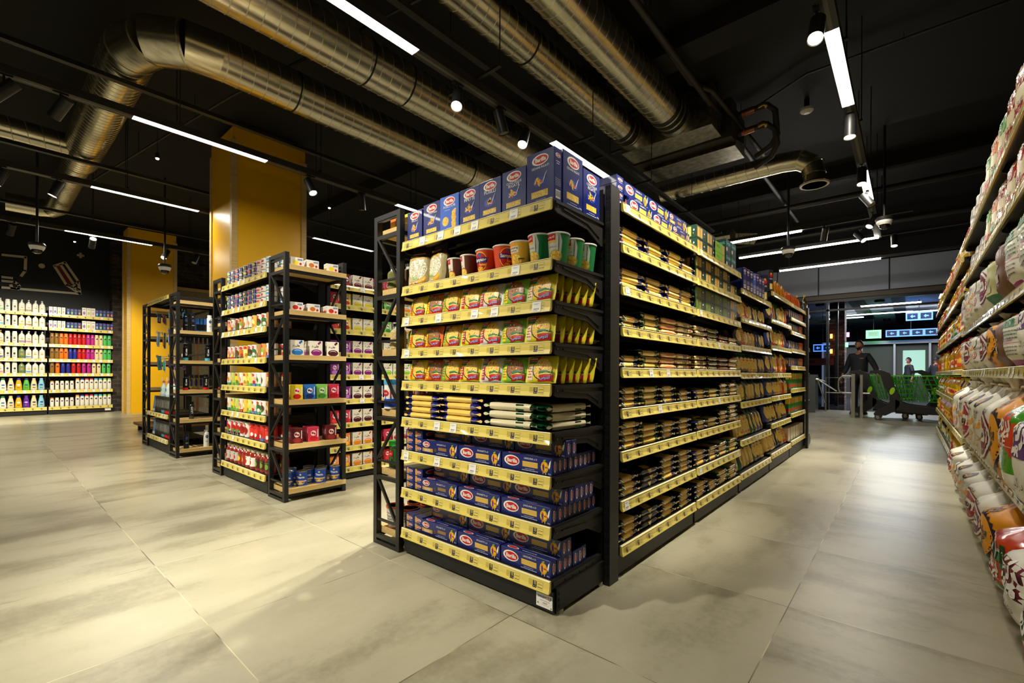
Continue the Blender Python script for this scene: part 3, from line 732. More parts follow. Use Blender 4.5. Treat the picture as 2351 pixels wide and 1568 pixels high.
duct('spiral_duct', 'long spiral steel duct that turns at a segmented elbow above the canned food end display', lambda m: (spiral(m, (-4.92, 1.45, ZD), (-4.92, 7.6, ZD), .2, joints=(.7, 3.2, 5.2)),
     elbow(m, [(-4.92, 1.5, ZD), (-4.97, 1.22, ZD), (-5.14, 1.0, ZD), (-5.42, .91, ZD), (-5.55, .9, ZD)], .2, GALV), spiral(m, (-5.5, .9, ZD), (-8.75, .9, ZD), .2, GALVX, .085),
     m.cyl((-8.75, .9, ZD), (-8.95, .9, ZD), .2, GALVX, r1=.155, n=36), spiral(m, (-8.95, .9, ZD), (-11.6, .9, ZD), .155, GALVX, .08), elbow(m, [(-11.6, .9, ZD), (-11.8, .84, ZD), (-11.9, .7, ZD), (-11.92, .3, ZD)], .155, GALV),
     spiral(m, (-8.3, .75, ZD), (-8.3, -3.5, ZD), .13, GALV, .14)))
duct('spiral_duct', 'spiral steel duct running straight beside and just above the elbowed one', lambda m: spiral(m, (-3.96, -2.5, ZD + .02), (-3.96, 7.6, ZD + .02), .21, joints=(4.9, 5.35, 8.1)))
duct('spiral_duct', 'lower of the two spiral ducts that end at the fan coil box', lambda m: (spiral(m, (-2.78, -2, 4.12), (-2.78, 5.3, 4.12), .167, joints=(5.4,)), m.cyl((-2.78, 5.3, 4.12), (-2.78, 5.36, 4.12), .172, RUB, n=30), m.cyl((-2.78, 5.36, 4.12), (-2.78, 5.38, 4.12), .176, SEAM, n=30),
     m.cyl((-2.78, 5.38, 4.12), (-2.78, 5.58, 4.12), .158, RUB, n=30), m.cyl((-2.78, 5.5, 4.12), (-2.78, 5.52, 4.12), .172, SEAM, n=30), m.cyl((-2.78, 5.55, 4.12), (-2.78, 5.655, 4.12), .166, GALVS, n=30)))
duct('spiral_duct', 'thicker spiral duct nearest the shopping aisle, ending at the fan coil box', lambda m: (spiral(m, (-2.22, -2, 4.15), (-2.22, 5.28, 4.15), .2, joints=(4.75,)), m.cyl((-2.22, 5.28, 4.15), (-2.22, 5.34, 4.15), .205, RUB, n=30), m.cyl((-2.22, 5.34, 4.15), (-2.22, 5.36, 4.15), .21, SEAM, n=30),
     m.cyl((-2.22, 5.36, 4.15), (-2.22, 5.6, 4.15), .19, RUB, n=30), m.cyl((-2.22, 5.46, 4.15), (-2.22, 5.48, 4.15), .204, SEAM, n=30), m.cyl((-2.22, 5.57, 4.15), (-2.22, 5.655, 4.15), .2, GALVS, n=30)))
t = thing('fan_coil_unit', 'galvanised fan coil unit hung from the ceiling above the pasta shelving', 'air conditioner', (-2.35, 5.66, 3.95))
b = MB(); b.box(-.6, 0, 0, .57, .38, .5, GALVS); obj('plenum_box', b, t)
b = MB(); b.box(-.62, .4, -.02, .68, .62, .46, mat('dark_steel_casing', (70, 66, 58), .5, .6)); b.hexa([(-.55, .55, -.08), (.68, .55, -.08), (.68, 1.0, -.08), (-.55, 1.0, -.08), (-.55, .62, .02), (.68, .62, .02), (.68, 1.0, .1), (-.55, 1.0, .1)], GALVS)
b.box(-.55, .62, .1, .68, 1.0, .4, mat('dark_steel_casing', (70, 66, 58), .5)); obj('fan_casing', b, t)
b = MB()
for s in (0, 1):
    x = .62; z = .12 + s * .24; b.tube([(.68, .7, z), (.85, .72, z + .02), (1.0, .76, z + .04), (1.08, .8, z - .04), (1.1, .82, -.1 + s * .12), (1.02, .9, -.2 + s * .14), (.8, 1.1, -.2 + s * .14)], .035, mat('pipe_lagging', (46, 42, 38), .7), 10)
    b.tube([(.72, .7, z), (.8, .71, z + .01), (.86, .72, z + .02)], .04, mat('copper_fitting', (150, 96, 60), .35, .9), 10)
    b.cyl((.75, .7, z), (.76, .7, z), .043, C(200, 60, 50), n=10); b.tube([(.9, .73, z + .03), (.96, .74, z + .05), (1.0, .76, z + .03)], .036, mat('brass_fitting', (176, 150, 80), .3, .9), 10)
obj('copper_pipework', b, t)
b = MB()
for x in (-.5, .6): 
    for y in (.1, .95): b.cyl((x, y, .4), (x, y, CZ - 3.95), .006, STEEL, n=6)
obj('hanger_rod', b, t)
duct('supply_duct', 'thin spiral duct crossing to a round ceiling diffuser', lambda m: (spiral(m, (-3.1, 7.35, 3.95), (-1.35, 7.35, 3.95), .13, GALVX, .14), elbow(m, [(-1.35, 7.35, 3.95), (-1.15, 7.36, 3.93), (-1.02, 7.38, 3.84), (-.98, 7.4, 3.7), (-.98, 7.4, 3.62)], .13, GALVX)))
t = thing('ceiling_diffuser', 'round white air diffuser under the end of the thin crossing duct', 'vent', (-.98, 7.4, 3.55))
b = MB(); b.lathe([(.17, 0), (.175, .02), (.12, .05)], mat('cream_enamel', (206, 200, 176), .4), 32); obj('outer_ring', b, t)
b = MB()
for r in (.045, .08, .115, .145): b.lathe([(r, 0), (r + .014, .004), (r - .004, .03)], MATS['cream_enamel'], 28)
b.cyl((0, 0, 0), (0, 0, .03), .02, MATS['cream_enamel']); b.cyl((0, 0, .03), (0, 0, .035), .12, BLACK); obj('vane_rings', b, t)
duct('grille_duct', 'short hexagonal duct with a pale grille under the beam beyond the fan unit', lambda m: (m.cyl((-3.9, 10.6, 3.95), (-2.9, 10.6, 3.95), .17, GALVS, n=8, smooth=False), m.cyl((-2.9, 10.6, 3.95), (-2.55, 10.9, 3.95), .17, GALVS, n=8, smooth=False), m.box(-3.6, 10.42, 3.79, -3.0, 10.6, 3.8, mat('pale_grille', (190, 196, 200), .4))))
# pipes and cable runs
PIPE = mat('painted_pipe', (38, 35, 32), .5)
for lab, pts, r in (('black sprinkler main running along the ceiling beside the fan coil unit', [(-1.8, 3.2, 4.2), (-1.78, 11.2, 4.2)], .035), ('black insulated pipe bending beside the thicker spiral duct', [(-1.75, 2.2, 4.36), (-1.8, 3.8, 4.34), (-1.86, 4.0, 4.3), (-1.86, 5.2, 4.25), (-1.7, 5.4, 4.2), (-1.62, 7.5, 4.2)], .03),
                    ('thin conduit crossing the ceiling above the smoke detector', [(-1.6, 6.6, 4.44), (-.9, 6.2, 4.44), (.8, 6.2, 4.44)], .012), ('long conduit over the toiletries aisle', [(-14.5, .6, 4.2), (-6, 1.9, 4.2), (-3, 2.6, 4.3)], .014), ('conduit crossing above the yellow columns', [(-13, 6.2, 4.3), (-3.2, 6.2, 4.3)], .02),
                    ('ceiling pipe crossing near the shop entrance', [(-8, 9.9, 4.1), (3.9, 9.9, 4.1)], .05), ('second ceiling pipe crossing near the shop entrance', [(-8, 12.3, 4.15), (3.9, 12.3, 4.15)], .05)):
    b = MB(); b.tube(pts, r, PIPE, 10)
    for i in range(len(pts) - 1):
        p, q = Vector(pts[i]), Vector(pts[i + 1])
        if (q - p).length > 1.5:
            for k in range(int((q - p).length / 1.6)):
                s = p + (q - p) * ((k + .5) / int((q - p).length / 1.6)); b.cyl(s, (s.x, s.y, CZ), .004, PIPE, n=5)
    tag(obj('ceiling_pipe', b), lab, 'pipe', 'pipes and conduits under the ceiling')
LAMPC = (255, 248, 232)
LED = mat('led_diffuser', LAMPC, .4, emit=17.0)
LEDN = mat('neutral_led_diffuser', (248, 248, 255), .4, emit=17.0)
TZ = 3.4; TW = .094; DIFF = mat('opal_diffuser', LAMPC, .5, emit=1.6); DIFF.cycles.emission_sampling = 'NONE'
TRK = mat('track_profile', (44, 42, 39), .5)
TRACKS = [(-.42, 'over the rice aisle'), (-2.82, 'over the pasta end display'), (-5.58, 'over the canned food end display'), (-8.09, 'over the cosmetics stand'), (-10.95, 'nearest the shampoo wall')]
def track(x, y0, y1, label, lights):
    t = thing('lighting_track', 'suspended black lighting track ' + label, 'track', (x, 0, TZ), 0, 'suspended lighting tracks')
    b = MB(); y = y0
    for a, c in sorted(lights) + [(y1, y1)]:
        if a > y: b.box(-TW / 2, y, 0, TW / 2, a, .07, TRK); b.box(-.012, y, -.001, .012, a, .001, mat('track_slot', (90, 86, 78), .5))
        if c > a: b.box(-TW / 2, a, .012, TW / 2, c, .07, TRK); b.box(-TW / 2, a, 0, -TW / 2 + .002, c, .012, TRK); b.box(TW / 2 - .002, a, 0, TW / 2, c, .012, TRK)
        y = c
    obj('housing', b, t)
    for a, c in lights:
        b = MB(); b.box(-TW / 2 + .003, a, .002, TW / 2 - .003, c, .011, DIFF); obj('led_diffuser', b, t)
        l = bpy.data.lights.new('strip_light', 'AREA'); l.shape = 'RECTANGLE'; l.size = TW - .006; l.size_y = c - a; l.energy = 17 * PI * (TW - .006) * (c - a); l.color = rgb(LAMPC)[:3]
        o = bpy.data.objects.new('strip_light', l); COL.objects.link(o); o.location = (x, (a + c) / 2, TZ + .0012)
    b = MB(); y = y0 + .65; wd = (.3, .06)[abs(x + 2.82) > .1]
    while y < y1:
        for s_ in (-wd, wd): b.cyl((s_, y, .08), (s_, y, CZ - TZ), .005, STEEL, n=6)
        b.box(-wd - .01, y - .015, .07, wd + .01, y + .015, .09, STEEL); y += 1.45
    obj('suspension_rod', b, t)
    b = MB(); b.box(-.07, y0, .3, -.01, y1, .34, STEELD); obj('cable_tray', b, t)
PH = [(-4.95, -3.75), (-2.0, -.8), (.94, 2.14), (3.9, 5.1), (6.85, 8.05)]
for x, lab in TRACKS:
    track(x, -6.6, 10.4 if x > -1 else 9.2, lab, PH if -9 < x < -2 else PH[1:])
for i, (y, x0, x1) in enumerate(((9.0, -2.55, -1.36), (10.3, -2.68, -.4), (12.18, -2.3, -.44))):
    t = thing('linear_pendant_lamp', ('shorter glowing tube lamp above the far pasta boxes', 'glowing tube lamp crossing behind the dome camera', 'lowest glowing tube lamp before the entrance fascia')[i], 'lamp', (0, y, TZ), 0, 'tube lamps crossing before the entrance')
    b = MB(); b.box(x0, -.03, .005, x1, .03, .06, TRK); b.box(x1, -.025, .005, x1 + 1.4, .025, .05, TRK); obj('housing', b, t)
    b = MB(); b.cyl((x0 + .01, 0, 0), (x1 - .01, 0, 0), .024, LED, n=12); obj('led_tube', b, t)
    b = MB()
    for x in (x0 + .2, x1 - .2): b.cyl((x, 0, .06), (x, 0, CZ - TZ), .005, STEEL, n=6)
    obj('suspension_rod', b, t)
# spotlights
LENS = mat('spot_lens', (255, 238, 200), .3, emit=3.0); LENS.cycles.emission_sampling = 'NONE'; LENSD = mat('unlit_spot_lens', (120, 116, 106), .2)
def spot(x, y, z, yaw, pitch, label, lit=True, power=60, size=.95):
    """cylinder spot head; pitch from straight down, yaw = compass of the beam"""
    t = thing('track_spotlight', label, 'spotlight', (x, y, z), 0, 'track spotlights')
    d = Vector((math.sin(pitch) * math.cos(yaw), math.sin(pitch) * math.sin(yaw), -math.cos(pitch)))
    b = MB(); b.cyl((0, 0, 0), (0, 0, .14), .008, STEEL, n=8); b.box(-.018, -.05, .12, .018, .05, .14, STEEL); obj('stem', b, t)
    p = d * -.1; q = d * .1
    b = MB(); b.cyl(p, q, .047, STEEL, n=24, caps=False); b.cyl(p, p - d * .004, .047, STEEL, n=24); b.cyl(q - d * .012, q - d * .013, .046, BLACK, n=24); obj('lamp_head', b, t)
    b = MB(); b.cyl(q - d * .01, q - d * .006, .043, LENS if lit else LENSD, n=24); obj('lens', b, t)
    if lit and power:
        l = bpy.data.lights.new('spot_beam', 'SPOT'); l.energy = power; l.spot_size = size; l.spot_blend = .6; l.shadow_soft_size = .04; l.color = (1, .93, .76)
        o = bpy.data.objects.new('spot_beam', l); COL.objects.link(o); o.location = Vector((x, y, z)) + q + d * .01
        o.rotation_euler = d.to_track_quat('-Z', 'Y').to_euler()
SP = [(-2.86, 2.6, -.9, .5, 1, 'brightly glaring spotlight beside the twin ducts'), (-2.82, 3.1, 1.2, .3, 0, 'unlit spotlight hanging between two lit ones over the pasta display'), (-2.84, 3.45, -1.2, .5, 1, 'spotlight just above the tallest blue pasta box'),
      (-5.58, .12, -1.9, .7, 1, 'spotlight with a wide disc glowing near the upper edge of the elbow duct'), (-5.58, .45, -2.6, .8, 1, 'spotlight with a slanted black barrel before the big steel duct'), (-5.6, -.1, -2.4, .6, 1, 'spotlight cut by the picture edge, below the elbow duct'),
      (-5.58, 2.65, .3, .5, 1, 'spotlight just past the wide yellow column'), (-5.58, 3.35, 1.5, .1, 0, 'unlit cylinder spotlight past the yellow column'),
      (-8.09, .15, -1.8, .4, 1, 'spotlight on the track over the cosmetics stand, nearer the front'), (-8.09, .62, -1.8, .4, 1, 'spotlight before the narrow end of the steel duct'),
      (-10.95, .32, -2.9, .7, 1, 'spotlight aimed at the shampoo wall'), (-10.95, 2.35, -.8, .6, 1, 'spotlight before the narrow yellow column'), (-10.95, 2.85, -.9, .5, 0, 'unlit spotlight before the brick wall'),
      (-.47, 3.62, -1.6, .5, 1, 'spotlight at the head of the wide aisle lamp'), (-.42, 5.25, -1.6, .12, 1, 'spotlight at the tail of the wide aisle lamp'), (-.42, 6.65, -1.5, .25, 1, 'spotlight midway down the rice aisle track'), (-.42, 7.6, -.5, .6, 0, 'unlit slanted spotlight on the rice aisle track'),
      (-.42, 8.7, -2.3, .6, 1, 'spotlight near the far end of the rice aisle track'), (-.62, 9.55, -.6, .7, 1, 'spotlight above the middle crossing tube lamp'), (-1.05, 9.0, 2, .5, 0, 'unlit spotlight above the crossing tube lamps'), (-.2, 10.2, -1.5, .3, 1, 'spotlight beside the second dome camera')]
for x, y, yaw, pitch, lit, lab in SP: spot(x, y, 3.27, yaw * 1.0, pitch, lab, lit, 80 if lab.split()[-1] not in ('edge', 'front', 'duct', 'column', 'lamp', 'camera', 'duct') else 0)
# spots behind the viewpoint that wash the displays
k = 0
for x, y, yaw, pitch in ((-2.8, -.9, PI * .5, .75), (-.42, 2.0, PI * .85, .65), (-5.55, -.6, PI * .5, .75), (-11.0, 1.3, PI, .95), (-11.0, .1, PI, .95)):
    spot(x, y, 3.27, yaw, pitch, ORD[k] + ' of the spotlights that wash the fronts of the displays', 1, 110, 1.2); k += 1
for (x, y, z, lab) in ((-7.9, 1.6, 3.95, 'tiny lit bullet lamp hanging near the steel duct'), (-7.9, 4.1, 3.95, 'tiny lit bullet lamp hanging past the wide yellow column'), (-14.4, 1.4, 3.95, 'tiny lit bullet lamp above the painted pencil')):
    t = thing('bullet_lamp', lab, 'lamp', (x, y, z), 0, 'tiny bullet lamps'); b = MB(); b.cyl((0, 0, .03), (0, 0, CZ - z), .004, STEEL, n=6); b.cyl((0, 0, .0), (0, 0, .07), .025, STEEL, n=12); obj('housing', b, t)
    b = MB(); b.lathe([(.0, -.022), (.018, -.014), (.022, 0)], LENS, 12); obj('bulb', b, t)
DOME = mat('camera_white', (220, 218, 210), .3); DGL = mat('dark_glass', (14, 14, 16), .05, coat=1)
for (x, y, z, lab) in ((-1.46, 8.4, 2.9, 'white dome security camera hanging between the crossing tube lamps'), (-.27, 8.35, 3.1, 'white dome security camera near the end of the rice aisle track'), (-10.4, .58, 2.9, 'white dome security camera before the wall drawing'), (-10.2, 2.18, 2.82, 'white dome security camera before the narrow yellow column')):
    t = thing('dome_camera', lab, 'security camera', (x, y, z), 0, 'dome security cameras')
    b = MB(); b.cyl((-.0, 0, .1), (0, 0, CZ - z), .016, STEEL, n=8); b.lathe([(.1, .06), (.105, .08), (.09, .11), (.0, .115)], STEEL, 24); obj('mount', b, t)
    b = MB(); b.lathe([(.075, -.0), (.09, .03), (.095, .065), (.0, .07)], DOME, 24); obj('housing', b, t)
    b = MB(); b.lathe([(.0, -.062), (.03, -.057), (.052, -.04), (.062, -.015), (.065, .0)], DGL, 24); obj('dome', b, t)
t = thing('smoke_detector', 'white smoke detector on the ceiling beside the wide aisle lamp', 'smoke detector', (-1.0, 6.9, 4.32)); b = MB(); b.lathe([(.03, 0), (.06, .015), (.075, .03), (.075, .06), (.0, .065)], DOME, 20); b.cyl((0, 0, .06), (0, 0, CZ - 4.32), .03, STEEL, n=8); obj('housing', b, t)
# wall drawing
def wall_sign():
    t = thing('wall_drawing', 'white line drawing of a pencil and laptop with dark red bar on black wall', 'wall art', (-15.33, 0, 0))
    LW = mat('cream_paint_line', (196, 186, 160), .6); X = 0
    def P(px, py):   # measured on the wall plane
        f = 1055.0; a = math.radians(40.83); r = (px - 1175.5) / f; u = -(py - 853.5 - (px - 108) * .0037) / f
        dx, dy = math.cos(a) * r - math.sin(a), math.sin(a) * r + math.cos(a); k = -15.33 / dx; return (dy * k, .985 + u * k)
    m = MB()
    def line(pts, w=.05, c=LW, e=0):
        for p, q in zip(pts, pts[1:]):
            a = Vector(P(*p)); b_ = Vector(P(*q)); d = (b_ - a).normalized(); n = Vector((-d.y, d.x)) * w / 2; a2 = a - d * w * .3; b2 = b_ + d * w * .3
            m.hexa([(.0, a2.x - n.x, a2.y - n.y), (.0, b2.x - n.x, b2.y - n.y), (.0, b2.x + n.x, b2.y + n.y), (.0, a2.x + n.x, a2.y + n.y), (.012, a2.x - n.x, a2.y - n.y), (.012, b2.x - n.x, b2.y - n.y), (.012, b2.x + n.x, b2.y + n.y), (.012, a2.x + n.x, a2.y + n.y)], c)
    line([(124, 611), (148, 603), (179, 647), (183, 675), (152, 655), (124, 611)]); line([(138, 608), (168, 652)])
    line([(152, 655), (160, 656), (165, 660), (172, 652), (178, 650)], .04); line([(170, 664), (176, 662), (182, 666)], .04)
    line([(-60, 655), (0, 660), (183, 675)]); line([(-60, 580), (0, 585), (58, 591), (57, 622), (48, 634)]); line([(-40, 634), (0, 636), (27, 639)])
    line([(-40, 643), (0, 645), (32, 648), (41, 653), (44, 659), (40, 665)]); line([(24, 655), (27, 663), (34, 663)])
    obj('outline', m, t)
    m = MB(); pts = [P(*p) for p in ((127, 612), (136, 610), (165, 653), (156, 653))]; m.add([(.004, a, b_) for a, b_ in pts] + [(.008, a, b_) for a, b_ in pts], [(4, 5, 6, 7)], mat('dark_red_paint', (110, 20, 18), .6)); obj('red_bar', m, t)
    m = MB(); c = P(95, 611); m.cyl((0, c[0], c[1]), (.01, c[0], c[1]), .055, LW); c = P(184, 587)
    m.cyl((0, c[0], c[1]), (.01, c[0], c[1]), .04, LW)
    for k in range(4): m.cyl((0, c[0] + .045 * math.cos(k * PI / 2), c[1] + .045 * math.sin(k * PI / 2)), (.01, c[0] + .045 * math.cos(k * PI / 2), c[1] + .045 * math.sin(k * PI / 2)), .025, LW, n=10)
    obj('dot', m, t)
wall_sign()
# ---------------------------------------------------------------- pasta end display (front) and its stock
def S(p, Mx, x, y, z, label, group, rz=0, rx=0, ry=0, sc=None): return p.put(Mx @ T(x, y, z, rz, rx, ry, sc), label, group)
EL = [1.69, 1.447, 1.281, 1.11, .938, .742, .563, .36, .142]
EU, EM = bay('gondola_end_display', 'black gondola end display stocked with blue pasta boxes and noodle packets', None, (-2.088, 1.505, 0), 0, 1.0, .40, EL, 1.86, posts=(1, 2), rails={0: (3, 5), 1: (0, 1), 2: (1, 5), 3: (2, 1), 4: (0, 0), 5: (4, 2), 6: (1, 3), 7: (3, 0), 8: (0, 0)}, side=(1, 1), depth_post=.085, railh=.047, brk=(1, 1))
b = MB(); F = front(.0135); m_ = C(236, 236, 230); b.rect(F, .915, .022, .998, .078, m_, 3)
b.text(F, 'WiNSH', .943, .065, .042, C(30, 40, 96), 5, bold=.02); b.text(F, 'LF', .986, .065, .016, C(30, 40, 96), 5, bold=.02)
for q in range(3): b.rect(F, .966, .0595 + q * .0042, .975, .0613 + q * .0042, C(220, 70, 50), 5)
squiggle(b, F, .935, .985, .05, .0018, C(160, 120, 120), 2, 5); squiggle(b, F, .95, .975, .04, .003, C(70, 60, 70), 3, 5); squiggle(b, F, .945, .98, .034, .001, C(130, 130, 130), 4, 5)
b.oval(F, .924, .036, .0035, .0035, C(120, 116, 90), 5, 1, 8); b.oval(F, .991, .028, .0035, .0035, C(120, 116, 90), 5, 1, 8)
obj('maker_plate', b, EU, label='small white maker plate')
for x, y in ((1.0, .06), (1.0, .38), (.02, .06), (.02, .38)): b = MB(); b.cyl((x, y, 0), (x, y, .016), .016, mat('clear_foot', (150, 146, 130), .3), n=14); obj('levelling_foot', b, EU)
P = {}
tops = [('RICCI', .128, .165, .06, NAVY), ('FARFALLE TONDE', .136, .178, .065, NAVY), ('FUSILLI n.98', .136, .18, .06, BLUEC), ('PIPETTE', .136, .182, .065, NAVY), ('FUSILLI', .136, .182, .06, NAVY), ('CONCHIGLIE/RIGATE', .138, .19, .06, NAVY), ('SEDANI RIGATI', .146, .222, .052, NAVY)]
xs = [-2.016, -1.878, -1.737, -1.596, -1.457, -1.316, -1.168]
names = ['small navy box of tiny pasta, first in the row on top of the end display', 'navy box of round bow pasta, second on the top shelf of the end display', 'lighter blue box with one big yellow spiral on the top shelf', 'navy box of elbow pasta between the light blue box and its neighbour', 'navy box of spiral pasta in the middle of the top shelf row', 'navy box of shell pasta beside the tall corner box, same row', 'tallest navy pasta box standing at the corner of the top shelf']
for i, (tt, w, h, d, c) in enumerate(tops):
    P[i] = Proto('pasta_box', 'pasta box', pasta_box(w, h, d, tt, c, i))
    P[i].put(T(xs[i], 1.527 + .004 * (i % 2), 1.691, random.uniform(-.03, .03)), names[i], 'pasta boxes on top of the end display')
PS = Proto('pasta_box', 'pasta box', pasta_box(.152, .232, .05, 'SEDANI RIGATI', NAVY, 6)); PC = Proto('pasta_box', 'pasta box', pasta_box(.142, .205, .06, 'CONCHIGLIE/RIGATE', NAVY, 5))
PS.put(T(-1.092, 1.66, 1.691, PI / 2), 'tall navy pasta box turned to the side behind the corner box', 'pasta boxes on top of the end display')
PC.put(T(-1.092, 1.812, 1.691, PI / 2), 'navy shell pasta box turned to the side, beside the upright', 'pasta boxes on top of the end display')
for i in range(6): P[i].put(T(xs[i] + .01, 1.61 + .01 * (i % 2), 1.691), 'second-row pasta box behind the ' + ORD[i] + ' box on top of the end display', 'pasta boxes on top of the end display')
# cups and bags, second shelf
G = 'instant noodle cups on the second shelf'
def mk_cup(r0, r1, h, base, deco):
    c, l = cup(r0, r1, h, base, deco); return Proto('noodle_cup', 'noodle cup', c, [('lid', l)])
CG = mk_cup(.036, .05, .122, C(214, 212, 196), cup_green); CB = mk_cup(.03, .041, .105, C(222, 216, 200), cup_brown); CO = mk_cup(.037, .05, .112, C(214, 74, 30), cup_orange); CY = mk_cup(.036, .049, .112, C(232, 178, 50), cup_yellow)
for p, x, y, rz, l in ((CB, -1.722, 1.56, .1, 'small brown and white noodle cup beside the mushroom bags'), (CB, -1.623, 1.555, -.1, 'small brown and white noodle cup beside the orange cups'), (CO, -1.512, 1.562, .1, 'orange noodle cup with dark band, full print to the front'), (CO, -1.403, 1.565, 1.2, 'orange noodle cup turned aside, between two other printed cups'),
                       (CY, -1.302, 1.565, .1, 'yellow and orange noodle cup with chopsticks picture'), (CG, -1.197, 1.565, 0, 'green and white noodle cup just before the corner cup'), (CG, -1.098 - .03, 1.60, .45, 'green and white noodle cup at the shelf corner, biggest in view'),
                       (CG, -1.13, 1.715, .5, 'green and white noodle cup, first behind the corner cup'), (CG, -1.13, 1.82, .5, 'green and white noodle cup, second behind the corner cup')):
    p.put(T(x, y, 1.448, rz), l, G)
for i in range(5): (CB, CO, CO, CY, CG)[i].put(T(-1.72 + i * .115, 1.68, 1.448, .3), 'noodle cup in the second row behind the ' + ORD[i] + ' cup', G)
def bag(w, h, t, col, deco, seed=0, topcol=None):
    """stand-up bag: full below, gathered thin at the top"""
    m = MB(); r = random.Random(seed); nu, nv = 14, 14
    def P_(u, v, s):
        a = v / h; full = (1 - max(0, (a - .62) / .38) ** 1.5); pin = 1 - .16 * smoothstep((a - .6) / .4) + (.1 * smoothstep((a - .9) / .1))
        e = max(0, 1 - (2 * abs(u) / w) ** 3) ** .5; bt = min(1, a / .06 + .25)
        th = t / 2 * full * e * bt + .0015 + .018 * t * math.sin(u * 140 + v * 90 + seed)
        return (u * pin, s * th, v)
    for s in (-1, 1):
        vs = [P_(-w / 2 + w * i / nu, h * j / nv, s) for j in range(nv + 1) for i in range(nu + 1)]
        fs = {}
        for j in range(nv):
            for i in range(nu):
                q = (j * (nu + 1) + i, j * (nu + 1) + i + 1, (j + 1) * (nu + 1) + i + 1, (j + 1) * (nu + 1) + i)
                fs.setdefault(topcol if topcol and (j + .5) / nv > .72 else col, []).append(q if s < 0 else q[::-1])
        for c, f in fs.items(): m.add(vs, f, c, True)
    F = lambda u, v, hh: (P_(u, v, -1)[0], P_(u, v, -1)[1] - hh - .0006, v)
    deco(m, F, w, h); return m
def mush(m, F, w, h):
    m.oval(F, 0, h * .42, w * .4, h * .26, mat('mushroom_picture', (226, 218, 190), .35, voro=(70, (150, 136, 100))), 1, 4, 24); m.shape(F, [(-w * .45, h * .02), (w * .45, h * .02), (w * .45, h * .3), (w * .1, h * .14), (-w * .45, h * .08)], C(220, 160, 30), 2, 3)
    m.oval(F, -w * .1, h * .2, w * .1, h * .03, LEAF, 3, 1, 10); m.text(F, 'PANT', -w * .15, h * .06, w * .4, WHITE, 4, bold=.03); m.rect(F, -w * .4, h * .66, w * .4, h * .72, GOLD, 2, 5, 1); m.rect(F, -w * .3, h * .8, w * .3, h * .83, C(180, 150, 90), 2, 5, 1)
BG = Proto('snack_bag', 'snack bag', bag(.15, .215, .07, C(190, 176, 130, .25), mush, 1, C(60, 44, 26, .25)))
BG.put(T(-2.005, 1.56, 1.448, .25, -.06), 'clear bag of dried mushrooms with brown top, beside the rack post', 'dried mushroom bags'); BG.put(T(-1.875, 1.575, 1.448, -.2, -.08), 'clear bag of dried mushrooms with crumpled brown top, beside the noodle cups', 'dried mushroom bags')
BG.put(T(-1.93, 1.67, 1.448, .1, -.05), 'clear bag of dried mushrooms behind the other two', 'dried mushroom bags')
# noodle packets, shelves 3-5
YE = C(236, 220, 40); OR = C(236, 110, 24); LG = C(140, 200, 60)
NK = [('orange and yellow', Proto('noodle_packet', 'noodle packet', noodle_pack(YE, YE, NOODLE, 1, left=OR))), ('orange', Proto('noodle_packet', 'noodle packet', noodle_pack(OR, OR, NOODLEB, 2, left=YE))), ('green and amber', Proto('noodle_packet', 'noodle packet', noodle_pack(C(240, 176, 40), C(60, 150, 60), NOODLE, 3, 'Ayam', left=LG))),
      ('yellow and red', Proto('noodle_packet', 'noodle packet', noodle_pack(YE, YE, NOODLE, 4, left=RED))), ('white and red', Proto('noodle_packet', 'noodle packet', noodle_pack(C(226, 222, 210), C(226, 222, 210), NOODLE, 5, left=RED))), ('lime green', Proto('noodle_packet', 'noodle packet', noodle_pack(LG, LG, NOODLEB, 6, left=YE))), ('bright yellow shrimp', Proto('noodle_packet', 'noodle packet', noodle_pack(YE, YE, NOODLE, 7, left=C(240, 224, 200), w=.16, h=.122)))]
LV = ('third', 'fourth', 'fifth')
for s, z in enumerate(EL[2:5]):
    xx = -2.02
    for c, (nm, p) in enumerate(NK):
        x = -2.015 + c * .137 + (.012 if c == 6 else 0) + random.uniform(-.006, .006)
        deep = 6 if c == 6 else 2
        for k in range(deep):
            lean = -.16 - random.uniform(0, .08) - (.1 if c == 6 and k > 2 else 0)
            S(p, Matrix(), x + random.uniform(-.004, .004) + (.004 * k), 1.545 + k * (.052 if c == 6 else .05), z + .003, nm + ' noodle packet, ' + (ORD[k] + ' deep, ') + LV[s] + ' shelf of the end display', 'instant noodle packets on the ' + LV[s] + ' shelf', random.uniform(-.06, .06), lean, random.uniform(-.03, .03))
    if s < 2: S(NK[6][1], Matrix(), -1.17, 1.86, z + .025, 'bright yellow noodle packet lying flat behind the others, ' + LV[s] + ' shelf', 'instant noodle packets on the ' + LV[s] + ' shelf', .3, -1.45)
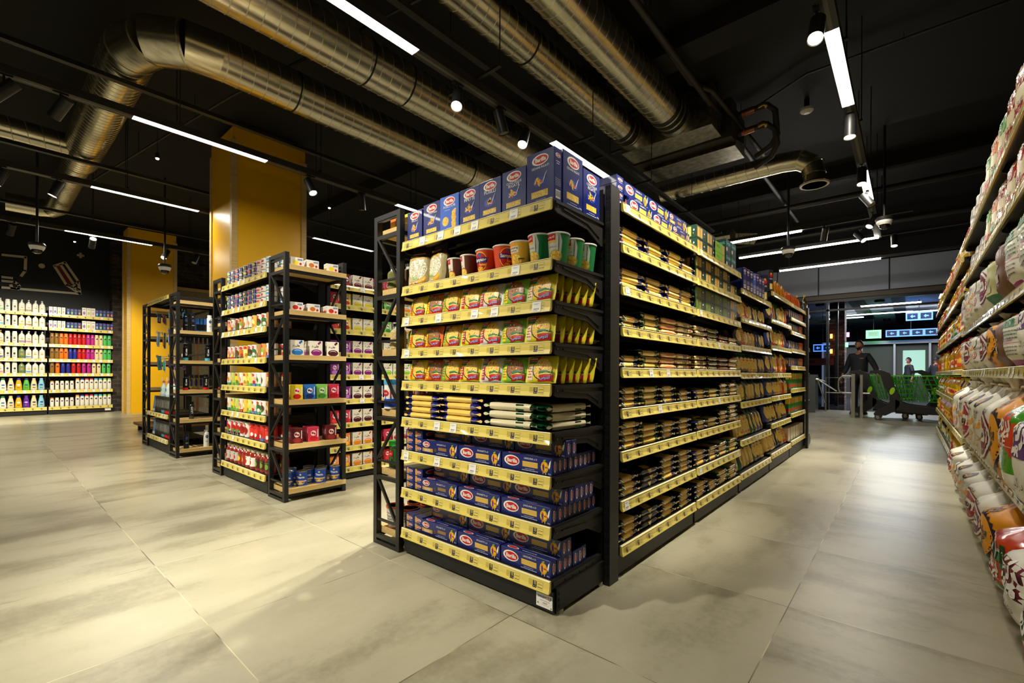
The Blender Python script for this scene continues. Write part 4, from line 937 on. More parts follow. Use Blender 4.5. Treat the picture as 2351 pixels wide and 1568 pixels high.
# spaghetti packets lying flat, sixth shelf
DB = mat('deep_blue_film', (24, 26, 110), .18, coat=.6); YS = mat('spaghetti_seen_through_film', (250, 212, 104), .25, noise=(40, (240, 196, 84), .4, (.3, 9, 9)), coat=.4); CR = mat('cream_film', (226, 216, 180), .22, coat=.4); DG = mat('dark_green_film', (14, 66, 36), .2, coat=.5)
def navy_deco(m, L, W, t):
    for q in range(6): m.rect(lambda u, v, hh: (u, v, t + .001 + hh), -L * .1 + q * L * .035, W * .3, -L * .08 + q * L * .035, W * .6, C(30, 30, 110), 1)
FP1 = Proto('spaghetti_packet', 'spaghetti packet', flat_pack(.285, .085, .028, DB, YS, .22, 1, navy_deco)); FP2 = Proto('spaghetti_packet', 'spaghetti packet', flat_pack(.30, .09, .03, DB, YS, .24, 2, navy_deco))
def cream_deco(m, L, W, t):
    m.rect(lambda u, v, hh: (u, .002 - hh, v), L * .12, .002, L * .26, t * .9, DG, 1); m.oval(lambda u, v, hh: (u, v, t + .002 + hh), 0, W * .5, L * .13, W * .3, GOLD, 1, 2); m.rect(lambda u, v, hh: (u, v, t + .002 + hh), L * .12, .004, L * .26, W * .9, DG, 1, 1, 3)
    squiggle(m, lambda u, v, hh: (u, .002 - hh, v), -L * .3, -L * .1, t * .4, .004, C(120, 140, 90), 2, 1)
FP3 = Proto('spaghetti_packet', 'spaghetti packet', flat_pack(.31, .1, .034, DG, CR, .12, 3, cream_deco))
G = 'spaghetti packets lying on the sixth shelf'
for k in range(4):
    h6 = EL[5] + .003 + k * .0315
    for r in range(3):
        S(FP1, Matrix(), -1.94 + .004 * k, 1.515 + r * .095, h6, 'blue and yellow spaghetti packet, ' + ORD[k] + ' layer, row ' + ('one', 'two', 'three')[r] + ' deep, beside the rack', G, random.uniform(-.05, .05))
        S(FP2, Matrix(), -1.64 + random.uniform(-.006, .006), 1.515 + r * .1, h6 + .001 * k, 'blue and yellow spaghetti packet, ' + ORD[k] + ' layer, row ' + ('one', 'two', 'three')[r] + ' deep, mid shelf', G, random.uniform(-.04, .04))
    if k < 3:
        for r in range(2): S(FP3, Matrix(), -1.33, 1.52 + r * .12, EL[5] + .003 + k * .038, 'cream and green spaghetti packet, ' + ORD[k] + ' layer, row ' + ('one', 'two')[r] + ' deep, facing front', G, random.uniform(-.02, .05))
        S(FP3, Matrix(), -1.105, 1.665, EL[5] + .003 + k * .038, 'cream and green spaghetti packet turned lengthways at the shelf end, ' + ORD[k] + ' layer', G, PI / 2 - .06)
# long boxes, shelves 7-9
LB = [('whole wheat spaghetti', Proto('spaghetti_box', 'pasta box', long_box('SPAGHETTI n.5', True))), ('spaghetti', Proto('spaghetti_box', 'pasta box', long_box('SPAGHETTI n.5'))), ('linguine', Proto('spaghetti_box', 'pasta box', long_box('LINGUINE n.13')))]
cx = [-1.813, -1.529, -1.243]
for s, (z, d0, d1) in enumerate(((EL[6], (6, 6, 9), (2, 2, 2)), (EL[7], (6, 6, 9), (4, 4, 6)), (EL[8], (5, 5, 7), (2, 2, 2)))):
    sh = ('seventh', 'eighth', 'bottom')[s]; G = 'spaghetti and linguine boxes on the ' + sh + ' shelf'
    for c, (nm, p) in enumerate(LB):
        for k in range(d0[c]):
            S(p, Matrix(), cx[c] + random.uniform(-.003, .003), 1.53 + k * .0385, z + .001, 'navy ' + nm + ' box, ' + ORD[k] + ' deep, lower layer on the ' + sh + ' shelf', G, random.uniform(-.012, .012))
        for k in range(d1[c]):
            S(p, Matrix(), cx[c] + (.03, .035, .04)[c] - (.01 * s) + random.uniform(-.004, .004) - (.012 if c == 2 else 0), 1.53 + (k + 1) * .0385 + .02, z + .072, 'navy ' + nm + ' box, ' + ORD[k + 1] + ' deep, upper layer on the ' + sh + ' shelf', G, random.uniform(-.02, .02))
    for i in range(2):
        for k in range(3 if s < 2 else 2):
            LB[0][1].put(Matrix.Translation((-2.055 + i * .074 - .035, 1.67, z + .001 + k * .0375)) @ Matrix.Rotation(PI / 2, 4, 'Z') @ Matrix(((1, 0, 0, 0), (0, 0, -1, 0), (0, 1, 0, 0), (0, 0, 0, 1))), 'navy spaghetti box end-on beside the rack, ' + ORD[i] + ' stack, ' + ORD[k] + ' layer, ' + sh + ' shelf', G)

# ---------------------------------------------------------------- rack beside the pasta display
RT = [1.81, 1.465, 1.12, .775, .437, .097]
rack('black steel rack with pine shelves beside the pasta end display', -2.36, 1.5, .25, .5, 1.885, RT)
GLS = mat('jar_glass', (200, 206, 190), .06, spec=.7, coat=.6); HERB = mat('dried_herbs', (120, 118, 62), .8, voro=(150, (60, 62, 30))); PUL = mat('pale_pulses', (200, 176, 120), .7, voro=(160, (140, 112, 66)))
def jar(body, r=.042, h=.13, cap=BLACK, neck=.6):
    m = MB(); m.lathe([(r * .96, 0), (r, .004), (r, h * .66), (r * .9, h * .74), (r * neck, h * .82), (r * neck, h * .9)], body, 20)
    c = MB(); c.lathe([(r * neck + .002, h * .88), (r * neck + .004, h * .9), (r * neck + .004, h), (.0, h + .001)], cap, 20)
    return m, c
def jarproto(body, **k):
    m, c = jar(body, **k)
    return Proto('storage_jar', 'jar', m, [('lid', c)])
# contents read through clear glass: body painted by its filling, shoulder left clear
def gjar(fill, r=.042, h=.13):
    m = MB(); m.lathe([(r * .96, 0), (r, .004), (r, h * .66), (r * .9, h * .74)], fill, 20); g = MB(); g.lathe([(r * .9, h * .74), (r * .6, h * .82), (r * .56, h * .9)], GLS, 20)
    c = MB(); c.lathe([(r * .6, h * .89), (r * .66, h * .9), (r * .66, h), (.0, h + .001)], BLACK, 18)
    return Proto('spice_jar', 'jar', m, [('glass_neck', g), ('stopper', c)])
JH = gjar(HERB, .043, .135); JP = gjar(PUL, .046, .145); JB = gjar(mat('dark_spice', (84, 60, 40), .8, voro=(150, (40, 26, 18))), .043, .135)
def R(p, x, y, z, l, g, rz=0): p.put(T(x, y, z, rz), l, g)
R(JH, -2.26, 1.575, RT[1] + .001, 'stoppered glass jar of green herbs at the front of the rack', 'glass jars on the rack by the pasta display'); R(JB, -2.15, 1.60, RT[1] + .001, 'stoppered glass jar of dark spice beside the green herb jar', 'glass jars on the rack by the pasta display')
R(JP, -2.225, 1.575, RT[2] + .001, 'stoppered glass jar of pale pulses at the front of the rack', 'glass jars on the rack by the pasta display'); R(JH, -2.13, 1.62, RT[2] + .001, 'herb jar behind the rack post beside the pale pulses jar', 'glass jars on the rack by the pasta display')
def canband(*bands):
    def deco(m, F, r, h):
        for (u0, v0, u1, v1, c) in bands: m.rect(F, u0 * r, v0 * h, u1 * r, v1 * h, c, 1, 8, 1)
        m.oval(F, 0, h * .62, r * .5, h * .12, RED, 3, 1, 16); m.text(F, '\u0628\u0647\u0631\u0648\u0632', 0, h * .62, r * .6, WHITE, 4)
    return deco
BL = C(30, 80, 180); LB_ = C(80, 170, 220)
m = can(.046, .15, C(232, 230, 222), canband((-3.1, .28, 3.1, .5, BL), (-3.1, .5, 3.1, .74, RED), (-1.4, .1, 1.4, .4, BL))); c = MB(); c.lathe([(.048, .142), (.049, .17), (.0, .172)], LB_, 24); MK = Proto('milk_powder_can', 'can', m, [('lid', c)])
for i, (x, y) in enumerate(((-2.27, 1.565), (-2.165, 1.575), (-2.23, 1.7), (-2.13, 1.72))): R(MK, x, y, RT[3] + .001, 'white blue and red powder can with blue lid, ' + ORD[i] + ' on the rack', 'powder cans on the rack by the pasta display')
m = can(.042, .14, mat('olives_jar', (74, 80, 40), .2, voro=(60, (30, 36, 16))), canband((-3.1, .12, 3.1, .78, C(30, 120, 50)))); c = MB(); c.lathe([(.043, .13), (.044, .158), (.0, .16)], C(60, 190, 60), 20)
R(Proto('seasoning_jar', 'jar', m, [('lid', c)]), -2.235, 1.57, RT[4] + .001, 'green labelled seasoning jar with bright green lid on the rack', None)
m = MB(); m.lathe([(.04, 0), (.042, .003), (.05, .118)], mat('clear_tub', (204, 198, 188), .15, coat=.5), 24); m.lathe([(.052, .112), (.053, .124), (.046, .124), (.046, .118)], C(214, 90, 50), 24); m.lathe([(.041, .0), (.043, .008)], C(214, 90, 50), 24)
for q in range(4): m.rect(body_face([(.04, 0), (.051, .12)]), -.03, .03 + q * .018, .03, .036 + q * .018, C(150, 140, 130), 2, 5, 1)
TB = Proto('plastic_tub', 'tub', m)
for i, (x, y) in enumerate(((-2.25, 1.575), (-2.14, 1.60), (-2.22, 1.7), (-2.12, 1.72), (-2.2, 1.82))): R(TB, x, y, RT[5] + .001, 'clear plastic tub with orange rim on the bottom rack board, ' + ORD[i] + ' back', 'plastic tubs on the bottom rack board')
for i, (c_, x) in enumerate(((C(200, 110, 30), -2.275), (C(70, 24, 60), -2.215), (C(214, 214, 40), -2.15))):
    R(Proto('tea_box', 'box', carton(.055, .07, .12, c_, lambda m, F, w, h: m.rect(F, -w * .3, h * .3, w * .3, h * .7, GOLD, 1))), x, 1.57, RT[0] + .001, ('orange', 'plum', 'lime yellow')[i] + ' small box on the topmost rack board by the pasta display', 'small boxes on the topmost rack board')

# ---------------------------------------------------------------- pasta shelving run
ML = [1.809, 1.612, 1.408, 1.21, 1.01, .812, .604, .365, .149]
M3 = [1.693, 1.457, 1.225, .992, .748, .432, .155]; M4 = [1.822, 1.546, 1.274, .995, .755, .479, .177]; M5 = [1.819, 1.658, 1.498, 1.286, 1.081, .81, .516, .192]
BY = [(2.017, 1.02, ML), (3.072, 1.0, ML), (4.107, 1.07, M3), (5.212, .985, M4), (6.235, .955, M5)]
BM = []
for i, (y0, W, lv) in enumerate(BY):
    u, Mx = bay('shelving_bay', ORD[i] + ' shelving bay of the pasta aisle counted from the end display', 'shelving bays of the pasta aisle', (-1.05, y0, 0), PI / 2, W, .46, lv, 1.87, posts=(0 if i else 0, 1), rails={len(lv) - 1: (1, 0), 0: (2, 1)}, n=8, brk=(i > 0, 1))
    BM.append(Mx)
b = MB(); b.box(-1.6, 1.995, 0, -1.575, 7.2, 1.9, STEELD); tag(obj('gondola_spine', b), 'dark centre panel between the two sides of the pasta shelving', 'panel')
def film(c, **k): return mat('film_%d_%d_%d' % c, c, .2, coat=.5, **k)
NV = film((20, 24, 70)); GN = film((18, 84, 50)); PK = film((240, 186, 126)); BK = film((24, 24, 26)); OL = film((124, 116, 60)); BR = film((140, 84, 62)); CRM = film((236, 210, 156)); LGN = film((90, 180, 100))
def tri(m, L, W, t):
    F = lambda u, v, hh: (u, .0 - hh, v); F2 = lambda u, v, hh: (u, v, t + .0025 + hh)
    m.shape(F, [(-L * .36, t * .85), (-L * .2, t * .2), (-L * .17, t * .2), (-L * .32, t * .85)], WHITE, 1); m.shape(F, [(-L * .38, t * .8), (-L * .25, t * .15), (-L * .22, t * .15), (-L * .35, t * .8)], GREEN, 1)
    m.oval(F, L * .1, t * .5, L * .02, t * .18, RED, 1, 1, 8); m.oval(F, L * .17, t * .45, L * .018, t * .2, C(70, 50, 90), 1, 1, 8)
    m.shape(F2, [(-L * .2, W * .2), (L * .0, W * .1), (L * .2, W * .7), (L * .05, W * .85)], YS, 2)
def blackdeco(m, L, W, t):
    F = lambda u, v, hh: (u, .0 - hh, v)
    for q in (-.1, .0, .1): m.rect(F, L * q, t * .1, L * q + L * .05, t * .9, BK, 1)
    m.oval(F, L * .3, t * .5, L * .03, t * .3, RED, 2, 1, 10)
PKS = [('navy and yellow', Proto('spaghetti_packet', 'spaghetti packet', flat_pack(.25, .09, .031, NV, YS, .3, 5, tri))), ('green and yellow', Proto('spaghetti_packet', 'spaghetti packet', flat_pack(.25, .09, .031, GN, YS, .28, 6, checker=LGN))), ('peach', Proto('spaghetti_packet', 'spaghetti packet', flat_pack(.25, .085, .03, PK, PK, .1, 7, lambda m, L, W, t: m.rect(lambda u, v, hh: (u, -hh, v), -L * .2, t * .3, L * .2, t * .6, C(236, 120, 40), 1)))),
       ('black and cream', Proto('spaghetti_packet', 'spaghetti packet', flat_pack(.25, .08, .028, CRM, CRM, .2, 8, blackdeco))), ('olive', Proto('spaghetti_packet', 'spaghetti packet', flat_pack(.24, .08, .028, BK, OL, .2, 9, checker=WHITE))), ('brown', Proto('spaghetti_packet', 'spaghetti packet', flat_pack(.24, .08, .028, C(200, 180, 160, .2), BR, .1, 10))), ('cream tipped', Proto('spaghetti_packet', 'spaghetti packet', flat_pack(.25, .08, .028, BK, CRM, .2, 11))),
       ('royal blue ended', Proto('spaghetti_packet', 'spaghetti packet', flat_pack(.29, .085, .032, DB, YS, .22, 12, navy_deco))), ('plain navy', Proto('spaghetti_packet', 'spaghetti packet', flat_pack(.25, .09, .032, NV, NV, .3, 13, lambda m, L, W, t: (m.shape(lambda u, v, hh: (u, -hh, v), [(-L * .12, t * .9), (L * .08, t * .9), (0, t * .1)], YS, 1), m.shape(lambda u, v, hh: (u, v, t + .0025 + hh), [(-L * .2, W * .1), (L * .05, W * .05), (L * .2, W * .6), (-L * .02, W * .8)], YS, 2)))))]
LW = ('top', 'second', 'third', 'fourth', 'fifth', 'sixth', 'seventh', 'eighth', 'bottom')
def pile(bi, lv, x, kind, n, j, t=.0345, rows=2):
    nm, p = PKS[kind]; z = BY[bi][2][lv] + .002
    for r in range(rows):
        for k in range(n - (r > 0 and n > 2)):
            jit = random.uniform(-.012, .012)
            S(p, BM[bi], x + jit, .016 + r * .11 + random.uniform(0, .008), z + k * t, '%s packet, layer %s, %s%s pile, %s shelf, %s pasta bay' % (nm, ('one', 'two', 'three', 'four', 'five')[k], ORD[j], ' rear' if r else '', LW[lv], ORD[bi]), 'spaghetti packets in the %s pasta bay' % ORD[bi], random.uniform(-.035, .035))
q = [.135, .385, .635, .885]
for lv, rows in {1: ((.15, 7, 3), (.44, 7, 3), (.72, 7, 3), (.93, 7, 2)), 2: ((.15, 7, 3), (.44, 7, 3), (.72, 7, 3), (.93, 7, 3)), 3: ((q[0], 0, 2), (q[1], 1, 3), (q[2], 2, 3), (q[3], 3, 3)), 4: ((q[0], 0, 2), (q[1], 1, 3), (q[2], 2, 3), (q[3], 3, 3)),
                 5: ((q[0], 0, 3), (q[1], 1, 3), (q[2], 0, 3), (q[3], 0, 2)), 6: ((q[0], 0, 4), (q[1], 1, 3), (q[2], 0, 3), (q[3], 0, 3)), 7: ((q[0], 0, 3), (q[1], 8, 3), (q[2], 0, 4), (q[3], 0, 4)), 8: ((q[0], 0, 3), (q[1], 8, 3), (q[2], 0, 3), (q[3], 0, 3))}.items():
    for j, (x, kd, n) in enumerate(rows): pile(0, lv, x, kd, n, j)
for lv, rows in {3: ((q[0], 3, 3), (q[1], 4, 3), (q[2], 5, 2), (q[3], 6, 2)), 4: ((q[0], 3, 3), (q[1], 4, 3), (q[2], 5, 3), (q[3], 6, 3)), 5: ((q[0], 0, 2), (q[1], 1, 2), (q[2], 0, 3), (q[3], 1, 3)), 6: ((q[0], 0, 2), (q[1], 1, 2), (q[2], 0, 3), (q[3], 1, 4)),
                 7: ((q[0], 0, 3), (q[1], 0, 3), (q[2], 1, 3), (q[3], 1, 3)), 8: ((q[0], 0, 3), (q[1], 0, 2), (q[2], 1, 3), (q[3], 1, 3))}.items():
    for j, (x, kd, n) in enumerate(rows): pile(1, lv, x, kd, n, j)
# boxes on the top shelf
z = ML[0] + .001
for r in range(2):
    for i in range(3):
        S(LB[(2, 2, 0)[i]][1], BM[0], .255 + i * .283 - r * .03, .02 + r * .01, z + r * .071, 'navy %s box on the aisle top shelf, %s along, %s layer' % (('first linguine', 'next linguine', 'whole wheat spaghetti')[i], ORD[i], ('lower', 'upper')[r]), 'long pasta boxes on the top shelf of the first bay')
for k in range(4): LB[2][1].put(BM[0] @ Matrix.Translation((.01, .17, z + k * .0375)) @ Matrix.Rotation(PI / 2, 4, 'Z') @ Matrix(((1, 0, 0, 0), (0, 0, -1, 0), (0, 1, 0, 0), (0, 0, 0, 1))), 'navy box end-on over the first upright, ' + ORD[k] + ' from below', 'long pasta boxes on the top shelf of the first bay')
DGB = mat('dark_green_carton', (20, 52, 38), .35)
def nest(fill):
    def d(m, F, w, h):
        m.rect(F, -w * .42, h * .12, w * .1, h * .88, fill, 1); m.rect(F, -w * .18, h * .1, -w * .14, h * .9, DGB, 2); m.oval(F, w * .3, h * .6, w * .05, h * .08, WHITE, 1, 1, 8); m.oval(F, w * .26, h * .35, w * .03, h * .06, GOLD, 1, 1, 8)
        for a in range(8): m.rect(F, -w * .5 + a * w / 8, 0, -w * .495 + a * w / 8, h, C(40, 96, 70), 1)
    return d
TAG = C(214, 170, 84); SPN = mat('green_noodle', (120, 140, 50), .5, voro=(90, (50, 70, 24))); STR = mat('straw_noodle', (206, 170, 90), .5, voro=(70, (110, 84, 40)))
NB = [('tagliatelle', Proto('pasta_carton', 'pasta box', carton(.19, .085, .09, DGB, nest(TAG)))), ('spinach nest', Proto('pasta_carton', 'pasta box', carton(.19, .085, .09, DGB, nest(SPN)))), ('straw nest', Proto('pasta_carton', 'pasta box', carton(.19, .085, .09, DGB, nest(STR))))]
for i in range(2):
    for k in range(2): S(NB[0][1], BM[1], .13 + i * .2, .02, z + k * .086, 'dark green tagliatelle carton on the aisle top shelf, %s, %s layer' % (ORD[i], ORD[k]), 'dark green pasta cartons')
LM = C(140, 200, 30)
LP = Proto('pasta_carton', 'pasta box', carton(.26, .075, .1, LM, lambda m, F, w, h: (m.text(F, 'PASTA', -w * .1, h * .6, w * .3, GREEN, 1), m.rect(F, w * .25, h * .1, w * .45, h * .9, TAG, 1))))
for k in range(2): S(LP, BM[1], .52, .02, z + k * .076, 'lime green pasta carton on the aisle top shelf, %s layer' % ORD[k], 'lime green pasta cartons')
TE = C(26, 60, 62); OG = Proto('pasta_carton', 'pasta box', carton(.13, .11, .08, TE, lambda m, F, w, h: (m.text(F, 'Organic', 0, h * .7, w * .85, C(80, 200, 190), 1, bold=.03, height=h * .35), m.oval(F, -w * .3, h * .3, w * .12, h * .15, WHITE, 1, 1, 12))))
for i in range(2):
    for k in range(2): S(OG, BM[1], .745 + i * .14, .02, z + k * .111, 'teal printed organic pasta carton, %s along, %s layer' % (ORD[i], ORD[k]), 'teal pasta cartons')
for lv in (1, 2):
    for i in range(5):
        for k in range(2):
            if lv == 1 and k == 1 and i > 3: continue
            S(NB[(0 if i < 3 else 2) if lv == 1 else (1 if i < 4 else 0)][1], BM[1], .11 + i * .195, .02, ML[lv] + .001 + k * .086 * .98, 'dark green pasta carton, %s along, %s layer, %s shelf, second bay' % (ORD[i], ORD[k], LW[lv]), 'dark green pasta cartons', sc=(1, 1, .98))
# standing bags of short pasta
def pbag(col, fill, low, seed, top=None):
    def d(m, F, w, h):
        m.oval(F, 0, h * .46, w * .36, h * .3, WHITE, 1, 3, 22); m.oval(F, 0, h * .46, w * .33, h * .28, fill, 2, 3, 22); m.oval(F, w * .18, h * .62, w * .13, h * .045, RED, 3, 1, 12); m.rect(F, -w * .45, h * .02, w * .45, h * .14, low, 1, 6, 1); m.oval(F, w * .1, h * .16, w * .1, h * .04, RED, 3, 1, 10)
    return Proto('pasta_bag', 'pasta bag', bag(.125, .235, .065, col, d, seed, top))
SH1 = mat('short_pasta', (252, 218, 110), .4, voro=(75, (206, 150, 54))); SH2 = mat('coloured_short_pasta', (240, 180, 76), .4, voro=(60, (120, 60, 24))); CLR = film((240, 200, 104))
PBS = [('navy topped', pbag(NV, SH1, NV, 1)), ('green topped', pbag(GN, SH1, GN, 2)), ('yellow and red', pbag(film((240, 204, 60)), SH1, RED, 3, GN)), ('clear', pbag(CLR, SH1, NV, 4, BK)), ('red and green', pbag(film((206, 40, 30)), SH2, GN, 5, film((236, 190, 40)))), ('blue topped', pbag(film((30, 60, 150)), SH1, NV, 6))]
SQ = {2: [(0, 3, 4, 3, 0, 3, 1, 0), (0, 4, 2, 3, 3, 0, 5, 1), (3, 1, 1, 3, 2, 3, 0, 5), (0, 3, 1, 3, 3, 1, 3, 0), (3, 2, 3, 3, 1, 1, 5, 0), (3, 1, 3, 3, 3, 1, 0, 3)], 3: [(0, 5, 4, 1, 2, 5, 2, 4), (5, 0, 4, 1, 2, 2, 4, 5), (0, 5, 5, 2, 4, 2, 4, 4), (5, 0, 5, 2, 2, 4, 4, 2), (5, 3, 0, 2, 0, 3, 5, 0), (3, 3, 2, 5, 0, 0, 3, 4)]}
for bi in (2, 3):
    for s in range(6):
        lv = s + 1
        for i in range(8):
            nm, p = PBS[SQ[bi][s][i]]
            hmax = BY[bi][2][lv - 1] - BY[bi][2][lv] - .055; k = min(1, hmax / .235)
            S(p, BM[bi], .085 + i * .12, .062 + random.uniform(0, .01), BY[bi][2][lv] + .002, '%s pasta bag, %s along, %s shelf, %s bay' % (nm, ORD[i], LW[lv] if lv < 6 else 'bottom', ORD[bi]), 'bags of short pasta', random.uniform(-.3, .3), -.1 if s < 4 else -.25, random.uniform(-.08, .08), (1, 1, k))
            if i < 7: S(p, BM[bi], .14 + i * .12, .2, BY[bi][2][lv] + .002, '%s pasta bag in the rear row, %s along, %s shelf, %s bay' % (nm, ORD[i], LW[lv] if lv < 6 else 'bottom', ORD[bi]), 'bags of short pasta', 0, -.05, 0, (1, 1, k * .97)) if s < 5 else None
# tall boxes on top of bays three and four, packs in bay five
for i in range(7):
    p = P[2] if i == 3 else P[(1, 3, 4, 2, 5, 1, 4)[i]]
    S(p, BM[2], .1 + i * .105, .03, M3[0] + .001, ('light blue' if i == 3 else 'navy') + ' pasta box turned narrow side out, %s along, third bay top' % ORD[i], 'pasta boxes on top of the third bay', PI / 2 - .15, sc=(.7, 1, 1))
DP = Proto('pasta_box', 'pasta box', carton(.12, .27, .07, C(18, 24, 50), lambda m, F, w, h: (m.oval(F, 0, h * .75, w * .36, h * .09, RED, 1, 1, 18), m.oval(F, 0, h * .82, w * .2, h * .05, GOLD, 2, 1, 14), m.text(F, 'PASTA', 0, h * .58, w * .6, WHITE, 1), m.rect(F, -w * .3, h * .1, w * .3, h * .36, SH1, 1))))
S(DP, BM[2], .86, .05, M3[0] + .001, 'tallest dark pasta box on top of the third bay', 'dark tall pasta boxes', .3); S(DP, BM[2], 1.0, .05, M3[0] + .001, 'tall dark pasta box beside the very tallest one', 'dark tall pasta boxes', .9); S(DP, BM[3], .06, .05, M4[0] + .001, 'tall dark pasta box first on top of the fourth bay', 'dark tall pasta boxes', 1.2, sc=(1, 1, .8))
BS = Proto('biscuit_pack', 'packet', bag(.1, .18, .04, film((200, 130, 40)), lambda m, F, w, h: (m.rect(F, -w * .3, h * .3, w * .3, h * .7, C(120, 60, 30), 1, 3, 3), m.oval(F, 0, h * .5, w * .2, h * .15, C(250, 200, 90), 2, 1, 12)), 3)); BS2 = Proto('biscuit_pack', 'packet', bag(.1, .16, .04, film((206, 90, 40)), lambda m, F, w, h: m.oval(F, 0, h * .5, w * .3, h * .25, C(240, 200, 130), 2, 2, 14), 5))
for i in range(7): S(BS, BM[3], .16 + i * .115, .06, M4[0] + .002, 'amber biscuit pack, %s along the top of the fourth bay' % ORD[i], 'amber biscuit packs', random.uniform(.2, .6), -.1)
for i in range(8): S(BS2, BM[4], .06 + i * .112, .06, M5[0] + .002, 'orange biscuit pack, %s along the top of the fifth bay' % ORD[i], 'orange biscuit packs', random.uniform(.2, .5), -.1)
BXP = [('blue', Proto('snack_box', 'packet', carton(.1, .1, .05, C(60, 80, 150), lambda m, F, w, h: (m.rect(F, -w * .35, h * .2, w * .2, h * .8, C(190, 150, 120), 1), m.oval(F, w * .25, h * .5, w * .1, h * .2, WHITE, 2, 1, 10))))), ('orange', Proto('snack_box', 'packet', carton(.1, .11, .05, C(206, 96, 36), lambda m, F, w, h: m.rect(F, -w * .3, h * .2, w * .3, h * .6, C(240, 200, 120), 1)))),
       ('green', Proto('herb_tube', 'packet', carton(.06, .19, .04, C(40, 130, 50), lambda m, F, w, h: (m.rect(F, -w * .4, h * .6, w * .4, h * .95, C(240, 190, 50), 1), m.rect(F, -w * .4, h * .1, w * .4, h * .3, RED, 1))))), ('cream', Proto('cream_carton', 'packet', carton(.13, .15, .07, C(206, 196, 170), lambda m, F, w, h: m.rect(F, -w * .3, h * .3, w * .3, h * .6, C(180, 160, 120), 1))))]
for lv in range(1, 8):
    kd = (0, 0, 0, 0, 0, 2, 2, 3)[lv]; n = 8 if kd == 0 else 12 if kd == 2 else 6
    for i in range(n):
        k2 = 1 if kd == 0 and i >= 6 else kd
        S(BXP[k2][1], BM[4], .07 + i * (.84 / (n - 1)), .03, M5[lv] + .001, '%s carton, %s along, %s shelf of the fifth bay' % (BXP[k2][0], ORD[i], LW[lv] if lv < 7 else 'bottom'), 'cartons of the fifth bay', random.uniform(-.1, .1))
# far end display and oil bottles
FU, FM = bay('gondola_end_display', 'black gondola end display at the far end of the pasta run', None, (-1.06, 7.66, 0), PI, 1.0, .40, M5[:1] + [1.35, 1.0, .62, .15], 1.87, posts=(2, 2), side=(1, 1), depth_post=.06)
def bottle(r, h, body, cap, label=None, neck=.3, sx=1, sy=1, name='oil_bottle', cat='bottle', lab=None, capr=None, caph=.1, extra=None):
    prof = [(r * .9, 0), (r, h * .02), (r, h * .58), (r * .92, h * .66), (r * (neck + .25), h * .78), (r * neck, h * .86), (r * neck, h * (1 - caph))]
    m = MB(); m.lathe(prof, body, 18, sx=sx, sy=sy); F = body_face(prof, sx, sy)
    if label: m.rect(F, -r * 1.2, h * .12, r * 1.2, h * .48, label, 1, 8, 1)
    if lab: lab(m, F, r, h)
    c = MB(); cr = capr or r * neck * 1.15; c.lathe([(cr, h * (1 - caph)), (cr, h), (.0, h * 1.002)], cap, 16)
    if extra: extra(c, r, h)
    return Proto(name, cat, m, [('cap', c)])
OIL = mat('golden_oil', (214, 168, 20), .08, coat=1, spec=.8); OIL2 = mat('amber_oil', (190, 120, 16), .08, coat=1); OLV = mat('olive_oil_dark_glass', (34, 36, 14), .08, coat=1)
OV = bottle(.036, .28, OLV, mat('gold_cap', (200, 170, 50), .3, .5), C(206, 196, 130))
for i in range(5): S(OV, FM, .06 + i * .085, .08 + .02 * (i % 2), M5[0] + .001, 'dark olive oil bottle with gold cap topping the far end, ' + ORD[i], 'olive oil bottles at the far end')
# ---------------------------------------------------------------- canned food end display with racks either side
GL = [1.79, 1.56, 1.354, 1.103, .864, .629, .411, .152]
GU, GM = bay('gondola_end_display', 'black gondola end display stocked with cans and sauce jars', None, (-4.925, 1.5, 0), 0, 1.02, .42, GL, 1.86, posts=(1, 1), rails={0: (3, 2), 1: (4, 4), 2: (2, 7), 7: (0, 0)}, depth_post=.06)
rack('black steel rack with pine shelves, canned food end display, nearer the cosmetics', -5.2, 1.5, .25, .5, 1.9, RT)
rack('black steel rack with jelly boxes on pine shelves beside the canned food end display', -3.86, 1.5, .3, .5, 1.9, RT)
def tuna(c1, c2):
    def d(m, F, r, h):
        m.rect(F, -3.1 * r, .12 * h, 3.1 * r, .88 * h, c1, 1, 12, 1); m.oval(F, 0, h * .5, r * .55, h * .26, c2, 2, 1, 12); m.rect(F, -r * .5, h * .62, r * .3, h * .74, WHITE, 3, 2, 1)
    return d
TN = [('violet and green', C(70, 60, 150), C(150, 220, 90)), ('slate violet', C(80, 74, 110), WHITE), ('blue and orange', C(30, 60, 170), C(240, 110, 40)), ('navy and silver', C(24, 34, 80), C(190, 190, 190)), ('navy and yellow', C(28, 36, 80), C(220, 200, 60)), ('blue and red', C(26, 46, 130), C(220, 60, 40)), ('navy and gold', C(28, 40, 110), C(220, 180, 50)), ('pink and white', C(226, 200, 190), C(200, 60, 60)), ('white and red', C(226, 222, 214), C(190, 60, 40)), ('white and sky blue', C(226, 226, 222), C(80, 160, 210))]
TP = [(n, Proto('tuna_can', 'can', can(.041, .046, WHITE, tuna(a, b)))) for n, a, b in TN]
for lv in (0, 1):
    for i, (n, p) in enumerate(TP):
        for k in range(3 if not (lv == 0 and i == 0) else 3):
            for r in range(2):
                S(p, GM, .06 + i * .1, .065 + r * .1, GL[lv] + .001 + k * .047, '%s fish can, %s up, %s stack%s, %s shelf' % (n, ORD[k], ORD[i], ' at the rear' if r else '', LW[lv]), 'stacks of small fish cans', random.uniform(-.4, .4))
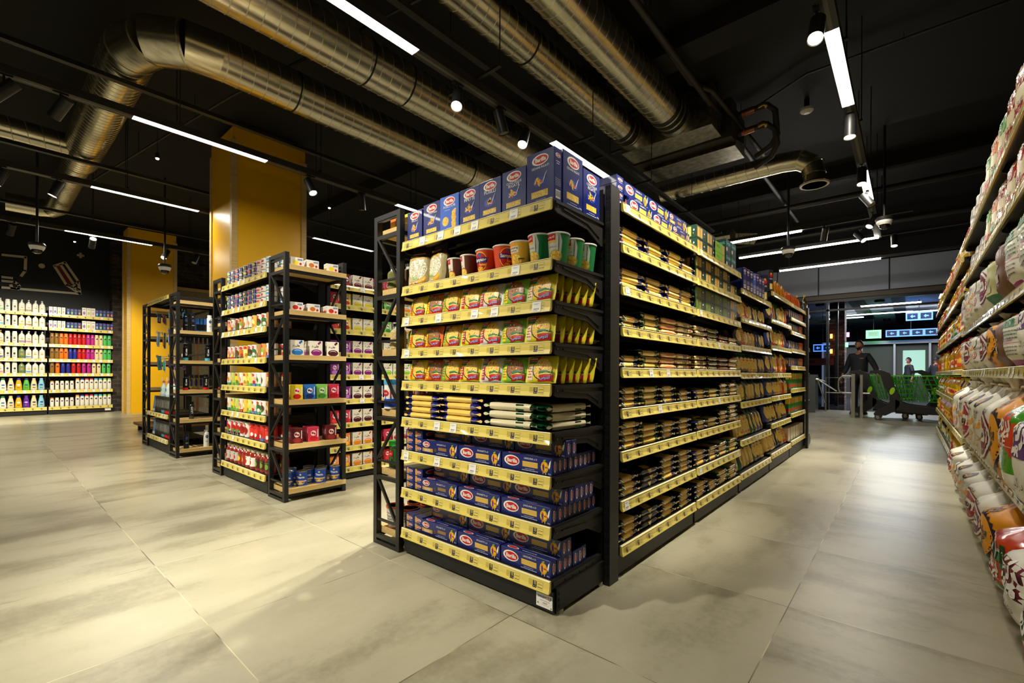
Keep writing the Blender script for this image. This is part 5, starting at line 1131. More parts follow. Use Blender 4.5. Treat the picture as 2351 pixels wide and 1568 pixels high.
def food(c1, c2, c3):
    def d(m, F, r, h):
        m.rect(F, -3.1 * r, 0.04 * h, 3.1 * r, .2 * h, c1, 1, 12, 1); m.oval(F, 0, h * .45, r * .8, h * .26, c2, 2, 2, 16); m.oval(F, -r * .1, h * .8, r * .42, h * .1, RED, 2, 1, 14); m.text(F, '\u0686\u06cc\u0646', -r * .1, h * .8, r * .4, WHITE, 3); m.oval(F, r * .2, h * .3, r * .35, h * .12, c3, 3, 1, 10)
    return d
FD = [('red and white', C(200, 50, 40), C(220, 150, 120), C(250, 220, 60), WHITE), ('blue and white', C(60, 110, 190), C(226, 190, 150), RED, WHITE), ('bean', C(80, 60, 40), C(120, 70, 40), C(60, 120, 40), C(226, 220, 200)), ('orange', C(230, 130, 50), C(150, 180, 60), WHITE, C(226, 150, 70)), ('golden bean', C(60, 80, 40), C(210, 130, 40), C(200, 60, 40), WHITE), ('green striped', C(40, 140, 60), C(240, 140, 40), WHITE, WHITE), ('yellow', C(240, 190, 60), C(250, 230, 140), C(200, 140, 30), C(240, 196, 80)), ('dark bean', C(240, 236, 226), C(90, 50, 34), C(60, 120, 50), WHITE), ('green and white', C(60, 150, 70), C(60, 110, 50), WHITE, WHITE), ('chickpea', C(150, 100, 60), C(206, 176, 110), C(90, 60, 40), C(180, 130, 80)), ('sweetcorn', C(100, 180, 60), C(250, 214, 60), C(90, 150, 40), C(206, 220, 120))]
FPR = [(n, Proto('food_can', 'can', can(.043, .122, bd, food(a, b_, c)))) for n, a, b_, c, bd in FD]
SEQ = {2: (0, 1, 2, 3, 4, 5, 6, 7, 8, 9), 3: (0, 0, 2, 4, 6, 7, 8, 9, 3, 1), 4: (5, 10, 10, 0, 6, 10, 1, 8, 7, 9), 5: (5, 10, 10, 0, 6, 10, 1, 8, 7, 9)}
for lv, sq in SEQ.items():
    for i, kd in enumerate(sq):
        n, p = FPR[kd]
        for r in range(2): S(p, GM, .06 + i * .1, .07 + r * .11, GL[lv] + .001, '%s food can, %s along%s, %s shelf of the canned food display' % (n, ORD[i], ', rear row' if r else '', LW[lv]), 'food cans on the ' + LW[lv] + ' shelf', random.uniform(-.5, .5))
TM = [('maroon picture', food(C(60, 30, 30), C(190, 40, 30), C(80, 160, 60)), WHITE), ('white tomato paste', food(C(226, 222, 210), C(150, 30, 24), C(180, 40, 30)), C(230, 226, 214)), ('all red tomato', food(C(190, 30, 24), C(220, 60, 40), WHITE), C(206, 44, 34)), ('red and blue tomato', food(C(60, 110, 180), C(190, 30, 24), WHITE), C(212, 60, 50))]
TPR = [(n, Proto('tomato_can', 'can', can(.046, .135, bd, d))) for n, d, bd in TM]
for i, kd in enumerate((0, 0, 0, 1, 1, 2, 2, 3, 2)):
    for r in range(2): S(TPR[kd][1], GM, .06 + i * .112, .07 + r * .11, GL[6] + .001, '%s can, %s from the rack%s, seventh shelf' % (TPR[kd][0], ORD[i], ' in the rear row' if r else ''), 'tomato cans on the seventh shelf', random.uniform(-.4, .4))
SAU = mat('red_sauce', (140, 34, 20), .12, coat=.7)
def saucejar(labc, r=.044, h=.165, pic=RED, lid=C(196, 186, 150)):
    m = MB(); pr = [(r * .94, 0), (r, .006), (r, h * .72), (r * .85, h * .8), (r * .72, h * .84), (r * .72, h * .88)]; m.lathe(pr, SAU, 20); F = body_face(pr)
    m.rect(F, -r * 1.3, h * .16, r * 1.3, h * .62, labc, 1, 8, 1); m.oval(F, 0, h * .36, r * .5, h * .14, pic, 2, 2, 14); m.rect(F, -r * .5, h * .52, r * .5, h * .57, C(60, 140, 60), 2, 4, 1)
    c = MB(); c.lathe([(r * .78, h * .86), (r * .8, h * .87), (r * .8, h), (.0, h + .001)], lid, 20); return Proto('sauce_jar', 'jar', m, [('lid', c)])
SJ = [saucejar(C(206, 200, 190)), saucejar(C(170, 40, 34), pic=C(226, 200, 60)), saucejar(C(80, 30, 24), pic=C(120, 160, 60)), saucejar(WHITE, pic=C(200, 40, 30), r=.05)]
for i, kd in enumerate((0, 0, 0, 1, 1, 3, 3, 2, 2, 2)):
    for r in range(2): S(SJ[kd], GM, .055 + i * .1, .065 + r * .11, GL[7] + .001, '%s sauce jar, %s from the rack%s, bottom shelf' % (('grey labelled', 'red labelled', 'dark labelled', 'white labelled')[kd], ORD[i], ' in the rear row' if r else ''), 'red sauce jars on the bottom shelf', random.uniform(-.3, .3))
# stock seen through the rack on the open side of the canned display is the rear rows above; rack boards:
GR = 'jelly boxes on the rack beside the canned food display'
def jelly(top, dome, tall=False, w=.1, h=.115, d=.03):
    def deco(m, F, w, h):
        k = 2
        m.oval(F, w * .02, h * .2, w * .42, h * .22, dome, 1, 2, 24); m.oval(F, w * .02, h * .25, w * .26, h * .1, C(250, 245, 235), 2, 1, 18); m.oval(F, w * .02, h * .22, w * .27, h * .1, dome, 3, 1, 18)
        for q in range(4): m.oval(F, w * (.3 + .05 * (q % 2)) - w * .05 * q, h * (.93 - .04 * q), w * .08, h * .06, dome, 2, 1, 9)
        m.text(F, '\u0686\u0644\u06cc \u062f', -w * .08, h * .62, w * .55, C(70, 20, 30), 2, bold=.03)
    return Proto('jelly_box', 'jelly box', carton(w, h, d, top, deco))
def sachet(col, pic, w=.085, h=.115, d=.028):
    def deco(m, F, w, h):
        m.oval(F, 0, h * .58, w * .24, h * .18, C(240, 220, 220), 1, 1, 16); m.oval(F, -w * .08, h * .6, w * .1, h * .08, pic, 2, 1, 10); m.oval(F, w * .1, h * .55, w * .09, h * .07, pic, 2, 1, 10); m.oval(F, 0, h * .2, w * .34, h * .17, pic, 1, 1, 18); m.text(F, '\u0698\u0644\u0647', w * .36, h * .6, w * .2, WHITE, 2, rot=PI / 2) if False else None
        m.rect(F, w * .36, h * .3, w * .42, h * .85, WHITE, 1)
    return Proto('jelly_pouch', 'jelly box', carton(w, h, d, col, deco))
CRB = C(232, 224, 208)
JL = {'cherry': jelly(CRB, C(104, 18, 24)), 'lemon': jelly(CRB, C(224, 204, 40)), 'orange': jelly(CRB, C(236, 140, 24)), 'grape': jelly(CRB, C(134, 30, 116)), 'apple': jelly(CRB, C(140, 190, 50)), 'strawberry': jelly(CRB, C(190, 20, 40)), 'blackcurrant': jelly(CRB, C(74, 16, 30)),
      'pink pouch': sachet(C(206, 50, 80), C(180, 20, 30)), 'green pouch': sachet(C(130, 196, 90), C(60, 130, 50)), 'purple pouch': sachet(C(130, 40, 130), C(190, 120, 200)), 'red pouch': sachet(C(170, 24, 34), C(230, 60, 60)), 'blue pouch': sachet(C(40, 110, 190), C(20, 40, 110)), 'orange pouch': sachet(C(230, 130, 30), C(250, 190, 60)), 'maroon pouch': sachet(C(96, 18, 24), C(150, 40, 40)), 'yellow pouch': sachet(C(226, 200, 40), RED)}
def RB(p, i, y, dx, l, rz=PI / 2, n=1, g=GR):
    for k in range(n): p.put(T(-3.575 - dx - k * .033, y + k * .004, RT[i] + .001, rz), l if n == 1 else l + ', ' + ORD[k] + ' of the row', g)
SMJ = lambda c: Proto('jelly_box', 'jelly box', carton(.095, .062, .03, C(232, 228, 216), lambda m, F, w, h: (m.oval(F, -w * .1, h * .35, w * .22, h * .28, c, 1, 1, 16), m.rect(F, w * .05, h * .65, w * .42, h * .85, C(60, 90, 160), 1), m.text(F, 'Fiama', w * .22, h * .76, w * .3, WHITE, 2), m.oval(F, w * .28, h * .25, w * .1, h * .16, RED, 1, 1, 10))))
s1, s2, s3 = SMJ(C(240, 210, 40)), SMJ(C(200, 110, 40)), SMJ(C(206, 40, 30))
for p, i, y, l, n in ((s1, 0, 1.595, 'small white and lemon jelly box on the topmost rack board, beside the front post', 1), (s2, 0, 1.72, 'small white and caramel jelly box mid topmost rack board', 3), (s1, 0, 1.885, 'white and lemon jelly box ending the top board', 2), (s3, 1, 1.595, 'small white and red jelly box on the second rack board, front', 3), (s2, 1, 1.73, 'small white and orange jelly box on the second rack board, middle', 4), (s3, 1, 1.885, 'small white and red jelly box on the second board, far end', 4)):
    RB(p, i, y, .0, l, PI / 2 - .1, n)
BJ = jelly(CRB, C(40, 120, 200))
RB(BJ, 2, 1.6, 0, 'white and blue jelly box on the third rack board', PI / 2 - .1, 2); RB(JL['grape'], 2, 1.75, 0, 'white and purple jelly box on the third rack board', PI / 2 - .1, 5); RB(JL['blackcurrant'], 2, 1.89, 0, 'white and dark cherry jelly box on the third rack board', PI / 2 - .1, 1)
for k, (c, l) in enumerate((('yellow pouch', 'yellow jelly pouch'), ('blue pouch', 'blue jelly pouch'), ('green pouch', 'green jelly pouch'), ('pink pouch', 'crimson jelly pouch'))): RB(JL[c], 3, 1.6 + k * .1, 0, l + ' on the fourth rack board', PI / 2 - .2, 3)
RB(JL['maroon pouch'], 4, 1.6, 0, 'maroon jelly pouch on the fifth rack board, front', PI / 2 - .2, 4); RB(JL['pink pouch'], 4, 1.73, 0, 'pink jelly pouch on the fifth rack board, middle', PI / 2 - .2, 4); RB(JL['maroon pouch'], 4, 1.88, 0, 'maroon jelly pouch on the fifth rack board, far end', PI / 2 - .2, 3)
def milk(m, F, r, h):
    m.rect(F, -3.1 * r, .1 * h, 3.1 * r, .9 * h, C(30, 70, 160), 1, 12, 1); m.rect(F, -r * 1.1, .32 * h, r * 1.1, .4 * h, C(230, 190, 110), 2, 6, 1); m.oval(F, 0, .25 * h, r * .7, h * .12, C(214, 170, 80), 3, 1, 14); m.text(F, 'Titania', 0, h * .62, r * 1.4, WHITE, 3, bold=.02); m.oval(F, 0, h * .8, r * .16, h * .06, C(240, 190, 50), 3, 1, 10)
CM = Proto('milk_can', 'can', can(.042, .115, C(30, 70, 160), milk))
for k, (x, y) in enumerate(((-3.66, 1.57), (-3.61, 1.655), (-3.66, 1.73), (-3.6, 1.80), (-3.68, 1.85), (-3.61, 1.93), (-3.77, 1.64), (-3.76, 1.78))): CM.put(T(x, y, RT[5] + .001, .9), 'blue condensed milk can on the bottom rack board, %s from the front post' % ORD[k], 'blue milk cans on the bottom rack board')
# ---------------------------------------------------------------- jelly aisle side of the canned food run
JZ = [1.782, 1.605, 1.379, 1.165, .963, .741, .523, .309, .115]
JR = [('maroon pouch', 'maroon pouch', 'cherry', 'cherry', 'pink pouch', 'pink pouch', 'pink pouch', 'cherry', 'cherry'), ('red pouch', 'yellow pouch', 'lemon', 'lemon', 'green pouch', 'green pouch', 'orange', 'orange', 'yellow pouch'), ('red pouch', 'yellow pouch', 'lemon', 'lemon', 'green pouch', 'green pouch', 'orange', 'orange', 'orange pouch'),
      ('purple pouch', 'purple pouch', 'grape', 'grape', 'green pouch', 'apple', 'apple', 'apple', 'yellow pouch'), ('purple pouch', 'purple pouch', 'grape', 'grape', 'green pouch', 'apple', 'apple', 'apple', 'green pouch'), ('pink pouch', 'purple pouch', 'blackcurrant', 'blackcurrant', 'blackcurrant', 'blue pouch', 'blue pouch', 'orange', 'orange'), ('red pouch', 'pink pouch', 'blackcurrant', 'blackcurrant', 'blue pouch', 'blue pouch', 'blue pouch', 'blue pouch', 'grape'),
      ('orange pouch', 'orange pouch', 'orange', 'orange', 'pink pouch', 'pink pouch', 'strawberry', 'strawberry', 'strawberry'), ('orange pouch', 'orange pouch', 'orange', 'orange', 'pink pouch', 'red pouch', 'strawberry', 'strawberry', 'strawberry')]
for b_i in range(4):
    y0 = 2.03 + b_i * 1.04
    u, Mx = bay('shelving_bay', ORD[b_i] + ' shelving bay of the jelly aisle counted from its racks', 'shelving bays of the jelly aisle', (-3.9, y0, 0), PI / 2, 1.03, .46, JZ, 1.86, posts=(0, 1), brk=(0, 0))
    if b_i > 1: continue
    for lv in range(9):
        for i in range(9):
            nm = JR[lv][i if b_i == 0 else (i * 2 + 5) % 9]; p = JL[nm]
            for r in range(2 if b_i == 0 else 1):
                S(p, Mx, .07 + i * .112, .032 + r * .038, JZ[lv] + .001, '%s jelly %s, %s along%s, %s shelf, bay %s' % (nm.replace(' pouch', ''), 'pouch' if 'pouch' in nm else 'box', ORD[i], ', behind' if r else '', LW[lv], ('one', 'two')[b_i]), 'jelly boxes of the ' + ORD[b_i] + ' jelly bay', random.uniform(-.08, .08), -.05 if 'pouch' in nm else 0)
b = MB(); b.box(-4.455, 2.0, 0, -4.43, 6.2, 1.88, STEELD); tag(obj('gondola_spine', b), 'dark centre panel between the two sides of the jelly shelving', 'panel')
for k in range(2): bay('shelving_bay', 'shelving bay on the cosmetics side of the jelly run, ' + ORD[k], 'shelving bays back to back with the jelly aisle', (-4.92, 3.06 + 1.04 * k, 0), -PI / 2, 1.03, .38, JZ[::2], 1.86, posts=(1, 0), brk=(0, 0))
# ---------------------------------------------------------------- cosmetics stand
CX = -7.66
CU, CMx = bay('gondola_end_display', 'black stand with toiletries hung on hooks, before the wide yellow column', None, (CX, 1.46, 0), 0, 1.0, .42, [1.9, .47, .17], 1.93, posts=(1, 1), rails={0: (1, 0), 1: (2, 3), 2: (3, 4)}, back=False, n=7, depth_post=.05)
b = MB()
for z in (1.74, 1.5, 1.2, .9, .66): b.box(.0, .40, z, 1.0, .42, z + .025, STEEL)
obj('hook_rail', b, CU)
rack('black steel rack with pine shelves, cosmetics stand, nearer the shampoo wall', CX - .33, 1.46, .3, .5, 1.9, RT)
rack('black steel rack with spray cans on pine shelves beside the cosmetics stand', CX + 1.05, 1.46, .3, .5, 1.93, RT)
b = MB(); b.box(CX + 1.03, 1.9, 0, CX + 1.05, 2.1, 1.9, STEELD); b.box(CX + 1.0, 1.98, 0.02, CX + 1.34, 2.0, 1.86, STEELD); tag(obj('divider_panel', b), 'dark panel closing the back of the spray can rack', 'panel')
def blister(w, h, col, pic, hold=C(220, 220, 214)):
    m = MB(); m.box(-w / 2, -.003, -h, w / 2, .0, 0, col); m.lathe([(w * .1, -h * .9), (w * .38, -h * .8), (w * .34, -h * .35), (w * .1, -h * .22)], pic, 10, c=(0, -.01, 0), sy=.5)
    m.box(-.002, -.01, -.012, .002, .12, -.008, STEEL); m.box(-.02, -.028, -.025, .02, -.026, .012, hold); return m
HK = [('blue toothbrush', C(40, 90, 190), C(220, 226, 230)), ('pale razor', C(190, 200, 200), C(150, 180, 220)), ('white and navy toothbrush', C(226, 226, 220), C(40, 60, 150)), ('dark razor', C(34, 34, 40), C(190, 150, 60)), ('purple comb', C(100, 40, 120), C(70, 24, 90)), ('sky blue razor', C(110, 190, 220), C(60, 140, 200)), ('yellow trimmed toothbrush', C(220, 206, 70), C(60, 110, 190)), ('green and white sponge', C(210, 226, 226), C(60, 160, 150))]
HP = [(n, Proto('hanging_packet', 'toiletry packet', blister(.07, .2, a, b_))) for n, a, b_ in HK]
for s, (z, n, seq, sz) in enumerate(((1.76, 9, (0, 6, 0, 4, 5, 1, 5, 1, 5), .62), (1.52, 10, (1, 7, 1, 3, 0, 2, 0, 2, 2, 2), 1.0), (1.2, 9, (5, 5, 0, 7, 0, 3, 4, 4, 4), .95))):
    for i in range(n):
        nm, p = HP[seq[i]]
        S(p, CMx, .09 + i * .095, .1 + .05 * (i % 3), z - .03 * (i % 2), '%s packet, %s along the %s row of hooks' % (nm, ORD[i], ORD[s]), 'packets hung on the ' + ORD[s] + ' row of hooks', random.uniform(-.9, .2), 0, random.uniform(-.15, .15), (1, 1, sz))
def loofah():
    m = MB(); w = C(206, 222, 220); m.lathe([(.008, -.04), (.014, -.06), (.05, -.12), (.058, -.2), (.045, -.27), (.012, -.32), (.0, -.34)], w, 16, sy=.6); F = lambda u, v, h: (u, -.034 - h, v)
    m.oval(F, .0, -.14, .022, .024, C(60, 170, 170), 1, 1, 14)
    for q in range(5): m.oval(F, random.uniform(-.03, .03), random.uniform(-.26, -.18), .012, .012, C(120, 190, 210), 1, 1, 8)
    m.lathe([(.02, -.05), (.0, -.02)], C(190, 60, 140), 10); m.lathe([(.012, -.31), (.016, -.325)], C(150, 60, 150), 10, sy=.6); m.box(-.015, -.02, -.03, .015, -.018, .015, WHITE); return m
LP_ = Proto('bath_sponge', 'bath sponge', loofah())
for i in range(5): S(LP_, CMx, .34 + i * .12, .1 + .05 * (i % 2), .9, 'pale blue spotted bath sponge, %s hanging above the black tubes' % ORD[i], 'hanging bath sponges')
def spray(r, h, body, base, cap, tx=None, name='spray_can'):
    m = MB(); m.lathe([(r, 0), (r, h * .16), (r, h * .8), (r * .8, h * .85)], body, 18, mm=[base, body, body]); F = body_face([(r, 0), (r, h)])
    if tx: m.text(F, tx, 0, h * .5, h * .42, WHITE, 1, rot=PI / 2, bold=.03)
    else: m.oval(F, 0, h * .6, r * .55, h * .09, C(40, 60, 110), 1, 1, 18); m.rect(F, -r * .5, h * .3, r * .5, h * .34, C(150, 150, 150), 1, 4, 1)
    c = MB(); c.lathe([(r * .82, h * .84), (r * .82, h), (0, h + .001)], cap, 16); return Proto(name, 'spray can', m, [('cap', c)])
BKC = C(20, 20, 24, .25)
SPW = spray(.028, .2, C(226, 226, 220, .3), C(226, 226, 220, .3), C(226, 226, 220, .3)); SPB = spray(.028, .2, BKC, BKC, BKC); SPR = spray(.026, .18, BKC, RED, BKC, 'Gillette'); SPL = spray(.026, .19, BKC, C(70, 170, 200), BKC, 'Gillette'); SPA = spray(.025, .2, C(34, 34, 36, .3), C(70, 64, 50), BKC, 'ARKO')
X3 = CX + 1.33
for p, i, y, l in ((SPB, 0 + 1, 1.56, 'black round-label spray can on the second board, front'), (SPB, 1, 1.63, 'black round-label spray can on the second board, second'), (SPW, 1, 1.8, 'white round-label spray can on the second board'), (SPB, 1, 1.9, 'black round-label spray can on the second board, last'),
                   (SPL, 2, 1.56, 'black spray can with light blue foot on the third board, front'), (SPL, 2, 1.78, 'black spray can with light blue foot on the third board, middle'), (SPL, 2, 1.93, 'black spray can with light blue foot on the third board, last'), (SPR, 3, 1.56, 'black spray can with red foot on the fourth board, front'), (SPR, 3, 1.76, 'black spray can with red foot on the fourth board, middle'), (SPR, 3, 1.92, 'black spray can with red foot on the fourth board, last'),
                   (SPA, 4, 1.62, 'dark slim spray can on the fifth board'), (SPA, 4, 1.86, 'dark slim spray can on the fifth board, farther one'), (SPB, 5, 1.57, 'black round-label spray can on the bottom board'), (SPW, 5, 1.77, 'white round-label spray can on the bottom board')):
    p.put(T(X3 - .03, y, RT[i] + .001, PI / 2), l + ' of the cosmetics rack', 'spray cans on the cosmetics rack')
BX = Proto('razor_pack', 'packet', carton(.045, .16, .03, C(40, 110, 190), lambda m, F, w, h: m.rect(F, -w * .4, h * .1, w * .4, h * .55, BKC, 1)))
for k in range(3): BX.put(T(X3 - .06, 1.69 + k * .035, RT[1] + .001, PI / 2), 'blue and black razor pack on the second rack board, ' + ORD[k], 'razor packs on the cosmetics rack')
HR = Proto('hanging_comb', 'comb', blister(.03, .12, C(40, 50, 80), C(30, 34, 50), C(40, 40, 44))); HY = Proto('hanging_brush', 'brush', blister(.035, .14, C(170, 160, 40), C(26, 40, 130), C(40, 40, 44)))
for i in range(8): HR.put(T(X3 - .1, 1.55 + i * .045, 1.44, PI / 2), 'small dark comb hanging below the second board, ' + ORD[i], 'dark combs hanging on the cosmetics rack')
for i in range(7): HY.put(T(X3 - .1, 1.58 + i * .05, .94, PI / 2), 'yellow and blue brush hanging over the fourth board, ' + ORD[i], 'yellow and blue brushes on the cosmetics rack')
TU = [('black', C(24, 24, 26)), ('white', C(216, 216, 212)), ('blue', C(60, 140, 200))]
def tubebox(col, foot):
    return Proto('foam_tube', 'tube', carton(.045, .2, .045, col, lambda m, F, w, h: (m.rect(F, -w * .5, 0, w * .5, h * .16, foot, 1), m.rect(F, -w * .3, h * .3, -w * .05, h * .8, C(190, 190, 180), 1), m.rect(F, w * .1, h * .35, w * .25, h * .7, C(150, 150, 140), 1))))
TBX = [tubebox(TU[0][1], TU[0][1]), tubebox(TU[0][1], C(60, 160, 200)), tubebox(TU[0][1], RED), tubebox(C(60, 140, 200), WHITE)]
for s, z in enumerate((.472, .172)):
    for i in range(15):
        p = TBX[3] if i < 2 else TBX[0] if i < 8 else TBX[1] if i < 10 else TBX[2]
        S(p, CMx, .1 + i * .057, .035, z + .003, '%s grooming tube box, %s from the rack, %s shelf of the stand' % ('blue' if i < 2 else 'black', ORD[i], ('upper', 'bottom')[s]), 'grooming tube boxes on the stand', random.uniform(-.05, .05), -.05 if i > 1 else -.1)
# low wooden promo table and goods behind the stand
t = thing('promotion_table', 'low dark wooden tiered table of toiletries before the narrow yellow column', 'table', (-9.6, 2.0, 0)); DW = mat('brown_wood', (120, 82, 44), .5, noise=(5, (90, 58, 28), .5, (9, 1, 1)))
b = MB(); b.box(-.35, -.3, .1, .75, .5, .14, DW); obj('lower_tier', b, t); b = MB(); b.box(-.2, -.15, .2, .6, .4, .24, DW); obj('upper_tier', b, t)
b = MB()
for x in (-.3, .7): b.box(x, -.25, 0, x + .05, .45, .1, STEELD)
b.box(.0, -.0, .14, .4, .3, .2, STEELD); b.box(-.18, .36, .24, -.14, .4, 1.5, DW); b.box(.54, .36, .24, .58, .4, 1.5, DW); b.box(-.2, .1, .7, .6, .4, .73, DW); b.box(-.2, .1, 1.15, .6, .4, 1.18, DW); obj('leg', b, t)
# ---------------------------------------------------------------- shampoo wall
WLV = [2.315, 1.998, 1.618, 1.276, .944, .564, .174]
WM = []
for i, (y0, W) in enumerate(((-1.26, 1.12), (-.12, 1.12), (1.025, 1.12))):
    u, Mx = bay('wall_shelving_bay', 'wall shelving bay of shampoos, ' + ('before the visible two', 'with pump bottles', 'beside the brick pillar with coloured bottles')[i], 'wall shelving bays', (-14.9, y0, 0), PI / 2, W, .42, WLV, 2.5, posts=(1, 1), rails={k: (k % 4, (1, 6, 7, 8, 8, 8, 0)[k]) for k in range(7)}, railh=.07, brk=(0, 0), cat='shelving')
    WM.append(Mx)
b = MB(); b.rect(rside(-14.91), 2.0, .04, 2.11, .1, WHITE, 1); tag(obj('maker_plate', b), 'small white plate on the foot of the shampoo shelving', 'plate')
def sh(name, kind, col, foot=None, cap=WHITE, pic=None):
    m = MB(); c = MB()
    if kind == 'pump':
        pr = [(.05, 0), (.053, .01), (.05, .19), (.038, .225), (.018, .235), (.018, .245)]; m.lathe(pr, col, 18, sy=.6, mm=[foot or col, col, col, col, col]); F = body_face(pr, 1, .6)
        if foot: m.rect(F, -.07, .004, .07, .06, foot, 1, 8, 1)
        m.oval(F, 0, .11, .024, .016, pic or GOLD, 1, 1, 12); m.rect(F, -.018, .15, .018, .157, C(120, 110, 90), 1, 3, 1)
        c.lathe([(.02, .24), (.02, .262), (.008, .265), (.008, .285)], cap, 12); c.box(-.012, -.05, .283, .012, .014, .3, cap)
    elif kind == 'tall':
        pr = [(.042, 0), (.045, .006), (.042, .24), (.036, .262)]; m.lathe(pr, col, 18, sy=.6); F = body_face(pr, 1, .6); m.oval(F, 0, .12, .018, .03, pic or C(40, 120, 120), 1, 1, 12); m.rect(F, -.02, .05, .02, .06, pic or GOLD, 1, 3, 1); m.rect(F, -.02, .18, .01, .186, C(110, 100, 90), 1, 2, 1)
        c.lathe([(.036, .262), (.037, .264), (.033, .29), (0, .291)], cap, 16, sy=.6)
    elif kind == 'curvy':
        pr = [(.05, 0), (.056, .02), (.05, .12), (.036, .2), (.026, .235)]; m.lathe(pr, col, 18, sy=.6); F = body_face(pr, 1, .6); m.oval(F, 0, .12, .032, .018, pic or C(30, 60, 140), 1, 2, 14); m.oval(F, -.01, .06, .014, .014, C(60, 130, 60), 1, 1, 10); m.oval(F, .014, .058, .012, .012, RED, 1, 1, 10)
        c.lathe([(.028, .232), (.028, .27), (0, .272)], cap, 16, sy=.8)
    elif kind == 'colour':
        pr = [(.034, 0), (.038, .01), (.038, .17), (.032, .205), (.032, .212)]; m.lathe(pr, col, 16, sy=.7); F = body_face(pr, 1, .7); m.oval(F, 0, .15, .02, .016, C(70, 30, 70), 1, 1, 10)
        c.lathe([(.031, .208), (.033, .212), (.032, .24), (0, .242)], cap, 14, sy=.7)
    m.v = [tuple(q) for q in m.v]
    return name, Proto('shampoo_bottle', 'shampoo', m, [('cap', c)])
PL = C(232, 228, 212, .3); CRS = C(222, 208, 160, .3)
WP = {'pl': sh('white pump', 'pump', PL, None), 'pg': sh('green footed pump', 'pump', PL, C(110, 190, 50)), 'pb': sh('sky footed pump', 'pump', PL, C(60, 170, 220)), 'po': sh('amber footed pump', 'pump', PL, C(220, 160, 50), GOLD), 'pn': sh('navy footed pump', 'pump', PL, C(30, 40, 140), GOLD), 'pp': sh('pink footed pump', 'pump', PL, C(230, 110, 150), GOLD),
      'yf': sh('yellow filled pump', 'pump', PL, C(206, 190, 40)), 'bf': sh('brown filled pump', 'pump', PL, C(150, 100, 40)), 'vf': sh('violet filled pump', 'pump', PL, C(130, 70, 150)), 'rf': sh('rose filled pump', 'pump', PL, C(190, 100, 120)), 'cf': sh('blue filled pump', 'pump', PL, C(70, 140, 190)), 'gf': sh('olive green pump', 'pump', C(120, 140, 90, .3), C(80, 110, 60), C(110, 120, 80)),
      'tt': sh('white and teal', 'tall', PL, pic=C(30, 130, 120)), 'tb': sh('white and brown', 'tall', PL, pic=C(130, 80, 50)), 'tn': sh('white and black', 'tall', PL, pic=C(40, 40, 60)), 'to': sh('orange banded', 'tall', C(206, 130, 30, .3), cap=C(230, 170, 40)), 'tu': sh('navy capped', 'tall', PL, cap=C(40, 50, 160), pic=BLACK), 'tq': sh('teal capped', 'tall', PL, cap=C(80, 190, 190), pic=C(60, 150, 140)),
      'ck': sh('cream curvy', 'curvy', CRS, cap=C(214, 200, 150)), 'cb': sh('pale blue curvy', 'curvy', C(140, 196, 220, .3), cap=C(140, 196, 220)), 'cy': sh('golden curvy', 'curvy', C(230, 170, 20, .25), cap=C(40, 40, 160), pic=WHITE), 'cg': sh('green curvy', 'curvy', C(90, 180, 50, .25), cap=C(40, 40, 130), pic=C(40, 70, 150)), 'cv': sh('violet curvy', 'curvy', C(90, 40, 150, .25), cap=C(90, 40, 150), pic=C(200, 150, 210)), 'cw': sh('white leaf curvy', 'curvy', PL, pic=C(110, 190, 50)), 'cl': sh('white herbal', 'curvy', PL, cap=C(30, 120, 70), pic=C(60, 100, 160))}
WS = [('tt', 'pl', 'to', 'pg', 'tt', 'tb', 'yf', 'bf', 'pl', 'pl'), ('tt', 'pl', 'to', 'pb', 'tt', 'tb', 'yf', 'bf', 'pl', 'pl'), ('tt', 'pl', 'tu', 'po', 'tn', 'tb', 'vf', 'rf', 'pl', 'pl'), ('tt', 'pl', 'tq', 'pn', 'tn', 'tn', 'gf', 'cf', 'pl', 'pl'), ('tq', 'pl', 'tq', 'pp', 'tn', 'tn', 'gf', 'cf', 'pl', 'pl'), ('cl', 'ck', 'cw', 'cl', 'ck', 'cy', 'cg', 'ck', 'cb'), ('cl', 'ck', 'cw', 'cl', 'ck', 'cy', 'cv', 'ck', 'cb')]
for lv, row in enumerate(WS):
    n = len(row); st = 1.06 / n
    for i, k in enumerate(row):
        nm, p = WP[k]
        for bb in ((1,) if True else (0, 1)):
            S(p, WM[bb], .06 + st * (i + .25), .07, WLV[lv] + .002, '%s shampoo bottle, %s along, %s shelf, pump bottle bay' % (nm, ORD[i], LW[lv] if lv < 6 else 'bottom'), 'shampoo bottles of the pump bottle bay', random.uniform(-.15, .15), sc=(.95, .95, .88) if lv < 5 else (1, 1, 1))
CC = {'b': ('bronze', C(140, 104, 40, .3)), 'o': ('orange', C(222, 116, 24, .3)), 'r': ('red', C(196, 28, 24, .3)), 'm': ('magenta', C(186, 40, 130, .3)), 'c': ('cream', C(226, 206, 160, .3)), 'g': ('green', C(80, 190, 90, .3)), 'n': ('navy', C(34, 44, 140, .3))}
CP = {k: sh(n, 'colour', c, cap=c)[1] for k, (n, c) in CC.items()}
for lv, row in ((2, 'bboorrrrmmccgg'), (3, 'bboonnrrmmccgg'), (4, 'bonnrrmmccgg')):
    st = 1.08 / len(row)
    for i, k in enumerate(row): S(CP[k], WM[2], .05 + st * (i + .1), .07, WLV[lv] + .002, '%s shampoo bottle, %s along, %s shelf beside the brick pillar' % (CC[k][0], ORD[i], LW[lv]), 'coloured shampoo bottles', random.uniform(-.2, .2), sc=(1, 1, 1.06))
def wcap(c): return sh('white', 'colour', PL, cap=c, pic=c)[1]
WC = [wcap(C(230, 140, 40)), wcap(PL), wcap(C(40, 60, 170)), wcap(C(210, 60, 70)), wcap(C(80, 180, 200)), wcap(C(150, 200, 70))]
WN = ('orange capped', 'plain white', 'blue capped', 'red capped', 'aqua capped', 'lime capped')
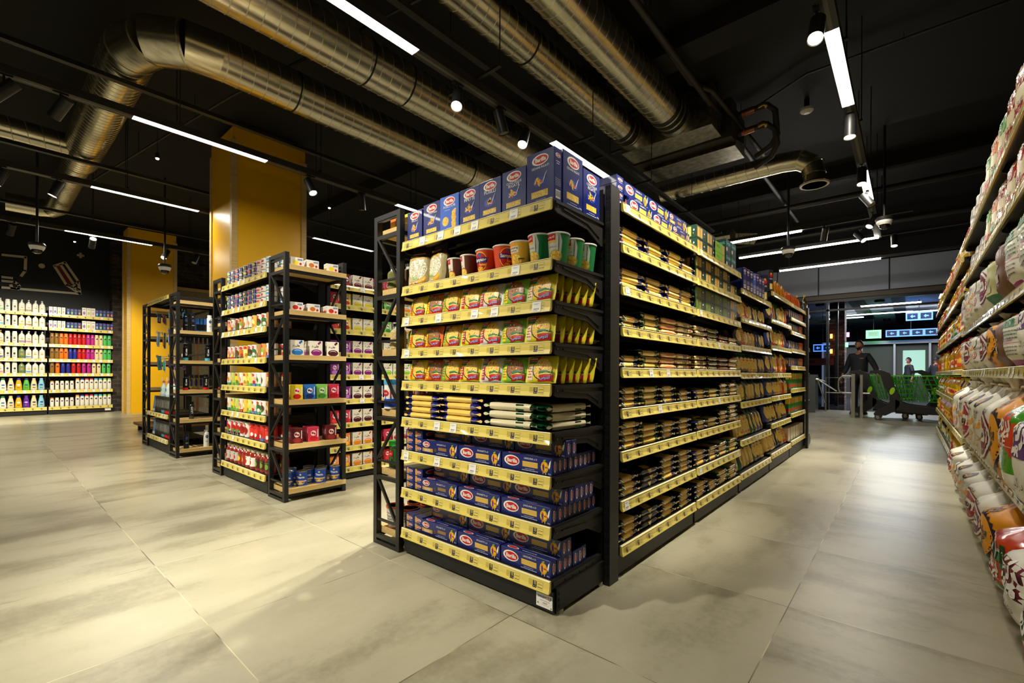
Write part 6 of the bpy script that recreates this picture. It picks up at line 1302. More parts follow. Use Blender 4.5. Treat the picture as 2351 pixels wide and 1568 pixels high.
for lv in (5, 6):
    for i in range(5): S(WC[0 if i == 0 else 1], WM[2], .06 + i * .083, .07, WLV[lv] + .002, 'short %s bottle, %s along, %s shelf beside the brick pillar' % (WN[0 if i == 0 else 1], ORD[i], ('sixth', 'bottom')[lv - 5]), 'short white bottles', 0, sc=(.9, .9, .85))
    for i, k in enumerate((0, 2, 3, 3, 4, 4, 5, 5)): S(WC[k], WM[2], .49 + i * .082, .07, WLV[lv] + .002, 'tall %s bottle, %s along, %s shelf beside the brick pillar' % (WN[k], ORD[i], ('sixth', 'bottom')[lv - 5]), 'tall white bottles', 0, sc=(1, 1, 1.08))
def wbox(c, w, h, pic): return Proto('soap_box', 'box', carton(w, h, .05, c, lambda m, F, w, h: (m.oval(F, 0, h * .35, w * .3, h * .2, pic, 1, 1, 12), m.rect(F, -w * .3, h * .75, w * .3, h * .82, C(150, 140, 150), 1))))
NVB = C(30, 40, 120)
for lv in (0, 1):
    x = .035
    for i in range(4): S(wbox(PL, .06, .165, (C(150, 100, 180), C(150, 100, 180), C(190, 200, 60), C(226, 170, 160))[i]), WM[2], x + i * .07, .05, WLV[lv] + .002, 'short white soap box, %s along the %s shelf beside the pillar' % (ORD[i], LW[lv]), 'short white soap boxes')
    for i in range(4): S(wbox(NVB, .055, .15, (C(120, 190, 220), C(140, 200, 80), C(60, 130, 160), C(220, 130, 60))[i]), WM[2], .325 + i * .064, .05, WLV[lv] + .002, 'navy soap box, %s of the shorter four, %s shelf' % (ORD[i], LW[lv]), 'shorter navy soap boxes')
    for i in range(3): S(wbox(PL, .075, .2, (C(150, 100, 180), C(190, 200, 60), C(226, 170, 160))[i]), WM[2], .6 + i * .08, .05, WLV[lv] + .002, 'tall white soap box, %s along the %s shelf beside the pillar' % (ORD[i], LW[lv]), 'tall white soap boxes')
    for i in range(5): S(wbox(NVB, .06, .17, (C(120, 190, 220), C(140, 200, 80), C(60, 130, 160), C(220, 130, 60), C(220, 130, 60))[i]), WM[2], .83 + i * .068, .05, WLV[lv] + .002, 'navy soap box, %s of the taller five, %s shelf' % (ORD[i], LW[lv]), 'taller navy soap boxes')
# ---------------------------------------------------------------- rice and oil shelving on the far side of the aisle
RLV = [2.11, 1.79, 1.365, 1.02, .48, .1]; OLV_ = [2.02, 1.72, 1.38, 1.03, .72, .42, .1]
RBM = []
RGX = .36
for i in range(4):
    y1 = 5.63 - i * 1.03
    u, Mx = bay('rice_shelving_bay', 'shelving bay stacked with rice sacks, ' + ORD[i] + ' from the oil bottles', 'shelving bays of rice sacks', (RGX, y1, 0), -PI / 2, 1.025, .5, RLV, 2.2, posts=(1, 0), brk=(1, 1), n=8, rails={k: (k % 4, 2 if k < 4 else 1) for k in range(6)}, railh=.05)
    RBM.append(Mx)
OBM = []
for i in range(5):
    y1 = 6.665 + i * 1.035
    u, Mx = bay('oil_shelving_bay', 'shelving bay of oil bottles, ' + ORD[i] + ' beyond the rice sacks', 'shelving bays of oil bottles', (RGX, y1, 0), -PI / 2, 1.025, .46, OLV_, 2.2, posts=(1, 0), brk=(1, 1), n=8, railh=.046)
    OBM.append(Mx)
b = MB(); b.box(RGX + .57, 1.5, 0, RGX + .6, 10.8, 2.25, STEELD); tag(obj('gondola_spine', b), 'dark centre panel behind the rice sacks and oil bottles', 'panel')
def weave(c): return mat('woven_sack_%d_%d_%d' % c, c, .5, bump=(420, .08), coat=.05)
def sack(w, h, d, col, deco, seed=0, tie=None, foot=None, head=None, lean=.0, soft=.5):
    """tied rice sack: squarish rounded body full at the bottom, pleated neck and a flared top"""
    r = random.Random(seed); m = MB(); m.fine = .03; nu, nv = 44, 26
    def R_(a, t):
        body = 1 if t < .62 else 1 - .80 * smoothstep((t - .62) / .24) + (.22 * smoothstep((t - .88) / .12) if t > .88 else 0)
        foot_ = .76 + .24 * smoothstep(t / .16); belly = 1 + .06 * math.sin(min(t, .7) / .7 * PI)
        e = .75 if t < .6 else 1.0
        ca, sa = math.cos(a), math.sin(a)
        sq = (abs(ca) ** 3.2 + abs(sa) ** 3.2) ** (-1 / 3.2)
        sq = sq * (1 - smoothstep((t - .6) / .25)) + 1 * smoothstep((t - .6) / .25)
        pl = 1 + (.015 + .10 * smoothstep((t - .6) / .25)) * math.sin(a * (9 + seed % 3) + seed) * .5 + .02 * math.sin(a * 3 + t * 9 + seed * 2) + .015 * math.sin(t * 26 + a * 2 + seed)
        return w / 2 * body * foot_ * belly * sq * ca * pl, d / 2 * body * foot_ * belly * sq * sa * pl
    def P_(a, t, hh=0):
        x, y = R_(a, t); n = math.hypot(x, y) + 1e-6
        lx = lean * smoothstep((t - .5) / .5)
        return (x + x / n * hh + lx * .3, y + y / n * hh + d / 2 + lx * .0, h * t)
    vs = [P_(2 * PI * i / nu, j / nv) for j in range(nv + 1) for i in range(nu)]
    g = {}
    for j in range(nv):
        t = (j + .5) / nv; c = foot if foot and t < .14 else head if head and t > .52 else col
        for i in range(nu): g.setdefault(c, []).append((j * nu + i, j * nu + (i + 1) % nu, (j + 1) * nu + (i + 1) % nu, (j + 1) * nu + i))
    for c, f in g.items(): m.add(vs, f, c, True)
    m.add(vs[:nu], [tuple(range(nu - 1, -1, -1))], col)
    F = lambda u, v, hh: P_(-PI / 2 + u / (w * .5) * 1.05, v / h, hh * 1.6 + .0016)
    deco(m, F, w, h)
    parts = []
    if tie is not None:
        k = MB(); x, y, z = P_(0, .87); k.lathe([(w * .13, h * .855), (w * .145, h * .865), (w * .13, h * .88)], tie, 14, c=(lean * .2, d / 2, 0)); k.tube([(0, d / 2 - w * .13, h * .865), (.02, d / 2 - w * .15, h * .83), (.012, d / 2 - w * .18, h * .79)], .002, tie, 5); parts = [('tie', k)]
    return Proto('rice_sack', 'rice sack', m, parts or None)
def L_(m, F, rows, h):
    for (t, u, v, wd, c, bl) in rows: m.text(F, t, u, v * h, wd, c, 2, bold=bl)
WV = weave((226, 222, 208)); AMB = C(236, 160, 20)
def d_white(m, F, w, h):
    m.oval(F, w * .05, h * .68, w * .22, h * .06, BLACK, 1, 4, 20, .3); m.text(F, '\u0641\u0631\u06cc\u062f', w * .05, h * .685, w * .24, AMB, 3, bold=.03)
    L_(m, F, [('\u0637\u0627\u0631\u0645 \u0645\u0645\u062a\u0627\u0632', 0, .56, w * .42, BLACK, .02), ('\u0628\u0631\u0646\u062c', 0, .5, w * .3, BLACK, .0), ('\u0641\u0631\u06cc\u062f\u0648\u0646', w * .03, .42, w * .55, AMB, .03), ('\u0646\u0648 \u0639\u0637\u0631', 0, .35, w * .25, BLACK, .02), ('\u062f\u0631 \u0647\u0627\u06cc \u0628\u0633\u062a\u0647', 0, .28, w * .4, BLACK, .0), ('\u0628\u0633\u062a\u0647 \u0628\u0646\u062f\u06cc', 0, .2, w * .5, AMB, .02), ('\u0627\u0632 \u0634\u0645\u0627\u0644 \u0627\u06cc\u0631\u0627\u0646', 0, .13, w * .4, BLACK, .0)], h)
    for s in (-1, 1):
        for q in range(20): m.oval(F, s * w * .42 + w * .02 * (q % 2), h * (.1 + q * .025), w * .012, h * .006, BLACK, 2, 1, 6)
    pts = [(w * .3 * math.cos(a), h * .28 + h * .035 * math.sin(a)) for a in [2 * PI * i / 28 for i in range(28)]]
    for i in range(28):
        a, b_ = pts[i], pts[(i + 1) % 28]; m.add([F(a[0], a[1], .0008), F(b_[0], b_[1], .0008), F(b_[0] * 1.06, h * .28 + (b_[1] - h * .28) * 1.2, .0008), F(a[0] * 1.06, h * .28 + (a[1] - h * .28) * 1.2, .0008)], [(0, 1, 2, 3)], AMB)
def d_circle(c, tx):
    def d(m, F, w, h):
        m.oval(F, 0, h * .38, w * .42, h * .26, c, 1, 5, 28); m.oval(F, 0, h * .38, w * .39, h * .24, WHITE, 2, 5, 28); m.oval(F, 0, h * .38, w * .34, h * .21, c, 3, 5, 28); m.rect(F, -w * .33, h * .32, w * .33, h * .46, WHITE, 4, 6, 2); m.text(F, tx, 0, h * .39, w * .4, BLACK, 5, bold=.05)
        for q in range(5): m.oval(F, (q - 2) * w * .09, h * .24, w * .02, h * .012, WHITE, 5, 1, 6)
        m.text(F, '\u0628\u0631\u0646\u062c \u0645\u062d\u0644\u06cc', 0, h * .64, w * .5, BLACK, 2)
    return d
def d_orange(m, F, w, h):
    NB_ = C(24, 26, 60); pts = []
    for i in range(40):
        a = 2 * PI * i / 40; rr = 1 if i % 2 else .88; pts.append((w * .44 * rr * math.cos(a), h * .38 + h * .3 * rr * math.sin(a)))
    m.shape(F, pts, NB_, 1, 8); m.oval(F, 0, h * .38, w * .36, h * .245, C(238, 160, 24), 2, 6, 30)
    m.text(F, '\u0628\u0631\u0627\u062f\u0631\u0627\u0646', 0, h * .45, w * .5, NB_, 3, bold=.05); m.text(F, '\u06af\u0644\u0627\u0628', 0, h * .33, w * .36, NB_, 3, bold=.05); m.text(F, '\u0637\u0628\u06cc\u0639\u06cc', 0, h * .07, w * .4, NB_, 3); m.text(F, '\u0628\u0631\u0646\u062c', 0, h * .72, w * .3, NB_, 3, bold=.03)
def d_green(m, F, w, h):
    m.shape(F, [(-w * .36, h * .3), (w * .36, h * .3), (w * .42, h * .4), (w * .4, h * .62), (w * .2, h * .68), (-w * .2, h * .68), (-w * .4, h * .62), (-w * .42, h * .4)], C(214, 60, 20), 2, 6)
    m.text(F, '\u0628\u0631\u0646\u062c', 0, h * .56, w * .5, WHITE, 4, bold=.04); m.text(F, 'RICE', 0, h * .46, w * .34, WHITE, 4, bold=.03); m.rect(F, -w * .3, h * .5, w * .3, h * .504, WHITE, 4, 6, 1); m.rect(F, -w * .3, h * .42, w * .3, h * .424, WHITE, 4, 6, 1); m.text(F, '\u0647\u0646\u062f\u06cc', 0, h * .36, w * .3, WHITE, 4); m.text(F, '\u0634\u0627\u062f\u06cc', -w * .1, h * .24, w * .3, WHITE, 2)
    m.rect(F, w * .15, h * .1, w * .4, h * .22, WHITE, 2, 3, 3)
def d_melon(m, F, w, h):
    for q in range(9): m.shape(F, [(-w * .6 + q * w * .15, h * .42), (-w * .55 + q * w * .15, h * .42), (-w * .5 + q * w * .14, h * .62), (-w * .56 + q * w * .14, h * .62)], C(10, 70, 30), 2, 4)
    m.rect(F, -w * .9, h * .03, w * .9, h * .42, C(206, 70, 24), 1, 14, 5); m.text(F, '\u0628\u0631\u0646\u062c', w * .0, h * .3, w * .5, WHITE, 3, bold=.04); m.text(F, 'RICE', 0, h * .17, w * .34, WHITE, 3, bold=.03); m.rect(F, -w * .3, h * .215, w * .3, h * .219, WHITE, 3, 6, 1); m.rect(F, -w * .3, h * .13, w * .3, h * .134, WHITE, 3, 6, 1)
    pts = [(w * .62 * math.cos(a), h * .66 - abs(h * .16 * math.cos(a)) ** 1) for a in [PI * i / 14 for i in range(15)]]
    m.text(F, '\u0637\u0628\u06cc\u0639\u06cc', w * .3, h * .55, w * .3, WHITE, 3)
def d_maroon(m, F, w, h):
    m.rect(F, -w * .9, h * .36, w * .9, h * .66, mat('pomegranate_print', (110, 24, 40), .5, voro=(22, (70, 10, 24))), 1, 14, 6); m.text(F, '\u0628\u0631\u0646\u062c', w * .08, h * .52, w * .62, WHITE, 3, bold=.05); m.text(F, 'Rice', w * .12, h * .42, w * .3, WHITE, 3, bold=.04); m.text(F, '\u0628\u0647\u062a\u0631\u06cc\u0646 \u0628\u0631\u0646\u062c', 0, h * .2, w * .4, BLACK, 2); m.rect(F, -w * .9, h * .0, w * .9, h * .1, C(130, 30, 50), 1, 14, 2)
def d_purple(m, F, w, h):
    m.rect(F, -w * .9, h * .42, w * .9, h * .72, C(90, 40, 120), 1, 14, 6); m.text(F, '\u0628\u0631\u0646\u062c', 0, h * .58, w * .6, WHITE, 3, bold=.05); m.text(F, 'R', 0, h * .47, w * .1, WHITE, 3, bold=.04); m.text(F, '\u062f\u0631 \u06af\u06cc\u0644\u0627\u0646', 0, h * .24, w * .4, BLACK, 2); m.rect(F, -w * .9, 0, w * .9, h * .12, C(90, 40, 120), 1, 14, 2)
def d_cattle(m, F, w, h):
    m.rect(F, -w * .9, 0, w * .9, h * .14, C(150, 160, 40), 1, 14, 2); m.rect(F, -w * .9, h * .14, w * .9, h * .24, C(170, 30, 40), 1, 14, 2); m.rect(F, -w * .9, h * .26, w * .9, h * .42, C(20, 100, 50), 1, 14, 3); m.text(F, '\u0628\u0631\u0646\u062c', 0, h * .34, w * .6, WHITE, 3, bold=.04); m.rect(F, -w * .9, h * .44, w * .9, h * .6, C(214, 160, 70), 1, 14, 3); m.oval(F, -w * .1, h * .51, w * .16, h * .035, BLACK, 3, 3, 14); m.rect(F, -w * .22, h * .46, -w * .19, h * .5, BLACK, 3); m.rect(F, -w * .0, h * .46, w * .03, h * .5, BLACK, 3)
def d_brown(m, F, w, h): m.rect(F, -w * .1, h * .2, w * .15, h * .3, C(200, 186, 150), 2, 2, 2); m.text(F, '\u062e\u0632\u0631', 0, h * .4, w * .3, C(220, 200, 170), 2, bold=.03)
def d_fizz(m, F, w, h):
    m.text(F, 'RICE', 0, h * .58, w * .4, C(40, 140, 100), 3, bold=.04)
    for a in ((-.4, .53, .4, .537), (-.4, .63, .4, .637)): m.rect(F, w * a[0], h * a[1], w * a[2], h * a[3], C(40, 140, 100), 2, 8, 1)
    m.text(F, '\u0628\u0631\u0646\u062c \u0645\u0645\u062a\u0627\u0632', 0, h * .7, w * .4, C(200, 40, 120), 2, bold=.03)
    for q in range(3): squiggle(m, F, -w * .3, w * .3, h * (.46 - .05 * q), .008, C(60, 130, 100), q, 2)
    m.rect(F, -w * .4, h * .3, w * .4, h * .306, C(180, 40, 130), 2, 8, 1); m.text(F, '\u0637\u0639\u0645 \u062e\u0648\u0628', 0, h * .34, w * .4, C(150, 40, 120), 2)
    for q in range(3): squiggle(m, F, -w * .25, w * .3, h * (.24 - .05 * q), .007, C(110, 110, 110), q + 3, 2)
    m.rect(F, -w * .9, 0, w * .9, h * .07, C(150, 30, 110), 1, 14, 2)
def d_swirl(m, F, w, h):
    c = C(96, 50, 60); m.oval(F, -w * .1, h * .6, w * .24, h * .13, c, 1, 4, 20, .6); m.oval(F, -w * .08, h * .6, w * .18, h * .1, WV, 2, 4, 20, .6); m.oval(F, 0, h * .3, w * .14, h * .08, C(200, 60, 30), 1, 2, 18); m.oval(F, 0, h * .3, w * .11, h * .062, WHITE, 2, 2, 18); m.text(F, 'S', 0, h * .3, w * .1, C(200, 60, 30), 3, bold=.06)
    for q in range(3): m.rect(F, -w * .4, h * (.42 + .02 * q), w * .4, h * (.427 + .02 * q), c, 1, 8, 1)
    m.text(F, '\u0628\u0631\u0646\u062c \u0647\u0627\u0634\u0645\u06cc', 0, h * .14, w * .5, C(70, 40, 40), 2, bold=.02)
TIE = C(206, 190, 150)
K = {'white': ('white sack with black and amber print', sack(.34, .52, .26, WV, d_white, 1, TIE, lean=.05)), 'circle': ('white sack with red circle print', sack(.33, .5, .24, WV, d_circle(C(180, 26, 46), '\u0631\u0636\u0627'), 2, TIE)), 'magenta': ('white sack with maroon and orange print', sack(.32, .5, .24, WV, d_circle(C(130, 30, 70), '\u0645\u0648\u062f'), 3, TIE)),
     'orange': ('amber sack with jagged dark badge', sack(.33, .52, .26, weave((232, 152, 24)), d_orange, 4, TIE)), 'green': ('bright green sack with red rice badge', sack(.34, .52, .27, mat('shiny_green_sack', (62, 150, 24), .25, coat=.4), d_green, 5, TIE)), 'melon': ('green and orange glossy sack', sack(.36, .5, .28, mat('glossy_melon_sack', (22, 110, 44), .2, coat=.6), d_melon, 6, TIE, head=mat('glossy_orange_sack', (200, 60, 24), .22, coat=.5))),
     'maroon': ('white sack with pomegranate band', sack(.38, .5, .3, WV, d_maroon, 7, TIE)), 'purple': ('white sack with purple band', sack(.34, .5, .27, WV, d_purple, 8, TIE)), 'cattle': ('cream sack with cattle picture and green band', sack(.34, .48, .27, weave((214, 206, 150)), d_cattle, 9, TIE)), 'brown': ('plain brown sack', sack(.33, .5, .25, weave((110, 74, 54)), d_brown, 10, TIE)), 'fizz': ('white sack with green rice lettering', sack(.35, .5, .26, WV, d_fizz, 11, TIE)),
     'swirl': ('white sack with brown swirl', sack(.3, .46, .22, WV, d_swirl, 12, TIE)), 'sheer': ('greenish half-clear sack', sack(.33, .46, .24, weave((190, 190, 130)), d_brown, 13, TIE, foot=C(60, 120, 90)))}
def put_sack(k, y, z, sc, bulge, sh, i):
    nm, p = K[k]; kx, kz = sc
    p.put(T(RGX - bulge + .0, y, z, -PI / 2 + random.uniform(-.06, .06), 0, 0, (kx, kx * 1.05, kz)), '%s, %s from the near end, %s rice shelf' % (nm, ORD[i], sh), 'tied rice sacks on the %s shelf' % sh)
for sh_, z, seq, kz, bl in (('lowest', .1, ('cattle', 'maroon', 'melon', 'orange', 'magenta', 'circle', 'white', 'white', 'swirl', 'white', 'circle'), .70, .09), ('lower middle', .482, ('purple', 'purple', 'green', 'orange', 'magenta', 'white', 'white', 'circle', 'white', 'swirl', 'white'), .98, .065),
                            ('middle', 1.022, ('purple', 'purple', 'purple', 'fizz', 'brown', 'orange', 'magenta', 'swirl', 'white', 'magenta', 'white'), .66, .015), ('upper middle', 1.367, ('fizz', 'fizz', 'fizz', 'fizz', 'brown', 'sheer', 'magenta', 'swirl', 'white', 'white', 'swirl'), .8, .015)):
    for i, k in enumerate(seq):
        put_sack(k, 2.03 + i * .3433, z + .007, (.97, kz), bl, sh_, i)
RICE = mat('rice_seen_through_bag', (222, 204, 160), .4, voro=(260, (180, 160, 120))); RDF = mat('red_printed_film', (176, 18, 36), .2, coat=.6)
def rbag(top, low, seed, accent=None):
    def d(m, F, w, h):
        m.rect(F, -w * .49, h * .46, w * .49, h * .8, top, 1, 12, 6); m.rect(F, -w * .49, h * .01, w * .49, h * .22, low, 1, 12, 4)
        m.text(F, '\u0628\u0631\u0646\u062c', 0, h * .68, w * .5, WHITE, 3, bold=.04); m.text(F, 'Rice', 0, h * .58, w * .3, WHITE, 3, bold=.03)
        for q in range(5): m.rect(F, -w * .4 + q * w * .17, h * .05, -w * .33 + q * w * .17, h * .13, accent or WHITE, 2)
        squiggle(m, F, -w * .3, w * .2, h * .26, .005, C(90, 80, 60), seed, 2); squiggle(m, F, -w * .3, w * .2, h * .23, .005, C(90, 80, 60), seed + 1, 2)
    return Proto('rice_bag', 'rice bag', bag(.25, .34, .12, RICE, d, seed, C(226, 220, 204, .3)))
RBG = [('red topped', rbag(RDF, RDF, 1)), ('red topped', rbag(RDF, RDF, 2, C(90, 30, 120))), ('orange and green', rbag(C(230, 120, 30), GREEN, 3, RED)), ('green and red striped', rbag(C(60, 150, 60), C(206, 40, 60), 4, C(60, 160, 60)))]
for s_, (z, seq, kz) in enumerate(((2.112, (0, 0, 0, 0, 0, 1, 3, 2, 3), 1.05), (1.792, (0, 0, 0, 1, 0, 0, 0, 2, 3), .9))):
    for i, k in enumerate(seq):
        for r in range(2): RBG[k][1].put(T(RGX + .065 + r * .14, 1.9 + i * .285, z, -PI / 2 + random.uniform(-.15, .15), -.05, random.uniform(-.06, .06), (1, 1, kz)), '%s rice bag, %s from the near end%s, %s shelf' % (RBG[k][0], ORD[i], ', rear row' if r else '', ('topmost', 'second')[s_]), 'see-through rice bags on the %s shelf' % ('topmost', 'second')[s_])
    for i in range(4): put_sack('swirl', 4.5 + i * .32, z, (.9, .66 if s_ else .9), -.04, ('topmost', 'second')[s_], i)
# oil bottles and tins
YC = C(226, 190, 40); GCP = C(206, 190, 90)
def oil_lab(c1, c2): return lambda m, F, r, h: (m.rect(F, -r * 1.1, h * .14, r * 1.1, h * .46, c1, 2, 8, 1), m.oval(F, 0, h * .32, r * .5, h * .09, c2, 3, 2, 12))
OP = [('golden oil bottle with red cap', bottle(.05, .29, OIL, RED, None, lab=oil_lab(C(230, 200, 60), RED))), ('golden oil bottle with yellow cap', bottle(.045, .27, OIL, YC, None, lab=oil_lab(C(236, 230, 210), C(200, 60, 40)))), ('amber oil bottle with red cap', bottle(.052, .3, OIL2, RED, None, lab=oil_lab(C(206, 60, 30), YC))), ('slim golden oil bottle', bottle(.036, .26, OIL, GCP, None, lab=oil_lab(C(60, 120, 60), WHITE))), ('dark olive oil bottle', OV),
      ('yellow oil tin', Proto('oil_tin', 'tin', carton(.1, .22, .1, C(226, 186, 40), lambda m, F, w, h: (m.oval(F, 0, h * .5, w * .3, h * .2, C(200, 50, 40), 1, 1, 14), m.rect(F, -w * .4, h * .8, w * .4, h * .9, C(40, 100, 60), 1)))))]
cnt = 0
for bi in range(5):
    for lv in range(7):
        n = (10, 9, 8, 7, 7)[bi]
        kd = [(0, 1, 1, 2, 3, 5, 3), (1, 0, 3, 1, 0, 2, 1), (1, 3, 1, 5, 1, 0, 3), (3, 1, 0, 1, 3, 1, 4)][bi % 4][lv]
        for i in range(n):
            k = kd if i % 3 else (kd + (i + lv) % 2) % 6
            nm, p = OP[k]; gap = (OLV_[lv - 1] - OLV_[lv] - .06) if lv else .4; hh = .3 if k in (0, 2) else .28
            p.put(OBM[bi] @ T(.06 + i * .9 / (n - 1), .06, OLV_[lv] + .001, random.uniform(-.4, .4), 0, 0, (1, 1, min(1, gap / hh))), '%s, %s from the far end, shelf %s, oil bay %s' % (nm, ORD[i], ('one', 'two', 'three', 'four', 'five', 'six', 'seven')[lv], ('one', 'two', 'three', 'four', 'five', 'six', 'seven', 'eight')[bi]), 'oil bottles on the shelves'); cnt += 1
# ---------------------------------------------------------------- shop front, mall beyond
YF = 15.4; FR = mat('dark_door_frame', (34, 34, 36), .35, .5); GLZ = mat('shop_glass', (215, 225, 228), .0, trans=1.0, ior=1.02, spec=.5)
t = thing('entrance_fascia', 'grey metal clad fascia across the top of the shop entrance', 'fascia', (0, YF, 0)); xs_ = [-4.18, -2.95, -1.93, -.39, 1.15, 1.88]
b = MB(); b.box(-4.18, .03, 3.18, 1.88, .14, 4.0, STEELD); obj('backing', b, t)
for a, c in zip(xs_, xs_[1:]): b = MB(); b.bbox(a + .012, -.02, 3.2, c - .012, .03, 4.0, .006, CLAD); obj('cladding_panel', b, t)
b = MB(); b.box(-4.18, -.06, 3.06, 1.88, .14, 3.17, mat('bronze_header', (86, 78, 68), .5, .4)); b.box(-4.18, -.0, 2.985, 1.88, .1, 3.05, FR); obj('header_beam', b, t)
b = MB(); b.box(-4.2, 0, 2.74, 1.9, .05, 2.79, FR)
for x in (-3.3, -1.72, 1.3): b.box(x - .03, 0, 0, x + .03, .06, 2.98, FR)
b.box(-4.2, 0, 0, -1.72, .06, .08, FR); struct('window_1', b, (0, YF, 0))
g = MB(); g.box(-4.15, .02, .08, -1.75, .03, 2.74, GLZ); g.box(-4.15, .02, 2.79, 1.27, .03, 2.98, GLZ); o = obj('window_1_glass', g, bpy.data.objects['window_1'], label='clear shop glazing')
b = MB(); b.box(-8, 15.5, -.06, 7, 42, 0, mat('glossy_dark_mall_floor', (60, 64, 72), .12, noise=(3, (40, 44, 52), .5))); struct('floor_mall', b)
b = MB(); MC = mat('mall_ceiling_white', (196, 196, 200), .6); MDK = mat('mall_ceiling_slot', (20, 20, 22), .6)
b.box(-8, 15.6, 3.5, 7, 42, 3.6, MC); b.box(-1.6, 15.65, 3.47, -1.15, 26, 3.5, MDK); b.box(-.45, 17, 3.47, -.1, 30, 3.5, MDK)
for q in range(12): b.box(-1.58 + q * .036, 15.65, 3.46, -1.575 + q * .036, 24, 3.475, mat('slot_fin', (60, 60, 62), .5))
b.box(-8, 33, 2.9, 7, 33.4, 3.5, MDK); struct('ceiling_mall', b)
b = MB(); b.box(-8, 41.9, 0, 7, 42, 3.6, MDK); b.box(-8.1, 15.6, 0, -8, 42, 3.6, MDK); b.box(7, 15.6, 0, 7.1, 42, 3.6, MDK); struct('wall_mall', b)
b = MB(); b.box(-2.0, 18.5, 0, -1.6, 19.1, 3.5, brick_material('mall_brick', 0, 1.0, (120, 96, 100), (70, 52, 66), (40, 36, 44))); struct('column_mall', b)
b = MB()
for x in (-5.6, -1.72, -2.75, -4.1): b.box(x - .04, 17.5, 0, x + .04, 17.6, 3.5, FR)
b.box(-6, 17.5, 2.6, -1.7, 17.6, 2.7, FR); struct('window_2', b); g = MB(); g.box(-6, 17.53, 0, -1.72, 17.54, 3.4, GLZ); obj('window_2_glass', g, bpy.data.objects['window_2'])
# shop unit across the mall
t = thing('shop_unit', 'pale framed glass shop unit across the mall walkway', 'shop', (0, 25, 0)); b = MB(); ALU = mat('pale_aluminium', (170, 172, 172), .4, .4)
b.box(-3.0, 0, 2.28, 4.0, .1, 2.42, ALU)
for x in (-3.0, -1.6, -.5, .6, 1.8, 3.9): b.box(x, 0, 0, x + .07, .08, 2.3, ALU)
obj('frame', b, t); b = MB(); b.box(-3, .3, .0, 4, .34, 2.28, mat('frosted_panel', (70, 72, 60), .5)); b.box(-.2, .25, .9, .5, .29, 2.0, mat('pale_poster_backlight', (150, 190, 170), .5, emit=.2)); obj('inner_panel', b, t)
b = MB(); b.box(1.5, .2, 0, 4.2, .28, 2.5, MDK); obj('dark_panel', b, t)
GS = mat('green_sign_light', (90, 240, 110), .5, emit=1.0); BSG = mat('blue_sign_light', (90, 140, 230), .5, emit=.45); BSD = mat('blue_sign_dark', (20, 40, 90), .5)
t = thing('green_sign', 'small glowing green sign hanging across the mall', 'sign', (-1.12, 24.2, 2.66)); b = MB(); b.box(-.25, 0, -.17, .25, .06, .17, GS); b.rect(front(0), -.17, -.1, .17, .1, C(190, 250, 190), 2); obj('sign_face', b, t); b = MB(); b.box(-.01, .02, .17, .01, .04, .8, FR); obj('hanger', b, t)
for x, y, z, w, n, l in ((.05, 24.2, 2.66, .78, 4, 'long blue direction sign beside the glowing green one'), (.25, 20.5, 2.95, .34, 2, 'small blue direction sign hanging closer and higher'), (-2.5, 21, 2.0, .3, 2, 'small blue sign seen through the shop glazing')):
    t = thing('direction_sign', l, 'sign', (x, y, z), 0, 'blue mall direction signs'); b = MB(); b.box(-w, 0, -.14, w, .06, .14, BSG); F = front(0)
    for q in range(n):
        u = -w + (q + .5) * 2 * w / n; b.rect(F, u - w / n * .8, -.1, u + w / n * .8, .1, BSD, 1); b.shape(F, [(u - .06, 0), (u, .06), (u, .02), (u + .07, .02), (u + .07, -.02), (u, -.02), (u, -.06)], BSG, 3)
    obj('sign_face', b, t); b = MB(); b.box(-.01, .02, .14, .01, .04, 3.5 - z, FR); obj('hanger', b, t)
b = MB(); b.box(-.3, 24.4, 1.05, .3, 24.44, 1.1, GS)
MLT = mat('mall_downlight', (255, 236, 200), .4, emit=9); MLT.cycles.emission_sampling = 'NONE'; GS.cycles.emission_sampling = 'NONE'; BSG.cycles.emission_sampling = 'NONE'
for i, (x, y) in enumerate(((-.76, 19.8), (-.74, 21.3), (-.76, 23.6), (-.76, 26.6), (-.76, 31), (.13, 18.9), (.13, 21.2), (.14, 24.5), (.15, 27.5), (.16, 31.5), (-2.4, 19.5), (-2.9, 21.5), (-2.2, 22.6), (-3.4, 24), (-2.9, 27), (-2.3, 29), (1.3, 28), (1.5, 31))):
    t = thing('mall_downlight', 'round ceiling downlight in the mall, ' + ORD[i] + ' counting inward by rows', 'lamp', (x, y, 3.42), 0, 'mall ceiling downlights'); b = MB(); b.lathe([(.125, .0), (.14, .02), (.14, .08)], FR, 18); obj('rim', b, t); b = MB(); b.cyl((0, 0, .006), (0, 0, .012), .122, MLT, n=18); obj('lens', b, t)
for i, (x0, x1, y) in enumerate(((-1.9, .1, 22.4), (-.1, 1.9, 22.6), (.8, 2.6, 23.3), (-2.6, -1.4, 23.4))):
    b = MB(); b.box(x0, y, 3.3, x1, y + .05, 3.34, mat('mall_strip_light', (240, 244, 255), .4, emit=1.6)); tag(obj('strip_lamp', b), 'thin glowing ceiling strip in the mall, ' + ORD[i], 'lamp', 'mall strip lamps')
for i, (x, y, z, c) in enumerate(((-1.95, 18.4, 2.25, (255, 140, 60)), (-1.95, 18.4, 1.75, (255, 140, 60)), (-1.47, 18.0, 2.25, (235, 120, 210)), (-1.5, 18.0, 1.93, (80, 240, 110)), (-2.9, 19, 2.0, (170, 80, 240)))):
    b = MB(); b.cyl((x, y, z - .07), (x, y, z + .07), .035, mat('neon_%d' % i, c, .5, emit=2), n=12); tag(obj('neon_tube', b), ('upper orange', 'lower orange', 'pink', 'green', 'violet')[i] + ' glowing tube in the mall beside the brick column', 'lamp', 'coloured glow tubes in the mall')
